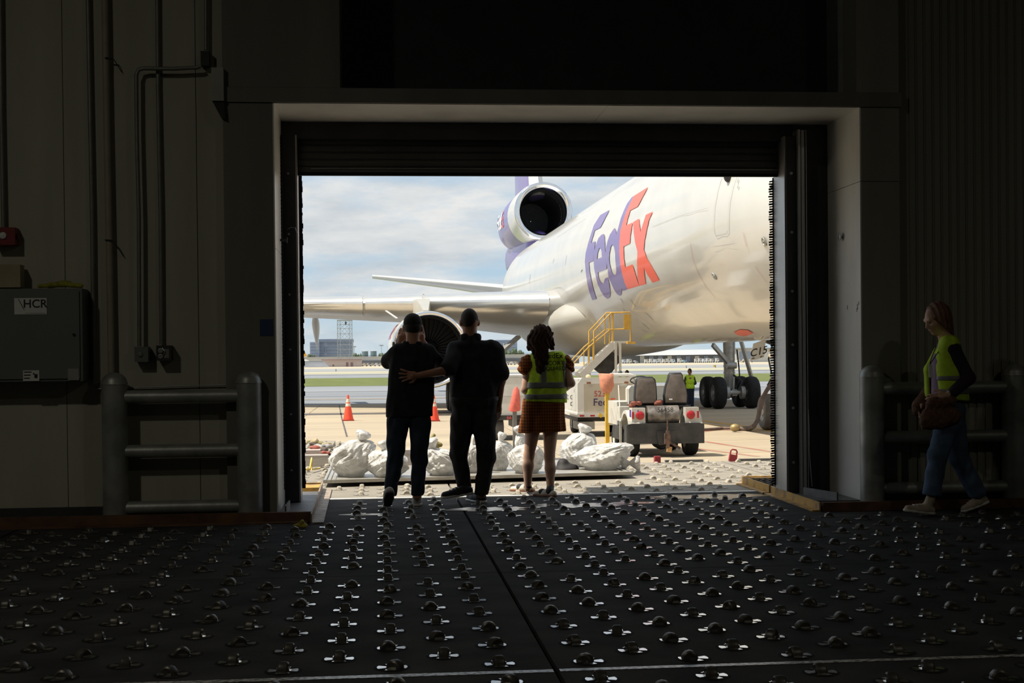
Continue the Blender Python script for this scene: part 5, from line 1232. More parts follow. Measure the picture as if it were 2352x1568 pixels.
def bag(label, x0, x1, yt, yb, Y, seed, knot=None, lean=0.0, name='rubbish_bag', M=None):
    """a lumpy tied sack between two pixel columns, standing at distance Y"""
    M = M or m_bag
    r_ = np.random.default_rng(seed)
    p0, p1 = atY(x0, yb, Y), atY(x1, yb, Y); top = atY((x0 + x1) / 2, yt, Y).z
    cx_, w = (p0.x + p1.x) / 2, (p1.x - p0.x) / 2; zb = PZ + 0.02; H_ = max(top - zb, 0.15); dpt = w * 0.9
    t = thing(name, label, 'bag', (cx_, Y, zb), 'rubbish bags on the pallet')
    nu, nv_ = 132, 84; ph = r_.uniform(0, 6.28, 20)
    kx, ky = knot if knot else ((x0 + x1) / 2 + r_.uniform(-0.2, 0.2) * (x1 - x0), yt)
    kd = atY(kx, ky, Y); lx = max(-0.75, min(0.75, (kd.x - cx_) / w)); lz = max(0.35, min(0.98, (kd.z - zb) / H_))
    f_ = np.linspace(0, 1, nv_ + 1)[:, None]; a = (2 * math.pi * np.arange(nu) / nu)[None, :]
    rg = lambda x: 1 - np.abs(np.sin(x))                              # a sharp crease
    th = math.pi * f_; rr = np.maximum(np.sin(th), 0.012) ** 0.60; z = (1 - np.cos(th)) / 2
    lump = 1 + 0.07 * np.sin(2 * a + ph[0] + 3 * f_) + 0.05 * np.sin(3 * a + ph[1] - 5 * f_) + 0.035 * np.sin(5 * a + 7 * f_ + ph[2])
    wv = a + 0.35 * np.sin(5 * f_ + ph[3]) + 0.2 * np.sin(11 * f_ + 2 * a + ph[4])
    crease = 0.055 * rg(4 * wv + ph[5]) * np.clip(f_ * 1.6 - 0.3, 0, 1) + 0.040 * rg(7 * wv + 6 * f_ + ph[6]) + 0.035 * rg(9 * f_ + 1.5 * np.sin(2 * a + ph[7]) + a) + 0.028 * rg(13 * f_ - 2 * a + ph[8]) + 0.020 * rg(11 * wv - 8 * f_ + ph[9]) + 0.016 * rg(23 * f_ + 3 * np.sin(3 * a + ph[10]))
    k_ = rr * (lump * 0.93 + 1.5 * crease - 0.11)
    zz = zb + H_ * np.clip(z ** 0.9 * (1 + 0.03 * np.sin(4 * a + ph[11])) + 0.03 * crease, 0, None)
    zz = np.where(z < 0.05, zb + 0.002, zz)
    sk = np.clip((z - 0.45) / 0.55, 0, 1) ** 1.5 * lx * 0.75                # the neck leans to where the bag is tied
    Xs, Ys_b = cx_ + lean * z * w * 0.5 + w * 0.95 * (k_ * np.cos(a) + sk), Y + dpt * k_ * np.sin(a)
    rings = [[Vector((Xs[q1, q2], Ys_b[q1, q2], zz[q1, q2])) for q2 in range(nu)] for q1 in range(nv_ + 1)]
    b = MB(); b.loft(rings); b.build('sack', M, t, smooth=180)
    topc = Vector((cx_ + lean * w * 0.5 + w * 0.95 * lx * 0.75, Y, zb + H_ * 0.97))
    kc = topc if (not knot or ky < 1050) else Vector((kd.x - 0.02, Y - dpt * 0.25, kd.z)); b = MB(); rings = []
    up = Vector((0.35 * (1 if lx >= 0 else -1), -0.15, 0.9)) if kc is topc else Vector((1, -0.25, 0.05))
    x_, y_, d_ = frame(up)
    for f_, R in ((-0.09, 0.10), (-0.04, 0.05), (0.0, 0.022), (0.04, 0.05), (0.09, 0.085), (0.12, 0.075)):
        rings.append([kc + d_ * f_ + (x_ * math.cos(2 * math.pi * i / 24) + y_ * math.sin(2 * math.pi * i / 24)) * R * (1.0 if knot else 0.6) * (1 + 0.12 * math.sin(7 * 2 * math.pi * i / 24 + ph[8]) * min(1, abs(f_) * 12)) for i in range(24)])
    b.loft(rings); b.build('knot', M, t, smooth=180)
bag('tallest white rubbish bag with a double knotted top', 748, 866, 1012, 1108, 15.55, 1, (836, 1024))
bag('white rubbish bag behind the legs of the man in a cap', 836, 944, 1034, 1110, 15.40, 2)
bag('white rubbish bag between the two men', 966, 1062, 1030, 1105, 15.50, 3, (988, 1036))
bag('grey white rubbish bag behind the stepping man', 1056, 1110, 1020, 1098, 15.75, 4)
bag('wrinkled white rubbish bag beside the woman in a plaid dress', 1112, 1180, 1014, 1085, 16.05, 5)
bag('white rubbish bag behind the bare legs of the woman', 1160, 1258, 1022, 1103, 15.60, 6)
bag('small white rubbish bag behind the bare legs at the back', 1180, 1216, 998, 1040, 16.7, 7)
bag('upright white rubbish bag leaning behind the plump one', 1280, 1372, 996, 1085, 16.45, 8, (1335, 1006), 0.2)
bag('plump white rubbish bag tied at one end on the pallet corner', 1312, 1448, 1019, 1096, 15.95, 9, (1447, 1062))
b = MB(); c0 = atY(1300, 1078, 16.05); V_, Q_ = sdf_mesh([ell_(c0, (0.13, 0.12, 0.06)), ell_(c0 + Vector((-0.03, 0.03, 0.06)), (0.07, 0.08, 0.07)), ell_(c0 + Vector((0.07, 0, 0.01)), (0.08, 0.08, 0.05))], 0.012, 0.04); b.add(V_.tolist(), Q_.tolist())
tag(b.build('rubbish_bundle', mat('dark bundle', (0.022, 0.02, 0.02), 0.7, var=0.4, vscale=10), None, smooth=180), 'dark bundle wedged between the white bags', 'bundle')

# ------------------------------------------------------------------ timber and scrap at the dock's far corner
m_wood = mat('weathered timber', (0.52, 0.47, 0.42), 0.85, vscale=3, color2=(0.36, 0.32, 0.29), stretch=(0.4, 6, 6), bump=0.2)
m_wood2 = mat('pinkish weathered timber', (0.55, 0.44, 0.40), 0.85, vscale=3, color2=(0.40, 0.33, 0.31), stretch=(0.4, 6, 6), bump=0.2)
def beam(label, x0, x1, yt, yb, Y, d, M, z0=None, name='timber_beam'):
    p, q_ = atY(x0, yb, Y), atY(x1, yt, Y); z0 = 0.0 if z0 is None else z0
    h_ = (q_ - atY(x1, yb, Y)).z
    tag(MB().bb(p.x, q_.x, Y, Y + d, z0, z0 + h_).build(name, M), label, 'timber', 'timber on the dock'); return z0 + h_
beam('pale weathered timber beam lying nearest the door guide', 640, 752, 1048, 1074, 17.95, 0.28, m_wood)
beam('pinkish timber plank behind the pale beam', 640, 735, 1032, 1050, 19.6, 0.3, m_wood2)
beam('short timber block behind the man in a cap', 905, 952, 1040, 1075, 17.1, 0.25, m_wood, 0.063)
def scrap(x0, x1, ya, yb, Ya, Yb, n, seed, where):
    r_ = random.Random(seed)
    cols = [('rust red', (0.42, 0.12, 0.09)), ('tan', (0.50, 0.40, 0.24)), ('grey', (0.36, 0.35, 0.34)), ('off-white', (0.66, 0.64, 0.58)), ('olive', (0.27, 0.24, 0.10)), ('dark brown', (0.12, 0.09, 0.07))]
    ords = ['first', 'second', 'third', 'fourth', 'fifth', 'sixth', 'seventh']
    for k in range(n):
        nm, c = cols[k % len(cols)]; x = x0 + (x1 - x0) * (k + r_.random()) / n; Y = Ya + (Yb - Ya) * r_.random()
        p = atY(x, 1000, Y); z0 = 0.0 if p.x < -0.75 or Y < 17.6 else AP
        s_ = r_.uniform(0.025, 0.05)
        V_, Q_ = sdf_mesh([ell_((p.x + r_.uniform(-s_, s_), Y + r_.uniform(-s_, s_), z0 + s_ * 0.45 + r_.uniform(0, s_ * 0.5)), (s_ * r_.uniform(0.6, 1.4), s_, s_ * r_.uniform(0.45, 0.9))) for _ in range(4)], 0.012, 0.02, [pln_((p.x, Y, z0), (0, 0, -1))])
        b = MB(); b.add(V_.tolist(), Q_.tolist())
        tag(b.build('scrap_piece', mat(nm + ' scrap', c, 0.8, var=0.3, vscale=15), None, smooth=50), '%s %s scrap piece from the door guide, %s' % (ords[k // len(cols)], nm, where), 'scrap', 'scrap heaped ' + where + ', ' + nm)
scrap(692, 880, 1010, 1030, 20.0, 23.4, 42, 4, 'at the far end of the dock')
scrap(905, 985, 1010, 1030, 17.55, 17.7, 8, 6, 'behind the man in a cap')
b = MB(); c0 = atY(993, 1018, 17.4)
V_, Q_ = sdf_mesh([cap_(c0 + Vector((-0.12, 0, -0.10)), c0 + Vector((-0.02, 0, 0.04)), 0.03), cap_(c0 + Vector((-0.02, 0, 0.04)), c0 + Vector((0.02, 0, 0.10)), 0.025), cap_(c0 + Vector((0.0, 0, 0.02)), c0 + Vector((0.10, 0, -0.02)), 0.03), cap_(c0 + Vector((0.02, 0, -0.02)), c0 + Vector((0.06, 0, -0.20)), 0.05)], 0.012, 0.02); b.add(V_.tolist(), Q_.tolist())
tag(b.build('strap_bundle', mat('olive strap webbing', (0.33, 0.28, 0.10), 0.8, var=0.5, vscale=14), None, smooth=60), 'olive bundle of webbing poking up between the two men', 'straps')
b = MB(); b.tube([atY(700, 1078, 16.9), atY(712, 1077, 16.9), atY(716, 1052, 17.2), atY(716, 1078, 17.0), atY(735, 1075, 17.3)], 0.012, 6)
tag(b.build('yellow_strap', mat('yellow strap', (0.72, 0.52, 0.12), 0.7), None, smooth=60), 'yellow strap draped over the timber by the door guide', 'strap')

# ------------------------------------------------------------------ people
m_skin = mat('warm skin', (0.46, 0.24, 0.15), 0.55, var=0.08, vscale=12, sub=0.1)
m_skin2 = mat('tanned skin', (0.36, 0.17, 0.10), 0.55, var=0.08, vscale=12, sub=0.1)
m_skinf = mat('fair skin', (0.68, 0.42, 0.30), 0.5, var=0.08, vscale=12, sub=0.1)
m_blk = mat('black knit cotton', (0.026, 0.026, 0.029), 0.9, var=0.25, vscale=14, bump=0.25, bscale=9, spec=0.15)
m_blk2 = mat('black woven shirt', (0.028, 0.028, 0.031), 0.85, var=0.25, vscale=10, bump=0.3, bscale=8, spec=0.2)
m_jean = mat('dark indigo denim', (0.035, 0.045, 0.065), 0.85, var=0.35, vscale=9, bump=0.3, bscale=12, spec=0.2)
m_jeanl = mat('blue denim', (0.10, 0.15, 0.24), 0.85, var=0.35, vscale=9, bump=0.3, bscale=12, spec=0.2)
m_slack = mat('charcoal trousers', (0.040, 0.038, 0.038), 0.85, var=0.3, vscale=9, bump=0.3, bscale=10, spec=0.2)
m_hairb = mat('dark brown hair', (0.05, 0.026, 0.017), 0.85, spec=0.15, var=0.5, vscale=30, stretch=(6, 6, 0.6), bump=0.5, bscale=30)
m_hairs = mat('short cropped hair', (0.030, 0.022, 0.018), 0.8, var=0.3, vscale=60, bump=0.2, bscale=120)
m_hairr = mat('auburn blond hair', (0.30, 0.15, 0.075), 0.5, vscale=26, color2=(0.15, 0.055, 0.035), stretch=(6, 6, 0.6), bump=0.5, bscale=30)
m_vest = mat('lime hi-vis mesh', (0.58, 0.86, 0.03), 0.7, var=0.12, vscale=16, bump=0.3, bscale=14)
m_refl = mat('grey reflective tape', (0.22, 0.23, 0.22), 0.45, 0.2, var=0.15, vscale=20)
m_sneak = mat('grey knit sneaker', (0.62, 0.61, 0.58), 0.8, var=0.2, vscale=25, bump=0.2)
m_sole = mat('off white rubber sole', (0.80, 0.78, 0.72), 0.6, var=0.1)
m_bshoe = mat('black sneaker', (0.022, 0.022, 0.024), 0.7, var=0.2)
m_plaid = None
def plaid():
    M = bpy.data.materials.new('rust brown plaid'); M.use_nodes = True; t = M.node_tree; b = t.nodes['Principled BSDF']; lk = t.links.new
    tcn = t.nodes.new('ShaderNodeTexCoord'); sx_ = t.nodes.new('ShaderNodeSeparateXYZ'); lk(tcn.outputs['Object'], sx_.inputs[0])
    outs = []
    for i, sc_ in ((0, 260.0), (2, 210.0)):
        mu = t.nodes.new('ShaderNodeMath'); mu.operation = 'MULTIPLY'; mu.inputs[1].default_value = sc_; lk(sx_.outputs[i], mu.inputs[0])
        si = t.nodes.new('ShaderNodeMath'); si.operation = 'SINE'; lk(mu.outputs[0], si.inputs[0]); outs.append(si)
    ad = t.nodes.new('ShaderNodeMath'); ad.operation = 'ADD'; lk(outs[0].outputs[0], ad.inputs[0]); lk(outs[1].outputs[0], ad.inputs[1])
    mr = t.nodes.new('ShaderNodeMapRange'); mr.inputs['From Min'].default_value = -2; mr.inputs['From Max'].default_value = 2; lk(ad.outputs[0], mr.inputs['Value'])
    rp = t.nodes.new('ShaderNodeValToRGB'); rp.color_ramp.elements[0].position = 0.25; rp.color_ramp.elements[0].color = (0.13, 0.04, 0.014, 1); rp.color_ramp.elements[1].position = 0.8; rp.color_ramp.elements[1].color = (0.36, 0.12, 0.03, 1)
    lk(mr.outputs[0], rp.inputs[0]); lk(rp.outputs[0], b.inputs['Base Color']); b.inputs['Roughness'].default_value = 0.85; b.inputs['Specular IOR Level'].default_value = 0.2
    return M
m_plaid = plaid()

class Body:
    """collects blended shapes placed by pixel column, row and distance"""
    def __init__(s, Y): s.Y = Y
    def P(s, p): return atY(p[0], p[1], s.Y + (p[2] if len(p) > 2 else 0.0))
    def c(s, a, b, ra, rb=None, q=(1, 1, 1)): return cap_(s.P(a), s.P(b), ra, rb, q)
    def e(s, a, r, R=None): return ell_(s.P(a), r, R)
def wrinkle(ax, fx, fz, amp):
    return lambda X: amp * np.sin(X[..., 2] * fz + 3 * np.sin(X[..., 0] * fx) + X[..., 1] * 9) * np.sin(X[..., 0] * fx * 0.6 + X[..., 2] * 7)
def hand(B, wrist, dirv, palm_n, spread=0.09, curl=0.35, ln=0.085, thumb=1):
    """palm, four unequal bent fingers and a thumb leaving the side of the palm"""
    w = Vector(wrist); d = Vector(dirv).normalized(); n = Vector(palm_n); n = (n - d * n.dot(d)).normalized(); sdx = d.cross(n)
    kn = w + d * 0.085
    pr = [cap_(w, w + d * 0.05, 0.026, 0.030, (1, 1, 1)), cap_(w + d * 0.045 - sdx * 0.022, kn - sdx * 0.026, 0.017, 0.014), cap_(w + d * 0.045 + sdx * 0.022, kn + sdx * 0.026, 0.017, 0.014), cap_(w + d * 0.045, kn, 0.018, 0.015)]
    for k, L_ in enumerate((0.92, 1.05, 1.0, 0.78)):
        o = (k - 1.5); b0 = kn + sdx * (o * 0.0195); dd = (d + sdx * o * spread + n * curl * 0.35).normalized(); m1 = b0 + dd * (ln * 0.5 * L_)
        d2 = (dd + n * curl).normalized(); m2 = m1 + d2 * (ln * 0.32 * L_); d3 = (d2 + n * curl).normalized(); m3 = m2 + d3 * (ln * 0.24 * L_)
        pr += [cap_(b0, m1, 0.0098, 0.009), cap_(m1, m2, 0.009, 0.0083), cap_(m2, m3, 0.0083, 0.0072)]
    t0 = w + d * 0.03 + sdx * 0.026 * thumb * -1; t1 = t0 + (d * 0.6 - sdx * thumb * 0.75 + n * 0.3).normalized() * 0.042; t2 = t1 + (d * 0.9 - sdx * thumb * 0.3 + n * 0.3).normalized() * 0.03
    pr += [cap_(t0, t1, 0.013, 0.011), cap_(t1, t2, 0.0105, 0.0085)]
    return (pr, 0.0055, 0.007)
def head_prims(B, hc, w=0.076, dpt=0.098, h_=0.118, face=(0, 1, 0), tilt=0.0):
    """skull, jaw, nose, brow, lips and ears around the head's centre; face points where the person looks"""
    c = Vector(hc); f = Vector(face).normalized(); up = Vector((0, 0, 1)); s = f.cross(up).normalized(); up = s.cross(f)
    R = Matrix((s, f, up)).transposed()
    pr = [ell_(c + up * 0.015 - f * 0.008, (w, dpt, h_ * 0.88), np.array(R)), ell_(c - up * 0.055 + f * 0.025, (w * 0.78, dpt * 0.68, h_ * 0.52), np.array(R)),
          cap_(c - up * 0.098 + f * 0.066, c - up * 0.10 + f * 0.06, 0.020), cap_(c + up * 0.012 + f * 0.092, c - up * 0.028 + f * 0.112, 0.009, 0.013), cap_(c - up * 0.056 + f * 0.086 - s * 0.014, c - up * 0.056 + f * 0.086 + s * 0.014, 0.010),
          cap_(c + up * 0.028 + f * 0.083 - s * 0.038, c + up * 0.028 + f * 0.083 + s * 0.038, 0.012), ell_(c - up * 0.02 + f * 0.062 - s * 0.042, (0.026, 0.026, 0.024)), ell_(c - up * 0.02 + f * 0.062 + s * 0.042, (0.026, 0.026, 0.024))]
    for g_ in (-1, 1):
        pr += [ell_(c + s * g_ * (w + 0.009) - f * 0.012 - up * 0.012, (0.012, 0.020, 0.032), np.array(R))]
    return pr, (s, f, up)
def eyes(parent, hc, fr, M=None):
    s, f, up = fr; c = Vector(hc)
    for g_ in (-1, 1):
        b = MB(); b.ell(c + f * 0.083 + s * g_ * 0.032 + up * 0.004, (0.012, 0.010, 0.008), 10, 8); b.build('eye', m_black, parent, smooth=180)
def shoe(name, parent, heel, toe, M, Ms, wd=0.042, hgt=0.05, ank=None):
    """low shoe from heel to toe with its own sole"""
    h_, t_ = Vector(heel), Vector(toe); d = (t_ - h_); L_ = d.length; d.normalize(); up = Vector((0, 0, 1)); s = d.cross(up).normalized(); up = s.cross(d)
    pr = [cap_(h_ + up * (hgt * 0.8), h_ + d * L_ * 0.45 + up * (hgt * 0.8), wd * 0.82, wd * 0.95), cap_(h_ + d * L_ * 0.4 + up * hgt * 0.7, t_ - d * 0.035 + up * hgt * 0.55, wd * 0.95, wd * 0.78)]
    if ank is not None: pr.append(cap_(h_ + d * 0.05 + up * hgt, Vector(ank), wd * 0.9, wd * 0.95))
    o = sdf_obj(name, M, pr, parent, 0.008, 0.03, [pln_(h_ + up * 0.014, -up)])
    pr = [cap_(h_ + up * 0.012, h_ + d * L_ * 0.4 + up * 0.012, wd * 0.92, wd * 0.95), cap_(h_ + d * L_ * 0.4 + up * 0.012, t_ - d * 0.03 + up * 0.012, wd * 0.98, wd * 0.85)]
    sdf_obj('sole', Ms, pr, o, 0.007, 0.02, [pln_(h_ + up * 0.0, -up), pln_(h_ + up * 0.024, up)])
    b = MB()
    for k in range(3):
        p = h_ + d * (L_ * (0.42 + 0.12 * k)) + up * (hgt * (1.68 - 0.13 * k)); b.cyl(p - s * wd * 0.55, p + s * wd * 0.55, 0.004, n=6)
    b.build('laces', Ms, o)
    return o

# ---- man in a dark cap, seen from behind, hands raised to his face
B = Body(12.78); C_ = B.c; E_ = B.e
T = thing('person', 'man in a dark cap, black shirt and jeans with both hands raised', 'person', (B.P((926, 1165)).x, 12.78, 0), 'people watching from the doorway')
hc = B.P((948, 751, 0.02)); hp_, fr = head_prims(B, hc, face=(0.05, 1, 0.05))
pr = hp_ + [C_((948, 772), (947, 802), 0.058, 0.066), C_((925, 822), (968, 822), 0.10, 0.10, (1, 0.7, 1)), C_((945, 840), (940, 930), 0.10, 0.10, (1, 0.75, 1)), C_((917, 955), (962, 955), 0.08, 0.08),
    C_((905, 810, 0.02), (892, 832, 0.17), 0.047, 0.040), C_((892, 832, 0.17), (918, 786, 0.25), 0.040, 0.028), C_((990, 806, 0.02), (1003, 828, 0.17), 0.047, 0.040), C_((1003, 828, 0.17), (970, 784, 0.22), 0.040, 0.028),
    C_((915, 960), (906, 1060, 0.04), 0.07, 0.05), C_((906, 1060, 0.04), (895, 1140, -0.02), 0.048, 0.038), C_((963, 960), (963, 1055, 0.02), 0.07, 0.05), C_((963, 1055, 0.02), (958, 1140, -0.03), 0.048, 0.038)]
wl_, wr_ = B.P((918, 786, 0.25)), B.P((970, 784, 0.22))
body = sdf_obj('body', m_skin, pr, T, 0.010, 0.03, extra=[hand(B, wl_, Vector((0.25, 0.15, 0.9)), (0.4, 0.8, 0), curl=0.6), hand(B, wr_, Vector((-0.15, 0.25, 0.9)), (-0.4, 0.8, 0), curl=0.6, thumb=-1)])
eyes(body, hc, fr)
MB().box(B.P((946, 770, 0.33)), (0.15, 0.01, 0.075)).build('phone', m_black, T)
b = MB(); wa = B.P((913, 790, 0.235)); b.tube([wa + Vector((0.034 * math.cos(a), 0.03 * math.sin(a), 0.012 * math.cos(a))) for a in np.linspace(0, 6.283, 15)[:-1]], 0.008, 6, closed=True); b.cyl(wa + Vector((-0.03, -0.01, 0)), wa + Vector((-0.045, -0.014, 0)), 0.022, n=12); b.build('wristwatch', mat('olive watch', (0.10, 0.10, 0.03), 0.5), T, smooth=40)
sdf_obj('shirt', m_blk, [C_((920, 812), (974, 810), 0.085, 0.085, (1, 0.85, 1)), C_((922, 836), (916, 965), 0.112, 0.122, (1, 0.95, 1)), C_((972, 836), (963, 965), 0.112, 0.122, (1, 0.95, 1)), C_((947, 836), (940, 965), 0.122, 0.125, (1, 0.95, 1)),
    C_((914, 812, 0), (893, 830, 0.14), 0.078, 0.074), C_((980, 810, 0), (1000, 828, 0.13), 0.078, 0.074), C_((947, 796), (947, 803), 0.066, 0.075)], T, 0.011, 0.05, [pln_(B.P((940, 957)), (0.02, 0, -1))], wrinkle(0, 26, 20, 0.005))
sdf_obj('collar', m_blk, [C_((937, 793, 0), (958, 793, 0), 0.058, 0.058)], T, 0.008, 0.02, [pln_(B.P((947, 786)), (0, 0.25, 1)), pln_(B.P((947, 803)), (0, 0, -1))])
sdf_obj('jeans', m_jean, [C_((918, 948), (961, 948), 0.112, 0.112, (1, 0.95, 1)), C_((914, 965), (907, 1060, 0.04), 0.105, 0.074), C_((907, 1060, 0.04), (896, 1136, -0.02), 0.074, 0.058), C_((965, 965), (963, 1055, 0.02), 0.103, 0.074), C_((963, 1055, 0.02), (959, 1136, -0.02), 0.074, 0.058)], T, 0.011, 0.025, [pln_(B.P((930, 1138)), (0, 0, -1))], wrinkle(0, 30, 26, 0.006))
sdf_obj('cap', mat('dark cap cloth', (0.022, 0.021, 0.020), 0.9, var=0.3, vscale=20), [ell_(hc + Vector((0, -0.005, 0.038)), (0.086, 0.105, 0.090))], T, 0.008, 0.02, [pln_(hc + Vector((0, 0, 0.012)), (0, 0.15, -1))])
b = MB(); cc = hc + Vector((0.01, 0.10, 0.025)); vsb = [cc + Vector((0.075 * math.cos(a), 0.085 * math.sin(a), 0.012 * math.sin(a))) for a in np.linspace(0, math.pi, 13)]; b.prism(vsb, (0, 0, 0.006)); b.build('cap_peak', MATS['dark cap cloth'], T)
sdf_obj('hair', m_hairs, [ell_(hc + Vector((0, -0.022, 0.0)), (0.080, 0.092, 0.075))], T, 0.008, 0.02, [pln_(hc + Vector((0, 0, 0.03)), (0, 0, 1)), pln_(hc + Vector((0, -0.0, -0.045)), (0, 0.3, -1)), pln_(hc + Vector((0, 0.0, 0)), (0, 1, 0))])
f0 = atZ(893, 1166, 0.0)
shoe('shoe', T, Vector((f0.x + 0.01, f0.y - 0.17, 0.135)), Vector((f0.x - 0.01, f0.y + 0.02, 0.01)), m_sneak, m_tyre_g, 0.045, 0.05, B.P((895, 1128, -0.02)))
f1 = atZ(957, 1163, 0.0)
shoe('shoe', T, Vector((f1.x, f1.y + 0.04, 0.0)), Vector((f1.x + 0.02, f1.y + 0.30, 0.0)), m_sneak, m_sole, 0.045, 0.05, B.P((959, 1130, -0.0)))

# ---- man in a black short-sleeved shirt, one arm round the other, stepping sideways
B = Body(12.95); C_ = B.c; E_ = B.e
T = thing('person', 'bareheaded man in black shirt with one arm around the other man', 'person', (B.P((1090, 1157)).x, 12.95, 0), 'people watching from the doorway')
hc = B.P((1078, 738, 0.02)); hp_, fr = head_prims(B, hc, w=0.078, dpt=0.10, h_=0.122, face=(-0.15, 1, 0.05))
pr = hp_ + [C_((1079, 762), (1082, 790), 0.062, 0.072), C_((1055, 812), (1125, 812), 0.10, 0.10, (1, 0.7, 1)), C_((1090, 840), (1088, 910), 0.11, 0.105, (1, 0.75, 1)), C_((1062, 930), (1115, 930), 0.09, 0.09),
    C_((1047, 805, -0.02), (1028, 850, -0.20), 0.055, 0.047), C_((1028, 850, -0.20), (962, 862, -0.335), 0.045, 0.030), C_((1136, 806), (1150, 872), 0.056, 0.046), C_((1150, 872), (1146, 928, 0.03), 0.043, 0.028),
    C_((1062, 945), (1052, 1040, 0.05), 0.08, 0.055), C_((1052, 1040, 0.05), (1066, 1120, 0.08), 0.05, 0.04), C_((1112, 945), (1116, 1050, 0.02), 0.08, 0.055), C_((1116, 1050, 0.02), (1106, 1135), 0.05, 0.04)]
body = sdf_obj('body', m_skin2, pr, T, 0.010, 0.03, extra=[hand(B, B.P((962, 862, -0.335)), Vector((-1, -0.02, 0.0)), (0.0, 1, 0.0), spread=0.24, curl=0.10, thumb=-1), hand(B, B.P((1146, 928, 0.03)), Vector((-0.08, 0.1, -1)), (-0.5, 0.5, 0), curl=0.4, spread=0.03)])
eyes(body, hc, fr)
sdf_obj('hair', m_hairs, [ell_(hc + Vector((0, -0.010, 0.018)), (0.082, 0.103, 0.104))], T, 0.008, 0.02, [pln_(hc + Vector((0, -0.02, -0.045)), (0, 0.55, -1)), pln_(hc + Vector((0, 0.06, 0.03)), (0, 1, -0.5))])
sdf_obj('shirt', m_blk2, [C_((1050, 806), (1130, 803), 0.090, 0.090, (1, 0.9, 1)), C_((1058, 832), (1066, 905), 0.126, 0.122, (1, 0.95, 1)), C_((1124, 832), (1112, 905), 0.126, 0.122, (1, 0.95, 1)), C_((1090, 832), (1090, 905), 0.135, 0.132, (1, 0.95, 1)),
    C_((1050, 806, -0.02), (1030, 846, -0.19), 0.086, 0.080), C_((1134, 806), (1149, 858, 0.0), 0.088, 0.084), C_((1081, 780), (1082, 790), 0.072, 0.085)], T, 0.011, 0.05, [pln_(B.P((1090, 913)), (0, 0, -1)), pln_(B.P((1020, 851, -0.25)), (-0.7, -0.55, -0.32))], wrinkle(0, 24, 18, 0.006))
sdf_obj('collar', m_blk2, [C_((1072, 775, 0), (1090, 775, 0), 0.064, 0.064)], T, 0.008, 0.02, [pln_(B.P((1080, 768)), (0, 0.3, 1)), pln_(B.P((1080, 786)), (0, 0, -1))])
sdf_obj('trousers', m_slack, [C_((1066, 922), (1112, 922), 0.128, 0.128, (1, 0.95, 1)), C_((1064, 955), (1053, 1040, 0.05), 0.118, 0.084), C_((1053, 1040, 0.05), (1067, 1116, 0.08), 0.084, 0.064), C_((1112, 955), (1117, 1050, 0.02), 0.118, 0.084), C_((1117, 1050, 0.02), (1106, 1134), 0.084, 0.066)], T, 0.011, 0.025, [pln_(B.P((1090, 912)), (0, 0, 1)), pln_(B.P((1090, 1136)), (0, 0, -1))], wrinkle(0, 28, 24, 0.007))
MB().lathe([(0.001, -0.018), (0.235, -0.018), (0.235, 0.018), (0.001, 0.018)], (0, 0, 0), (0, 0, 1), 30).build('belt', m_black, T, smooth=40)
bl = bpy.data.objects[[o.name for o in T.children if o.name.startswith('belt')][0]]
bl.data.transform(Matrix.Translation(B.P((1089, 915)) - OFF[T.name]) @ Matrix.Diagonal((0.98, 0.56, 1, 1)) @ Matrix.Translation(OFF[T.name]))
hl, te = B.P((1078, 1128, 0.05)), B.P((1015, 1143, -0.1)); hl.z -= 0.03; te.z -= 0.01
shoe('shoe', T, hl, te, m_bshoe, m_sole, 0.046, 0.05, B.P((1068, 1112, 0.07)))
f1 = atZ(1104, 1155, 0.0)
shoe('shoe', T, Vector((f1.x + 0.02, f1.y + 0.03, 0.0)), Vector((f1.x - 0.10, f1.y + 0.28, 0.0)), m_bshoe, m_sole, 0.047, 0.05, B.P((1106, 1128)))

# ---- woman in a hi-vis vest and plaid dress
B = Body(13.55); C_ = B.c; E_ = B.e
T = thing('person', 'long haired woman in lime vest over a short plaid dress', 'person', (B.P((1240, 1140)).x, 13.55, 0), 'people watching from the doorway')
hc = B.P((1243, 778, 0.03)); hp_, fr = head_prims(B, hc, w=0.070, dpt=0.092, h_=0.112, face=(0.1, 1, 0.0))
pr = hp_ + [C_((1247, 800), (1250, 820), 0.045, 0.055), C_((1226, 832), (1284, 832), 0.075, 0.075, (1, 0.75, 1)), C_((1253, 850), (1250, 920), 0.10, 0.095, (1, 0.75, 1)), C_((1232, 950), (1266, 950), 0.09, 0.09),
    C_((1214, 838), (1206, 895, -0.03), 0.045, 0.038), C_((1206, 895, -0.03), (1222, 918, 0.20), 0.036, 0.026), C_((1296, 836), (1312, 880, -0.05), 0.046, 0.038), C_((1312, 880, -0.05), (1284, 905, 0.17), 0.036, 0.026),
    C_((1228, 960), (1215, 1045, 0.02), 0.085, 0.052), C_((1215, 1045, 0.02), (1213, 1070, 0.0), 0.050, 0.053), C_((1213, 1070, 0.0), (1212, 1122), 0.053, 0.031), C_((1266, 960), (1262, 1048, 0.02), 0.085, 0.052), C_((1262, 1048, 0.02), (1264, 1075, 0.0), 0.050, 0.053), C_((1264, 1075), (1264, 1128), 0.053, 0.031)]
body = sdf_obj('body', m_skinf, pr, T, 0.009, 0.022, extra=[hand(B, B.P((1222, 918, 0.20)), Vector((0.7, 0.6, 0.1)), (0, 0.2, 1), curl=0.5), hand(B, B.P((1284, 905, 0.17)), Vector((-0.8, 0.5, 0.1)), (0, 0.2, 1), curl=0.5, thumb=-1)])
eyes(body, hc, fr)
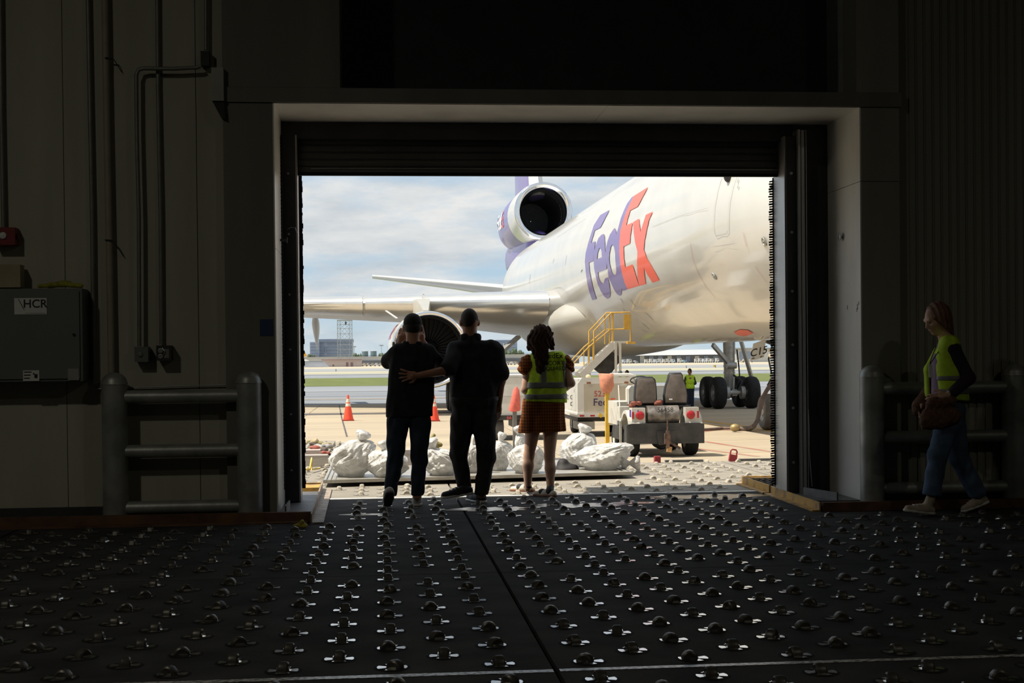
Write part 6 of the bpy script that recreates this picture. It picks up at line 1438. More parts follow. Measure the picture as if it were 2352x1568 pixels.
sdf_obj('hair', m_hairb, [ell_(hc + Vector((0.0, -0.02, 0.02)), (0.112, 0.11, 0.125)), C_((1222, 775), (1216, 800, -0.02), 0.05, 0.025), C_((1258, 772), (1270, 800, -0.01), 0.05, 0.02), C_((1238, 790, -0.05), (1242, 850, -0.10), 0.085, 0.04, (1, 0.6, 1)), C_((1248, 800, -0.06), (1254, 835, -0.10), 0.06, 0.02, (1, 0.6, 1))], T, 0.009, 0.03, [pln_(hc + Vector((0, 0.075, 0)), (0, 1, -0.2))], lambda X: 0.006 * np.sin(X[..., 0] * 170 + 4 * np.sin(X[..., 2] * 30)) + 0.004 * np.sin(X[..., 0] * 90 + X[..., 2] * 60))
dr_ = [C_((1226, 838), (1282, 838), 0.088, 0.088, (1, 0.85, 1)), C_((1234, 870), (1228, 930), 0.09, 0.112, (1, 0.95, 1)), C_((1266, 870), (1268, 930), 0.09, 0.112, (1, 0.95, 1)), C_((1228, 930), (1219, 998), 0.112, 0.124, (1, 0.95, 1)), C_((1268, 930), (1273, 998), 0.112, 0.124, (1, 0.95, 1)), C_((1248, 900), (1246, 998), 0.11, 0.124, (1, 0.95, 1))]
fold = lambda X: 0.009 * np.sin(X[..., 0] * 62 + X[..., 1] * 40) * np.clip((1.0 - X[..., 2]) * 2.2, 0, 1)
sdf_obj('dress', m_plaid, dr_, T, 0.010, 0.05, [pln_(B.P((1245, 992)), (0.03, 0, -1)), pln_(B.P((1245, 815)), (0, 0, 1))], fold)
for p0, p1, r0_ in (((1212, 832), (1205, 846, -0.01), 0.075), ((1298, 828), (1306, 845), 0.066)):
    sdf_obj('puff_sleeve', m_plaid, [C_(p0, p1, r0_, r0_ * 0.92)], T, 0.008, 0.03, (), lambda X: 0.006 * np.sin(X[..., 2] * 90 + X[..., 0] * 60))
ve = [C_((1232, 828), (1284, 826), 0.086, 0.086, (1, 0.98, 1)), C_((1236, 850), (1228, 928), 0.10, 0.128, (1, 0.98, 1)), C_((1278, 850), (1272, 928), 0.10, 0.128, (1, 0.98, 1)), C_((1256, 850), (1250, 928), 0.108, 0.13, (1, 1, 1))]
vest = sdf_obj('vest', m_vest, ve, T, 0.009, 0.05, [pln_(B.P((1245, 922)), (-0.06, 0, -1)), pln_(B.P((1255, 798)), (0, 0, 1)), pln_(B.P((1207, 880)), (-1, 0, 0.05)), pln_(B.P((1302, 880)), (1, 0, 0.02))], wrinkle(0, 30, 26, 0.004))
def band(parent, prims, z0, z1, name='reflective_tape', grow=0.006, M=m_refl, cuts=()):
    pr = [(p[0], p[1], p[2], p[3] + grow, p[4] + grow, p[5]) for p in prims]
    return sdf_obj(name, M, pr, parent, 0.008, 0.05, [pln_((0, 0, z0), (0, 0, -1)), pln_((0, 0, z1), (0, 0, 1))] + list(cuts))
zz = lambda y: B.P((1250, y)).z
vc = [pln_(B.P((1205, 880)), (-1, 0, 0.05)), pln_(B.P((1304, 880)), (1, 0, 0.02))]
band(vest, ve, zz(891), zz(877), cuts=vc); band(vest, ve, zz(916), zz(904), cuts=vc)
band(vest, ve, zz(880), zz(812), cuts=[pln_(B.P((1238, 850)), (-1, 0, 0)), pln_(B.P((1252, 850)), (1, 0, 0)), pln_(B.P((1245, 850)), (0, 1, 0))])
band(vest, ve, zz(880), zz(830), cuts=[pln_(B.P((1291, 850)), (-1, 0, 0)), pln_(B.P((1298, 850)), (1, 0, 0)), pln_(B.P((1245, 850)), (0, 1, 0))])
b = MB(); yb_ = 13.55 - 0.118
b.text('FedEx', atY(1273, 822, yb_), (1, 0, 0), (0, -0.15, 1), 0.072, 0.0, weight=0.01); b.text('ESCORT', atY(1271, 838, yb_), (1, 0, 0), (0, 0, 1), 0.058, 0.0, weight=0.008); b.text('REQUIRED', atY(1270, 850, yb_ - 0.006), (1, 0, 0), (0, 0, 1), 0.054, 0.0, weight=0.008)
b.build('vest_print', m_black, vest)
m_sadw = mat('cream leather', (0.72, 0.66, 0.54), 0.5, var=0.08)
for (hx, hy, tx, ty, ank) in ((1222, 1127, 1172, 1131, (1213, 1112)), (1272, 1139, 1240, 1140, (1265, 1120))):
    h3 = atZ(hx, hy + 2, 0.0); t3 = h3 + Vector(((tx - hx) * 0.0042, 0.12, 0.0)); t3 = h3 + (t3 - h3).normalized() * 0.245
    s_ = shoe('saddle_shoe', T, h3, t3, m_sadw, mat('brown leather sole', (0.30, 0.13, 0.08), 0.6), 0.037, 0.04, None)
    d_ = (t3 - h3).normalized(); mid_ = h3 + d_ * 0.115
    sdf_obj('saddle_panel', m_bshoe, [cap_(mid_ + Vector((0, 0, 0.03)) - d_ * 0.02, mid_ + Vector((0, 0, 0.036)) + d_ * 0.02, 0.040, 0.040)], s_, 0.007, 0.01, [pln_(h3 + Vector((0, 0, 0.026)), (0, 0, -1))])
    a3 = B.P(ank); sdf_obj('sock', m_bshoe, [cap_((h3 + d_ * 0.05) + Vector((0, 0, 0.05)), Vector((a3.x, a3.y, 0.10)), 0.039, 0.036)], T, 0.007, 0.01, [pln_((0, 0, 0.10), (0, 0, 1))])

# ---- woman in profile walking along the wall
B = Body(11.28); C_ = B.c; E_ = B.e
T = thing('person', 'woman walking past the wall in lime vest, purple top and jeans', 'person', (B.P((2170, 1185)).x, 11.28, 0))
hc = B.P((2151, 733)); fd = Vector((-0.90, -0.16, -0.40)); hp_, fr = head_prims(B, hc, w=0.076, dpt=0.100, h_=0.122, face=fd)
pr = hp_ + [C_((2163, 750), (2173, 780), 0.050, 0.062), C_((2178, 800, -0.12), (2180, 800, 0.12), 0.07, 0.07), C_((2172, 825), (2180, 910), 0.105, 0.095, (0.8, 1, 1)), C_((2183, 945, -0.07), (2183, 945, 0.07), 0.095, 0.095),
    C_((2184, 797, -0.17), (2222, 870, -0.20), 0.045, 0.038), C_((2222, 870, -0.20), (2175, 908, -0.22), 0.036, 0.026), C_((2172, 805, 0.16), (2150, 870, 0.17), 0.045, 0.038), C_((2150, 870, 0.17), (2118, 918, 0.12), 0.036, 0.026),
    C_((2180, 950, -0.07), (2152, 1045, -0.08), 0.08, 0.055), C_((2152, 1045, -0.08), (2138, 1150, -0.08), 0.052, 0.033), C_((2186, 950, 0.08), (2200, 1050, 0.08), 0.08, 0.055), C_((2200, 1050, 0.08), (2248, 1150, 0.08), 0.052, 0.033)]
body = sdf_obj('body', m_skinf, pr, T, 0.009, 0.022, extra=[hand(B, B.P((2175, 908, -0.22)), Vector((-0.9, 0.1, -0.2)), (0.1, 1, -0.2), curl=0.5), hand(B, B.P((2118, 918, 0.12)), Vector((-0.35, -0.1, -0.9)), (0.8, -0.3, 0.2), curl=0.6, thumb=-1)])
eyes(body, hc, fr)
s_, f_, u_ = fr
sdf_obj('hair', m_hairr, [ell_(hc - f_ * 0.030 + u_ * 0.032, (0.100, 0.104, 0.112)), cap_(hc - f_ * 0.05 - u_ * 0.02, hc + Vector((0.085, 0, -0.17)), 0.086, 0.062), cap_(hc + u_ * 0.03 - s_ * 0.07 + f_ * 0.01, hc - s_ * 0.088 - f_ * 0.02 + Vector((0.055, 0, -0.17)), 0.032, 0.024), cap_(hc + u_ * 0.03 + s_ * 0.07 + f_ * 0.01, hc + s_ * 0.088 - f_ * 0.02 + Vector((0.055, 0, -0.17)), 0.032, 0.024)], T, 0.008, 0.03, [pln_(hc + f_ * 0.062 + u_ * 0.03, f_ * 1 - u_ * 0.55)], lambda X: 0.004 * np.sin(X[..., 0] * 150 + X[..., 2] * 30))
sdf_obj('top', mat('dusty purple jersey', (0.30, 0.20, 0.33), 0.8, var=0.15, vscale=14, bump=0.2), [C_((2176, 798, -0.10), (2178, 798, 0.10), 0.085, 0.085), C_((2172, 830, -0.06), (2174, 915, -0.05), 0.110, 0.122), C_((2172, 830, 0.06), (2174, 915, 0.05), 0.110, 0.122)], T, 0.010, 0.05, [pln_(B.P((2170, 926)), (0, 0, -1)), pln_(B.P((2160, 776)), (-0.5, 0, 1))], wrinkle(0, 30, 20, 0.005))
vw = [C_((2180, 793, -0.13), (2182, 793, 0.13), 0.088, 0.088), C_((2178, 825, -0.08), (2186, 915, -0.08), 0.120, 0.138), C_((2178, 825, 0.08), (2186, 915, 0.08), 0.120, 0.138)]
fz = lambda y: B.P((2170, y)).z
ap_ = pln_(B.P((2163, 850)), (-0.55, 0.80, 0))       # open front of the vest
v_near = sdf_obj('vest', m_vest, vw, T, 0.009, 0.05, [pln_(B.P((2180, 918)), (-0.05, 0, -1)), pln_(B.P((2180, 768)), (0, 0, 1)), pln_(B.P((2150, 850, -0.10)), (-1, 0.35, -0.12))], wrinkle(0, 26, 22, 0.004))
cv = [pln_(B.P((2149, 850, -0.10)), (-1, 0.35, -0.12))]
band(v_near, vw, fz(874), fz(862), cuts=cv); band(v_near, vw, fz(904), fz(892), cuts=cv)
band(v_near, vw, fz(862), fz(790), cuts=[pln_(B.P((2183, 850)), (-1, 0, 0)), pln_(B.P((2197, 850)), (1, 0, 0)), pln_(B.P((2190, 850)), (0, 1, 0))])
sdf_obj('vest_front_panel', m_vest, [C_((2150, 805, 0.10), (2128, 850, 0.09), 0.03, 0.035, (0.6, 1, 1)), C_((2128, 850, 0.09), (2130, 905, 0.08), 0.035, 0.04, (0.5, 1, 1))], v_near, 0.008, 0.03)
b = MB(); b.tube([B.P((2150, 795, -0.10)), B.P((2140, 820, -0.125)), B.P((2136, 835, -0.13))], 0.004, 5); b.tube([B.P((2168, 790, -0.11)), B.P((2150, 815, -0.13)), B.P((2137, 835, -0.13))], 0.004, 5); ly = b.build('lanyard', m_black, T)
b = MB(); b.prism([B.P(p) for p in ((2133, 836, -0.135), (2142, 838, -0.14), (2143, 868, -0.14), (2134, 866, -0.135))], (0, 0.006, 0)); b.build('badge', m_label, ly)
sdf_obj('held_bag', mat('brown fleece', (0.17, 0.085, 0.05), 0.95, var=0.4, vscale=40, bump=0.5, bscale=60), [C_((2140, 925, -0.20), (2185, 920, -0.22), 0.05, 0.045), C_((2135, 958, -0.20), (2190, 955, -0.20), 0.075, 0.07, (1, 0.7, 1)), C_((2128, 972, -0.18), (2160, 968, -0.2), 0.055, 0.06)], T, 0.010, 0.05, (), lambda X: 0.004 * np.sin(X[..., 0] * 90) * np.sin(X[..., 2] * 80))
sdf_obj('sleeve_cuff', MATS['brown fleece'], [C_((2136, 895, 0.15), (2112, 932, 0.12), 0.055, 0.06), C_((2112, 932, 0.12), (2106, 945, 0.11), 0.055, 0.04)], T, 0.009, 0.03)
sdf_obj('sleeve', mat('dark plum sleeve', (0.035, 0.022, 0.035), 0.9, var=0.2), [C_((2188, 800, -0.17), (2224, 868, -0.20), 0.062, 0.055), C_((2224, 868, -0.20), (2190, 900, -0.22), 0.055, 0.046), C_((2172, 806, 0.16), (2150, 868, 0.17), 0.062, 0.055), C_((2150, 868, 0.17), (2132, 898, 0.15), 0.055, 0.05)], T, 0.009, 0.03)
sdf_obj('jeans', m_jeanl, [C_((2184, 940, -0.07), (2184, 940, 0.07), 0.118, 0.118), C_((2180, 965, -0.08), (2154, 1045, -0.08), 0.108, 0.080), C_((2154, 1045, -0.08), (2140, 1135, -0.08), 0.080, 0.074), C_((2188, 965, 0.08), (2202, 1050, 0.08), 0.108, 0.080), C_((2202, 1050, 0.08), (2243, 1130, 0.08), 0.080, 0.074)], T, 0.011, 0.03, [pln_(B.P((2180, 918)), (0, 0, 1)), pln_(B.P((2190, 1140)), (-0.1, 0, -1))], wrinkle(0, 26, 30, 0.005))
h3 = B.P((2138, 1160, -0.08)); h3.z = 0.012; shoe('shoe', T, h3, h3 + Vector((-0.245, -0.03, 0.035)), mat('beige canvas shoe', (0.52, 0.44, 0.34), 0.8, var=0.2, vscale=20), m_sole, 0.040, 0.045, B.P((2138, 1142, -0.08)))
h3 = B.P((2264, 1160, 0.08)); h3.z = 0.075; shoe('shoe', T, h3, Vector((h3.x - 0.21, h3.y, 0.0)), MATS['beige canvas shoe'], m_sole, 0.040, 0.045, B.P((2250, 1142, 0.08)))

# ---- ground crew on the apron
def crew(label, x, ytop, yfoot, arms, face):
    p0 = atZ(x, yfoot, AP); B = Body(p0.y); T = thing('person', label, 'person', (p0.x, p0.y, AP), 'ground crew on the apron')
    o = Vector((p0.x, p0.y, AP)); H_ = atY(x, ytop, p0.y).z - AP; k = H_ / 1.75
    Q = lambda a, b_, c_: o + Vector((a, b_, c_)) * k
    hc = Q(0, 0, 1.63); hp_, fr = head_prims(B, hc, face=face)
    pr = hp_ + [cap_(Q(0, 0, 1.5), Q(0, 0, 1.42), 0.055), cap_(Q(-0.13, 0, 1.38), Q(0.13, 0, 1.38), 0.075), cap_(Q(0, 0, 1.3), Q(0, 0, 1.0), 0.12), cap_(Q(-0.08, 0, 0.9), Q(-0.09, 0.02, 0.08), 0.08, 0.045), cap_(Q(0.08, 0, 0.9), Q(0.09, -0.02, 0.08), 0.08, 0.045)] + [cap_(Q(*a), Q(*b_), r1, r2) for a, b_, r1, r2 in arms]
    hd = [hand(B, Q(*arms[i][1]), Q(*arms[i][1]) - Q(*arms[i][0]), (0, 1, 0.2), curl=0.5) for i in (1, 3)]
    bd = sdf_obj('body', m_skin2, pr, T, 0.014, 0.03, extra=hd); eyes(bd, hc, fr)
    sdf_obj('hair', m_hairs, [ell_(hc + Vector((0, 0, 0.025)), (0.085, 0.10, 0.11))], T, 0.012, 0.02, [pln_(hc + Vector((0, 0, -0.01)), (0, 0, -1)), pln_(hc + Vector(face) * 0.05, face)])
    sdf_obj('sleeves', mat('dark green sleeve', (0.03, 0.06, 0.045), 0.9), [cap_(Q(*a), Q(*b_), r1 + 0.014, r2 + 0.014) for a, b_, r1, r2 in arms], T, 0.014, 0.03)
    sdf_obj('vest', m_vest, [cap_(Q(-0.11, 0, 1.38), Q(0.11, 0, 1.38), 0.092), cap_(Q(-0.05, 0, 1.2), Q(0.05, 0, 1.2), 0.15), cap_(Q(-0.05, 0, 0.95), Q(0.05, 0, 0.95), 0.155)], T, 0.014, 0.05, [pln_(Q(0, 0, 0.88), (0, 0, -1))])
    sdf_obj('trousers', mat('navy work trousers', (0.02, 0.03, 0.055), 0.9), [cap_(Q(-0.06, 0, 0.9), Q(0.06, 0, 0.9), 0.13), cap_(Q(-0.08, 0, 0.85), Q(-0.09, 0.02, 0.1), 0.105, 0.07), cap_(Q(0.08, 0, 0.85), Q(0.09, -0.02, 0.1), 0.105, 0.07)], T, 0.014, 0.03, [pln_(Q(0, 0, 0.06), (0, 0, -1))])
    for sx in (-0.09, 0.09): shoe('boot', T, Q(sx, 0, 0), Q(sx, 0, 0) + Vector(face) * Vector((1, 1, 0)).length * 0.18, m_bshoe, m_bshoe)
crew('ground worker in lime vest standing beside the jet tyres', 1585, 847, 938, [((0.17, 0, 1.36), (0.24, 0.0, 1.12), 0.05, 0.045), ((0.24, 0, 1.12), (0.10, 0.22, 0.98), 0.045, 0.032), ((-0.17, 0, 1.36), (-0.22, 0.02, 1.12), 0.05, 0.045), ((-0.22, 0.02, 1.12), (-0.08, 0.22, 1.0), 0.045, 0.032)], (0.6, 0.8, 0))
crew('ground worker in lime vest half hidden behind the steering wheel', 1441, 851, 940, [((0.17, 0, 1.36), (0.23, 0.0, 1.1), 0.05, 0.045), ((0.23, 0, 1.1), (0.20, 0.05, 0.86), 0.045, 0.032), ((-0.17, 0, 1.36), (-0.23, 0.0, 1.1), 0.05, 0.045), ((-0.23, 0.0, 1.1), (-0.2, 0.05, 0.86), 0.045, 0.032)], (0.5, 0.85, 0))

# ------------------------------------------------------------------ far side of the airfield
m_fw = mat('far white wall', (0.561, 0.561, 0.544), 0.8, var=0.06, vscale=0.05)
m_fg = mat('far grey roof', (0.442, 0.459, 0.468), 0.8, var=0.05, vscale=0.05)
m_fd = mat('far shadowed bay', (0.16, 0.17, 0.19), 0.8, var=0.2, vscale=0.1)
m_pink = mat('pinkish far wall', (0.561, 0.476, 0.451), 0.8, var=0.05, vscale=0.1)
m_maroon = mat('maroon far roof', (0.36, 0.17, 0.18), 0.8, var=0.1)
m_hazeb = mat('hazy blue grey curtain wall', (0.289, 0.357, 0.476), 0.5, var=0.06, vscale=0.05)  # bluish distance haze put into the far building colours
m_hazed = mat('hazy darker blue glazing', (0.187, 0.238, 0.357), 0.4, var=0.1, vscale=0.1)
m_tree = mat('far tree foliage', (0.10, 0.135, 0.085), 0.95, var=0.4, vscale=0.3)
m_latt = mat('grey lattice steel', (0.34, 0.38, 0.40), 0.6, 0.2)
def fb(b, x0, x1, yt, yb, Y, dpt, mi=0, low=False):
    p, q_ = atY(x0, yb, Y), atY(x1, yt, Y); b.bb(p.x, q_.x, Y, Y + dpt, AP if low else min(p.z, q_.z), q_.z, mi); return p, q_
def fpart(name, M, par, x0, x1, yt, yb, Y, dpt): b = MB(); fb(b, x0, x1, yt, yb, Y, dpt, 0, name.startswith(('wall', 'wing', 'bay', 'doorway'))); return b.build(name, M, par)
def gz(x, Y): return atY(x, 830, Y).x
# pink service building with maroon eave and the dark blast fence in front
t = thing('service_building', 'low pinkish building with a maroon roof edge across the airfield', 'building', (gz(790, 800), 800, AP))
fpart('wall', m_pink, t, 742, 829, 827, 841.5, 800, 14); fpart('wall_end', m_pink, t, 829, 830.5, 827, 841, 800, 14)
fpart('roof', m_maroon, t, 738, 830, 824.5, 827, 799, 16)
for x in (795, 805.5): fpart('doorway', mat('brown doors', (0.25, 0.16, 0.16), 0.7), t, x, x + 5, 832, 841, 799.8, 0.5)
fpart('doorway', m_pink, t, 813, 817.5, 832, 841, 799.8, 0.5); fpart('vent', m_fd, t, 764, 767, 837, 841, 799.8, 0.5)
b = MB(); pts = [atY(694, 843, 760), atY(756, 842, 760), atY(746, 831, 768), atY(694, 831, 768)]; b.prism(pts, (0, 6, 0)); tag(b.build('blast_fence', m_fd), 'dark sloping blast fence beside the low pinkish building', 'fence')
fb_ = MB(); fb(fb_, 692, 742, 829, 831.5, 775, 10, 0, True); tag(fb_.build('flat_roof_shed', m_fg), 'grey flat roof shed behind the dark blast fence', 'building')
# long terminal
t = thing('terminal_building', 'long low white terminal along the horizon behind the lattice tower', 'building', (gz(800, 1150), 1150, AP))
fpart('wall', m_fw, t, 560, 884, 818, 831, 1150, 40); fpart('roof', m_fg, t, 560, 884, 815.5, 818, 1148, 44); fpart('bay', m_fd, t, 828, 884, 827.5, 833, 1149, 1)
t = thing('terminal_building', 'long white concourse seen between the stepping man and the woman', 'building', (gz(1200, 1150), 1150, AP))
fpart('wall', m_fw, t, 885.5, 1330, 812, 821, 1150, 40); fpart('roof', m_fg, t, 885.5, 1330, 809.5, 812, 1148, 44); fpart('bay', m_fd, t, 885.5, 1330, 821, 831, 1149, 1)
# blue office block
t = thing('office_block', 'blue grey office block behind the lattice tower', 'building', (gz(750, 1500), 1500, AP))
fpart('wing', m_hazeb, t, 712, 733, 785, 820, 1500, 25); fpart('wall', m_hazeb, t, 733, 810, 779, 820, 1510, 40); fpart('roof', m_hazed, t, 732, 811, 778, 785, 1508, 44)
for k in range(4):
    for x0, x1 in ((713, 721), (722, 732), (736, 745), (751, 772), (773, 808)):
        yy = 788.5 + 7.5 * k; fpart('window_band', m_hazed, t, x0, x1, yy, yy + 2.6, 1499 if x1 < 733 else 1509, 0.5)
fpart('stair_core', m_hazed, t, 746, 749.5, 797, 809, 1508.6, 0.5)
t = thing('office_block', 'blue office tower beyond the wing between the people', 'building', (gz(1160, 1500), 1500, AP))
fpart('wall', m_hazeb, t, 1138, 1188, 780, 822, 1500, 40)
for k in range(5): fpart('window_band', m_hazed, t, 1140, 1186, 783 + 7 * k, 785.5 + 7 * k, 1499, 0.5)
for x in (1146, 1156): fpart('pier', m_fw, t, x, x + 2, 788, 806, 1498.6, 0.5)
# lattice tower
Yt = 900.0
t = thing('lattice_tower', 'tall steel lattice tower standing in front of the office block', 'tower', (gz(791, Yt), Yt, AP))
P_ = lambda x, y, d: atY(x, y, Yt + d)
xs4 = [774.5, 781.5, 802, 808.5]
lev = [735, 745.5, 754.5, 766.5, 779, 791, 803, 815, 826]
for x in xs4:
    for d in (0, 9):
        b = MB(); p_ = P_(x, 735, d); b.bar(p_, Vector((p_.x, p_.y, AP)), 0.35, 0.35); b.build('column', m_latt, t)
for y in lev:
    for d in (0, 9):
        b = MB(); b.bar(P_(774.5, y, d), P_(808.5, y, d), 0.30, 0.35); b.build('girder', m_latt, t)
for i, (ya, yb) in enumerate(zip(lev[:-1], lev[1:])):
    for (xa, xb) in ((774.5, 781.5), (781.5, 791.5), (791.5, 802), (802, 808.5)):
        b = MB(); b.bar(P_(xa, ya, 0), P_(xb, yb, 0), 0.16, 0.16); b.build('brace', m_latt, t)
        b = MB(); b.bar(P_(xb, ya, 9), P_(xa, yb, 9), 0.16, 0.16); b.build('brace', m_latt, t)
b = MB(); fb(b, 774, 809, 734, 736, Yt - 0.3, 10); b.build('top_deck', m_latt, t)
b = MB(); fb(b, 792, 796, 738, 745, Yt + 3, 3); b.build('equipment_box', m_fd, t)
# tanks, trees, lamp posts
for x0, x1, yt, lab in ((831, 845.5, 806.5, 'dark round storage tank nearer the lattice tower'), (851, 865, 806, 'dark round storage tank nearer the jet engine')):
    p, q_ = atY(x0, 815, 1300), atY(x1, yt, 1300); t = thing('storage_tank', lab, 'tank', ((p.x + q_.x) / 2, 1300, AP)); R = (q_.x - p.x) / 2
    MB().cyl(((p.x + q_.x) / 2, 1300, AP), ((p.x + q_.x) / 2, 1300, q_.z), R, n=20).build('shell', mat('dark blue green tank', (0.13, 0.19, 0.22), 0.6, var=0.2, vscale=0.3), t, smooth=40)
    MB().lathe([(R * 1.02, 0), (R * 0.6, R * 0.18), (0.05, R * 0.25)], ((p.x + q_.x) / 2, 1300, q_.z), (0, 0, 1), 20).build('roof', m_latt, t)
def tree(label, x, yt, w, Y, seed):
    r_ = np.random.default_rng(seed); c0 = atY(x, yt, Y); wid = w * Y / F; t = thing('tree', label, 'tree', (c0.x, Y, AP), 'trees along the far airfield edge')
    Ht = c0.z - AP; b = MB(); b.cyl((c0.x, Y, AP), (c0.x, Y, AP + Ht * 0.5), wid * 0.06, n=6); b.build('trunk', mat('trunk', (0.12, 0.09, 0.07), 0.9), t)
    b = MB(); n_ = 16
    V_, Q_ = sdf_mesh([ell_((c0.x + r_.uniform(-0.35, 0.35) * wid, Y + r_.uniform(-0.3, 0.3) * wid, AP + Ht * r_.uniform(0.4, 0.8)), (wid * 0.22,) * 2 + (Ht * 0.2,)) for _ in range(n_)], max(wid, Ht) * 0.03, wid * 0.05, noise=lambda X: 0.05 * wid * (np.sin(X[..., 0] * 9 / wid) * np.sin(X[..., 2] * 11 / wid) * np.sin(X[..., 1] * 8 / wid)))
    b.add(V_.tolist(), Q_.tolist()); b.build('crown', m_tree, t, smooth=180)
for i, (x, yt, w) in enumerate(((692, 811, 8), (712, 812, 12), (720, 813.5, 9), (815, 808, 8), (821, 810, 9), (829, 809, 6), (874, 809, 13), (884, 810, 12), (1150, 803, 13), (1166, 800, 16), (1182, 799, 15), (1197, 803, 14))):
    tree('%s dark green tree %s' % (('first', 'second', 'third', 'first', 'second', 'third', 'first', 'second', 'first', 'second', 'third', 'fourth')[i], 'from the door guide beside the office block' if i < 3 else ('from the lattice tower toward the tanks' if i < 6 else ('beyond the tanks toward the jet engine' if i < 8 else 'from the stepping man, below the blue tower'))), x, yt, w, 1400 + 45 * (i % 3), 20 + i)
for x, yt in ((813.5, 796), (876, 793), (1076, 790)):
    t = thing('lamp_post', {813.5: 'slim light mast beside the lattice tower', 876: 'slim light mast near the jet engine cowl', 1076: 'slim light mast behind the bareheaded man'}[x], 'lamp', (gz(x, 1250), 1250, AP), 'far light masts')
    p = atY(x, yt, 1250); MB().cyl((p.x, 1250, AP), p, 0.3, 0.2, n=6).build('mast', m_latt, t); MB().box(p, (3.6, 1.0, 0.9)).build('light_head', m_latt, t)
# tail of another aircraft and a jet body behind the fence
t = thing('distant_jet', 'white jet with an orange yellow tail fin far behind the blast fence', 'airplane', (gz(698, 1100), 1100, AP))
b = MB(); b.prism([atY(695.5, 819, 1100), atY(696.5, 805, 1100), atY(698.5, 805, 1100), atY(706, 818, 1100)], (0, 0.6, 0)); b.build('fin', mat('orange yellow tail', (0.80, 0.42, 0.06), 0.5), t)
b = MB(); p = atY(700, 825, 1090); b.ell((p.x - 8, 1090, AP + 3.6), (12, 2.2, 2.2), 16, 10); b.build('fuselage', m_fw, t, smooth=180); MB().bb(p.x - 9, p.x - 7, 1089, 1091, AP, AP + 2.0).build('landing_gear', m_fd, t)
# hangar on the far right with parked vans
t = thing('cargo_hangar', 'wide grey roofed hangar beyond the tyres of the jet', 'building', (gz(1560, 950), 950, AP))
b = MB(); b.prism([atY(1425, 817, 940), atY(1662, 813.5, 940), atY(1634, 802, 960), atY(1430, 806, 960)], (0, 40, 0)); b.build('roof', m_fg, t)
fpart('wall', m_fd, t, 1425, 1662, 814, 826, 945, 30)
for k in range(9): fpart('bay_door', m_fw if k % 3 == 0 else mat('blue grey bay', (0.24, 0.30, 0.40), 0.7), t, 1470 + 21 * k, 1480 + 21 * k, 817, 825, 944.6, 0.3)
t = thing('cargo_hangar', 'pale hangar seen behind the nose wheel strut', 'building', (gz(1720, 950), 950, AP)); fpart('wall', m_fw, t, 1690, 1860, 800, 826, 960, 30); fpart('roof', m_fg, t, 1685, 1865, 797, 801, 958, 34); fpart('bay', mat('blue grey bay', (0.24, 0.30, 0.40), 0.7), t, 1700, 1725, 808, 816, 959, 0.5)
ORD = ['first', 'second', 'third', 'fourth', 'fifth', 'sixth', 'seventh', 'eighth', 'ninth', 'tenth', 'eleventh', 'twelfth', 'thirteenth', 'fourteenth', 'fifteenth', 'sixteenth']
def van(x, yb, Y, L_, H_, M, label, group, kind='van'):
    c0 = atY(x, yb, Y); z0 = AP
    t = thing('parked_' + kind, label, kind, (c0.x, Y, z0), group)
    W_ = 2.0
    if kind == 'van':
        b = MB(); b.prism([(c0.x - L_ / 2, Y, z0 + 0.35), (c0.x + L_ / 2, Y, z0 + 0.35), (c0.x + L_ / 2, Y, z0 + H_ * 0.55), (c0.x + L_ * 0.36, Y, z0 + H_), (c0.x - L_ / 2, Y, z0 + H_)], (0, W_, 0))
    else:
        b = MB(); b.prism([(c0.x - L_ / 2, Y, z0 + 0.3), (c0.x + L_ / 2, Y, z0 + 0.3), (c0.x + L_ / 2, Y, z0 + H_ * 0.6), (c0.x + L_ * 0.28, Y, z0 + H_ * 0.65), (c0.x + L_ * 0.15, Y, z0 + H_), (c0.x - L_ * 0.25, Y, z0 + H_), (c0.x - L_ * 0.4, Y, z0 + H_ * 0.65), (c0.x - L_ / 2, Y, z0 + H_ * 0.6)], (0, W_, 0))
    b.build('body', M, t)
    MB().bb(c0.x + L_ * 0.02, c0.x + L_ * 0.3, Y - 0.02, Y, z0 + H_ * 0.6, z0 + H_ * 0.88).build('window', m_fd, t)
    for s_ in (-0.32, 0.32): b = MB(); b.cyl((c0.x + s_ * L_, Y - 0.05, z0 + 0.38), (c0.x + s_ * L_, Y + 0.25, z0 + 0.38), 0.38, n=10); b.build('wheel', m_tyre, t)
k = 0
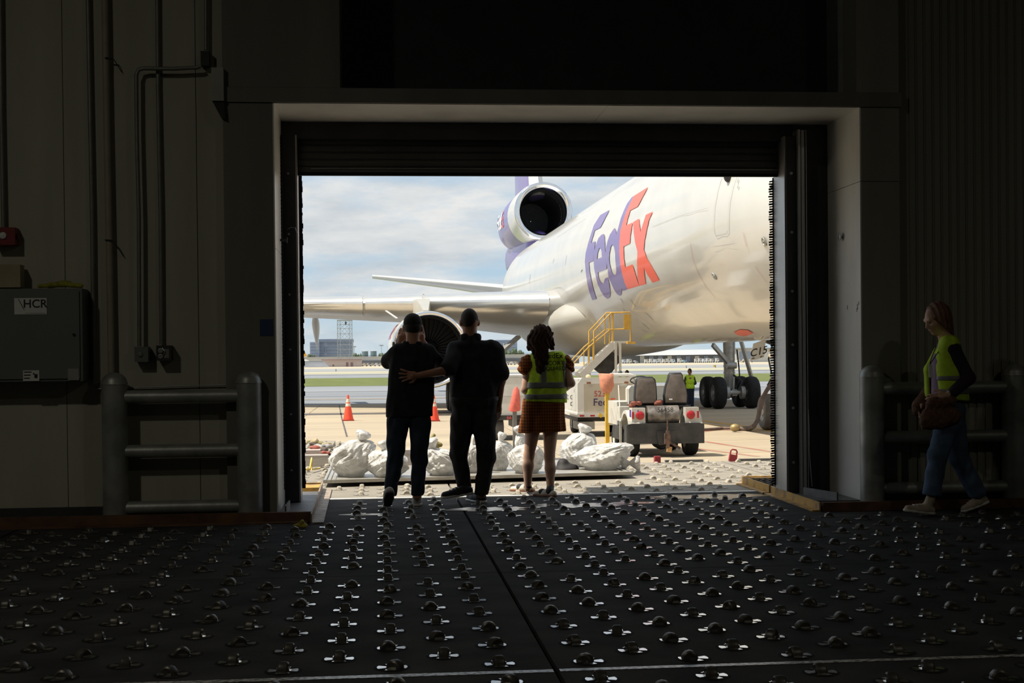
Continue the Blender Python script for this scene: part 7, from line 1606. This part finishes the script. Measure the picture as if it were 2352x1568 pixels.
for x in (1434, 1446, 1487, 1497, 1508, 1518, 1527, 1536, 1545, 1562, 1600, 1609, 1618, 1627, 1636, 1648):
    van(x, 826, 880 + 5 * (k % 3), 2.2 if x > 1590 else 2.6 + (k % 3) * 0.4, 2.6 + (k % 2) * 0.3, m_fw if k % 4 else mat('pale blue van', (0.55, 0.62, 0.70), 0.5), '%s white vehicle from the steps in the row before the hangar' % ORD[k], 'vehicles parked before the hangar'); k += 1
for x, c in ((1451, (0.1, 0.1, 0.11)), (1460, (0.5, 0.5, 0.52)), (1572, (0.3, 0.45, 0.55)), (1580, (0.12, 0.14, 0.2))):
    van(x, 826, {1451: 897, 1460: 903, 1572: 909, 1580: 915}[x], 3.2, 1.9, mat('car paint %d' % x, c, 0.4), {1451: 'black car parked among the white vehicles', 1460: 'grey car parked beside the black car', 1572: 'teal car parked in the hangar row', 1580: 'dark blue car parked in the hangar row'}[x], 'cars before the hangar', 'car')
k = 0
for x in (838, 846, 857, 866, 876, 884, 1158, 1164, 1171, 1178, 1186, 1700, 1712, 1723):
    van(x, 835, 840 + 4 * (k % 3), 3.8, 2.0, m_fw if k % 2 else mat('beige car', (0.5, 0.42, 0.33), 0.5), '%s small %s car %s' % (ORD[k if k < 6 else (k - 6 if k < 11 else k - 11)], 'white' if k % 2 else 'beige', 'from the pinkish building parked at the terminal' if k < 6 else ('in the row seen between the man and woman' if k < 11 else 'behind the nose wheel strut')), 'cars before the far terminal', 'car'); k += 1
for x, y, Y, lab in ((771.5, 851.5, 340, 'small black runway marker post on the verge'), (1576.5, 838.5, 330, 'small dark runway marker post behind the tractor seats')):
    p = atY(x, y, Y); tag(MB().bb(p.x - 0.08, p.x + 0.08, Y, Y + 0.1, AP, AP + 0.62).build('marker_post', m_fd), lab, 'post')
p = atY(1642, 838, 330); t = thing('runway_sign', 'small yellow runway sign by the jet gear strut', 'sign', (p.x, 330, AP)); MB().bb(p.x - 0.35, p.x + 0.1, 330, 330.1, AP + 0.2, AP + 0.65).build('panel', m_ox, t); MB().bb(p.x + 0.12, p.x + 0.25, 330, 330.1, AP, AP + 0.65).build('post', m_fd, t)
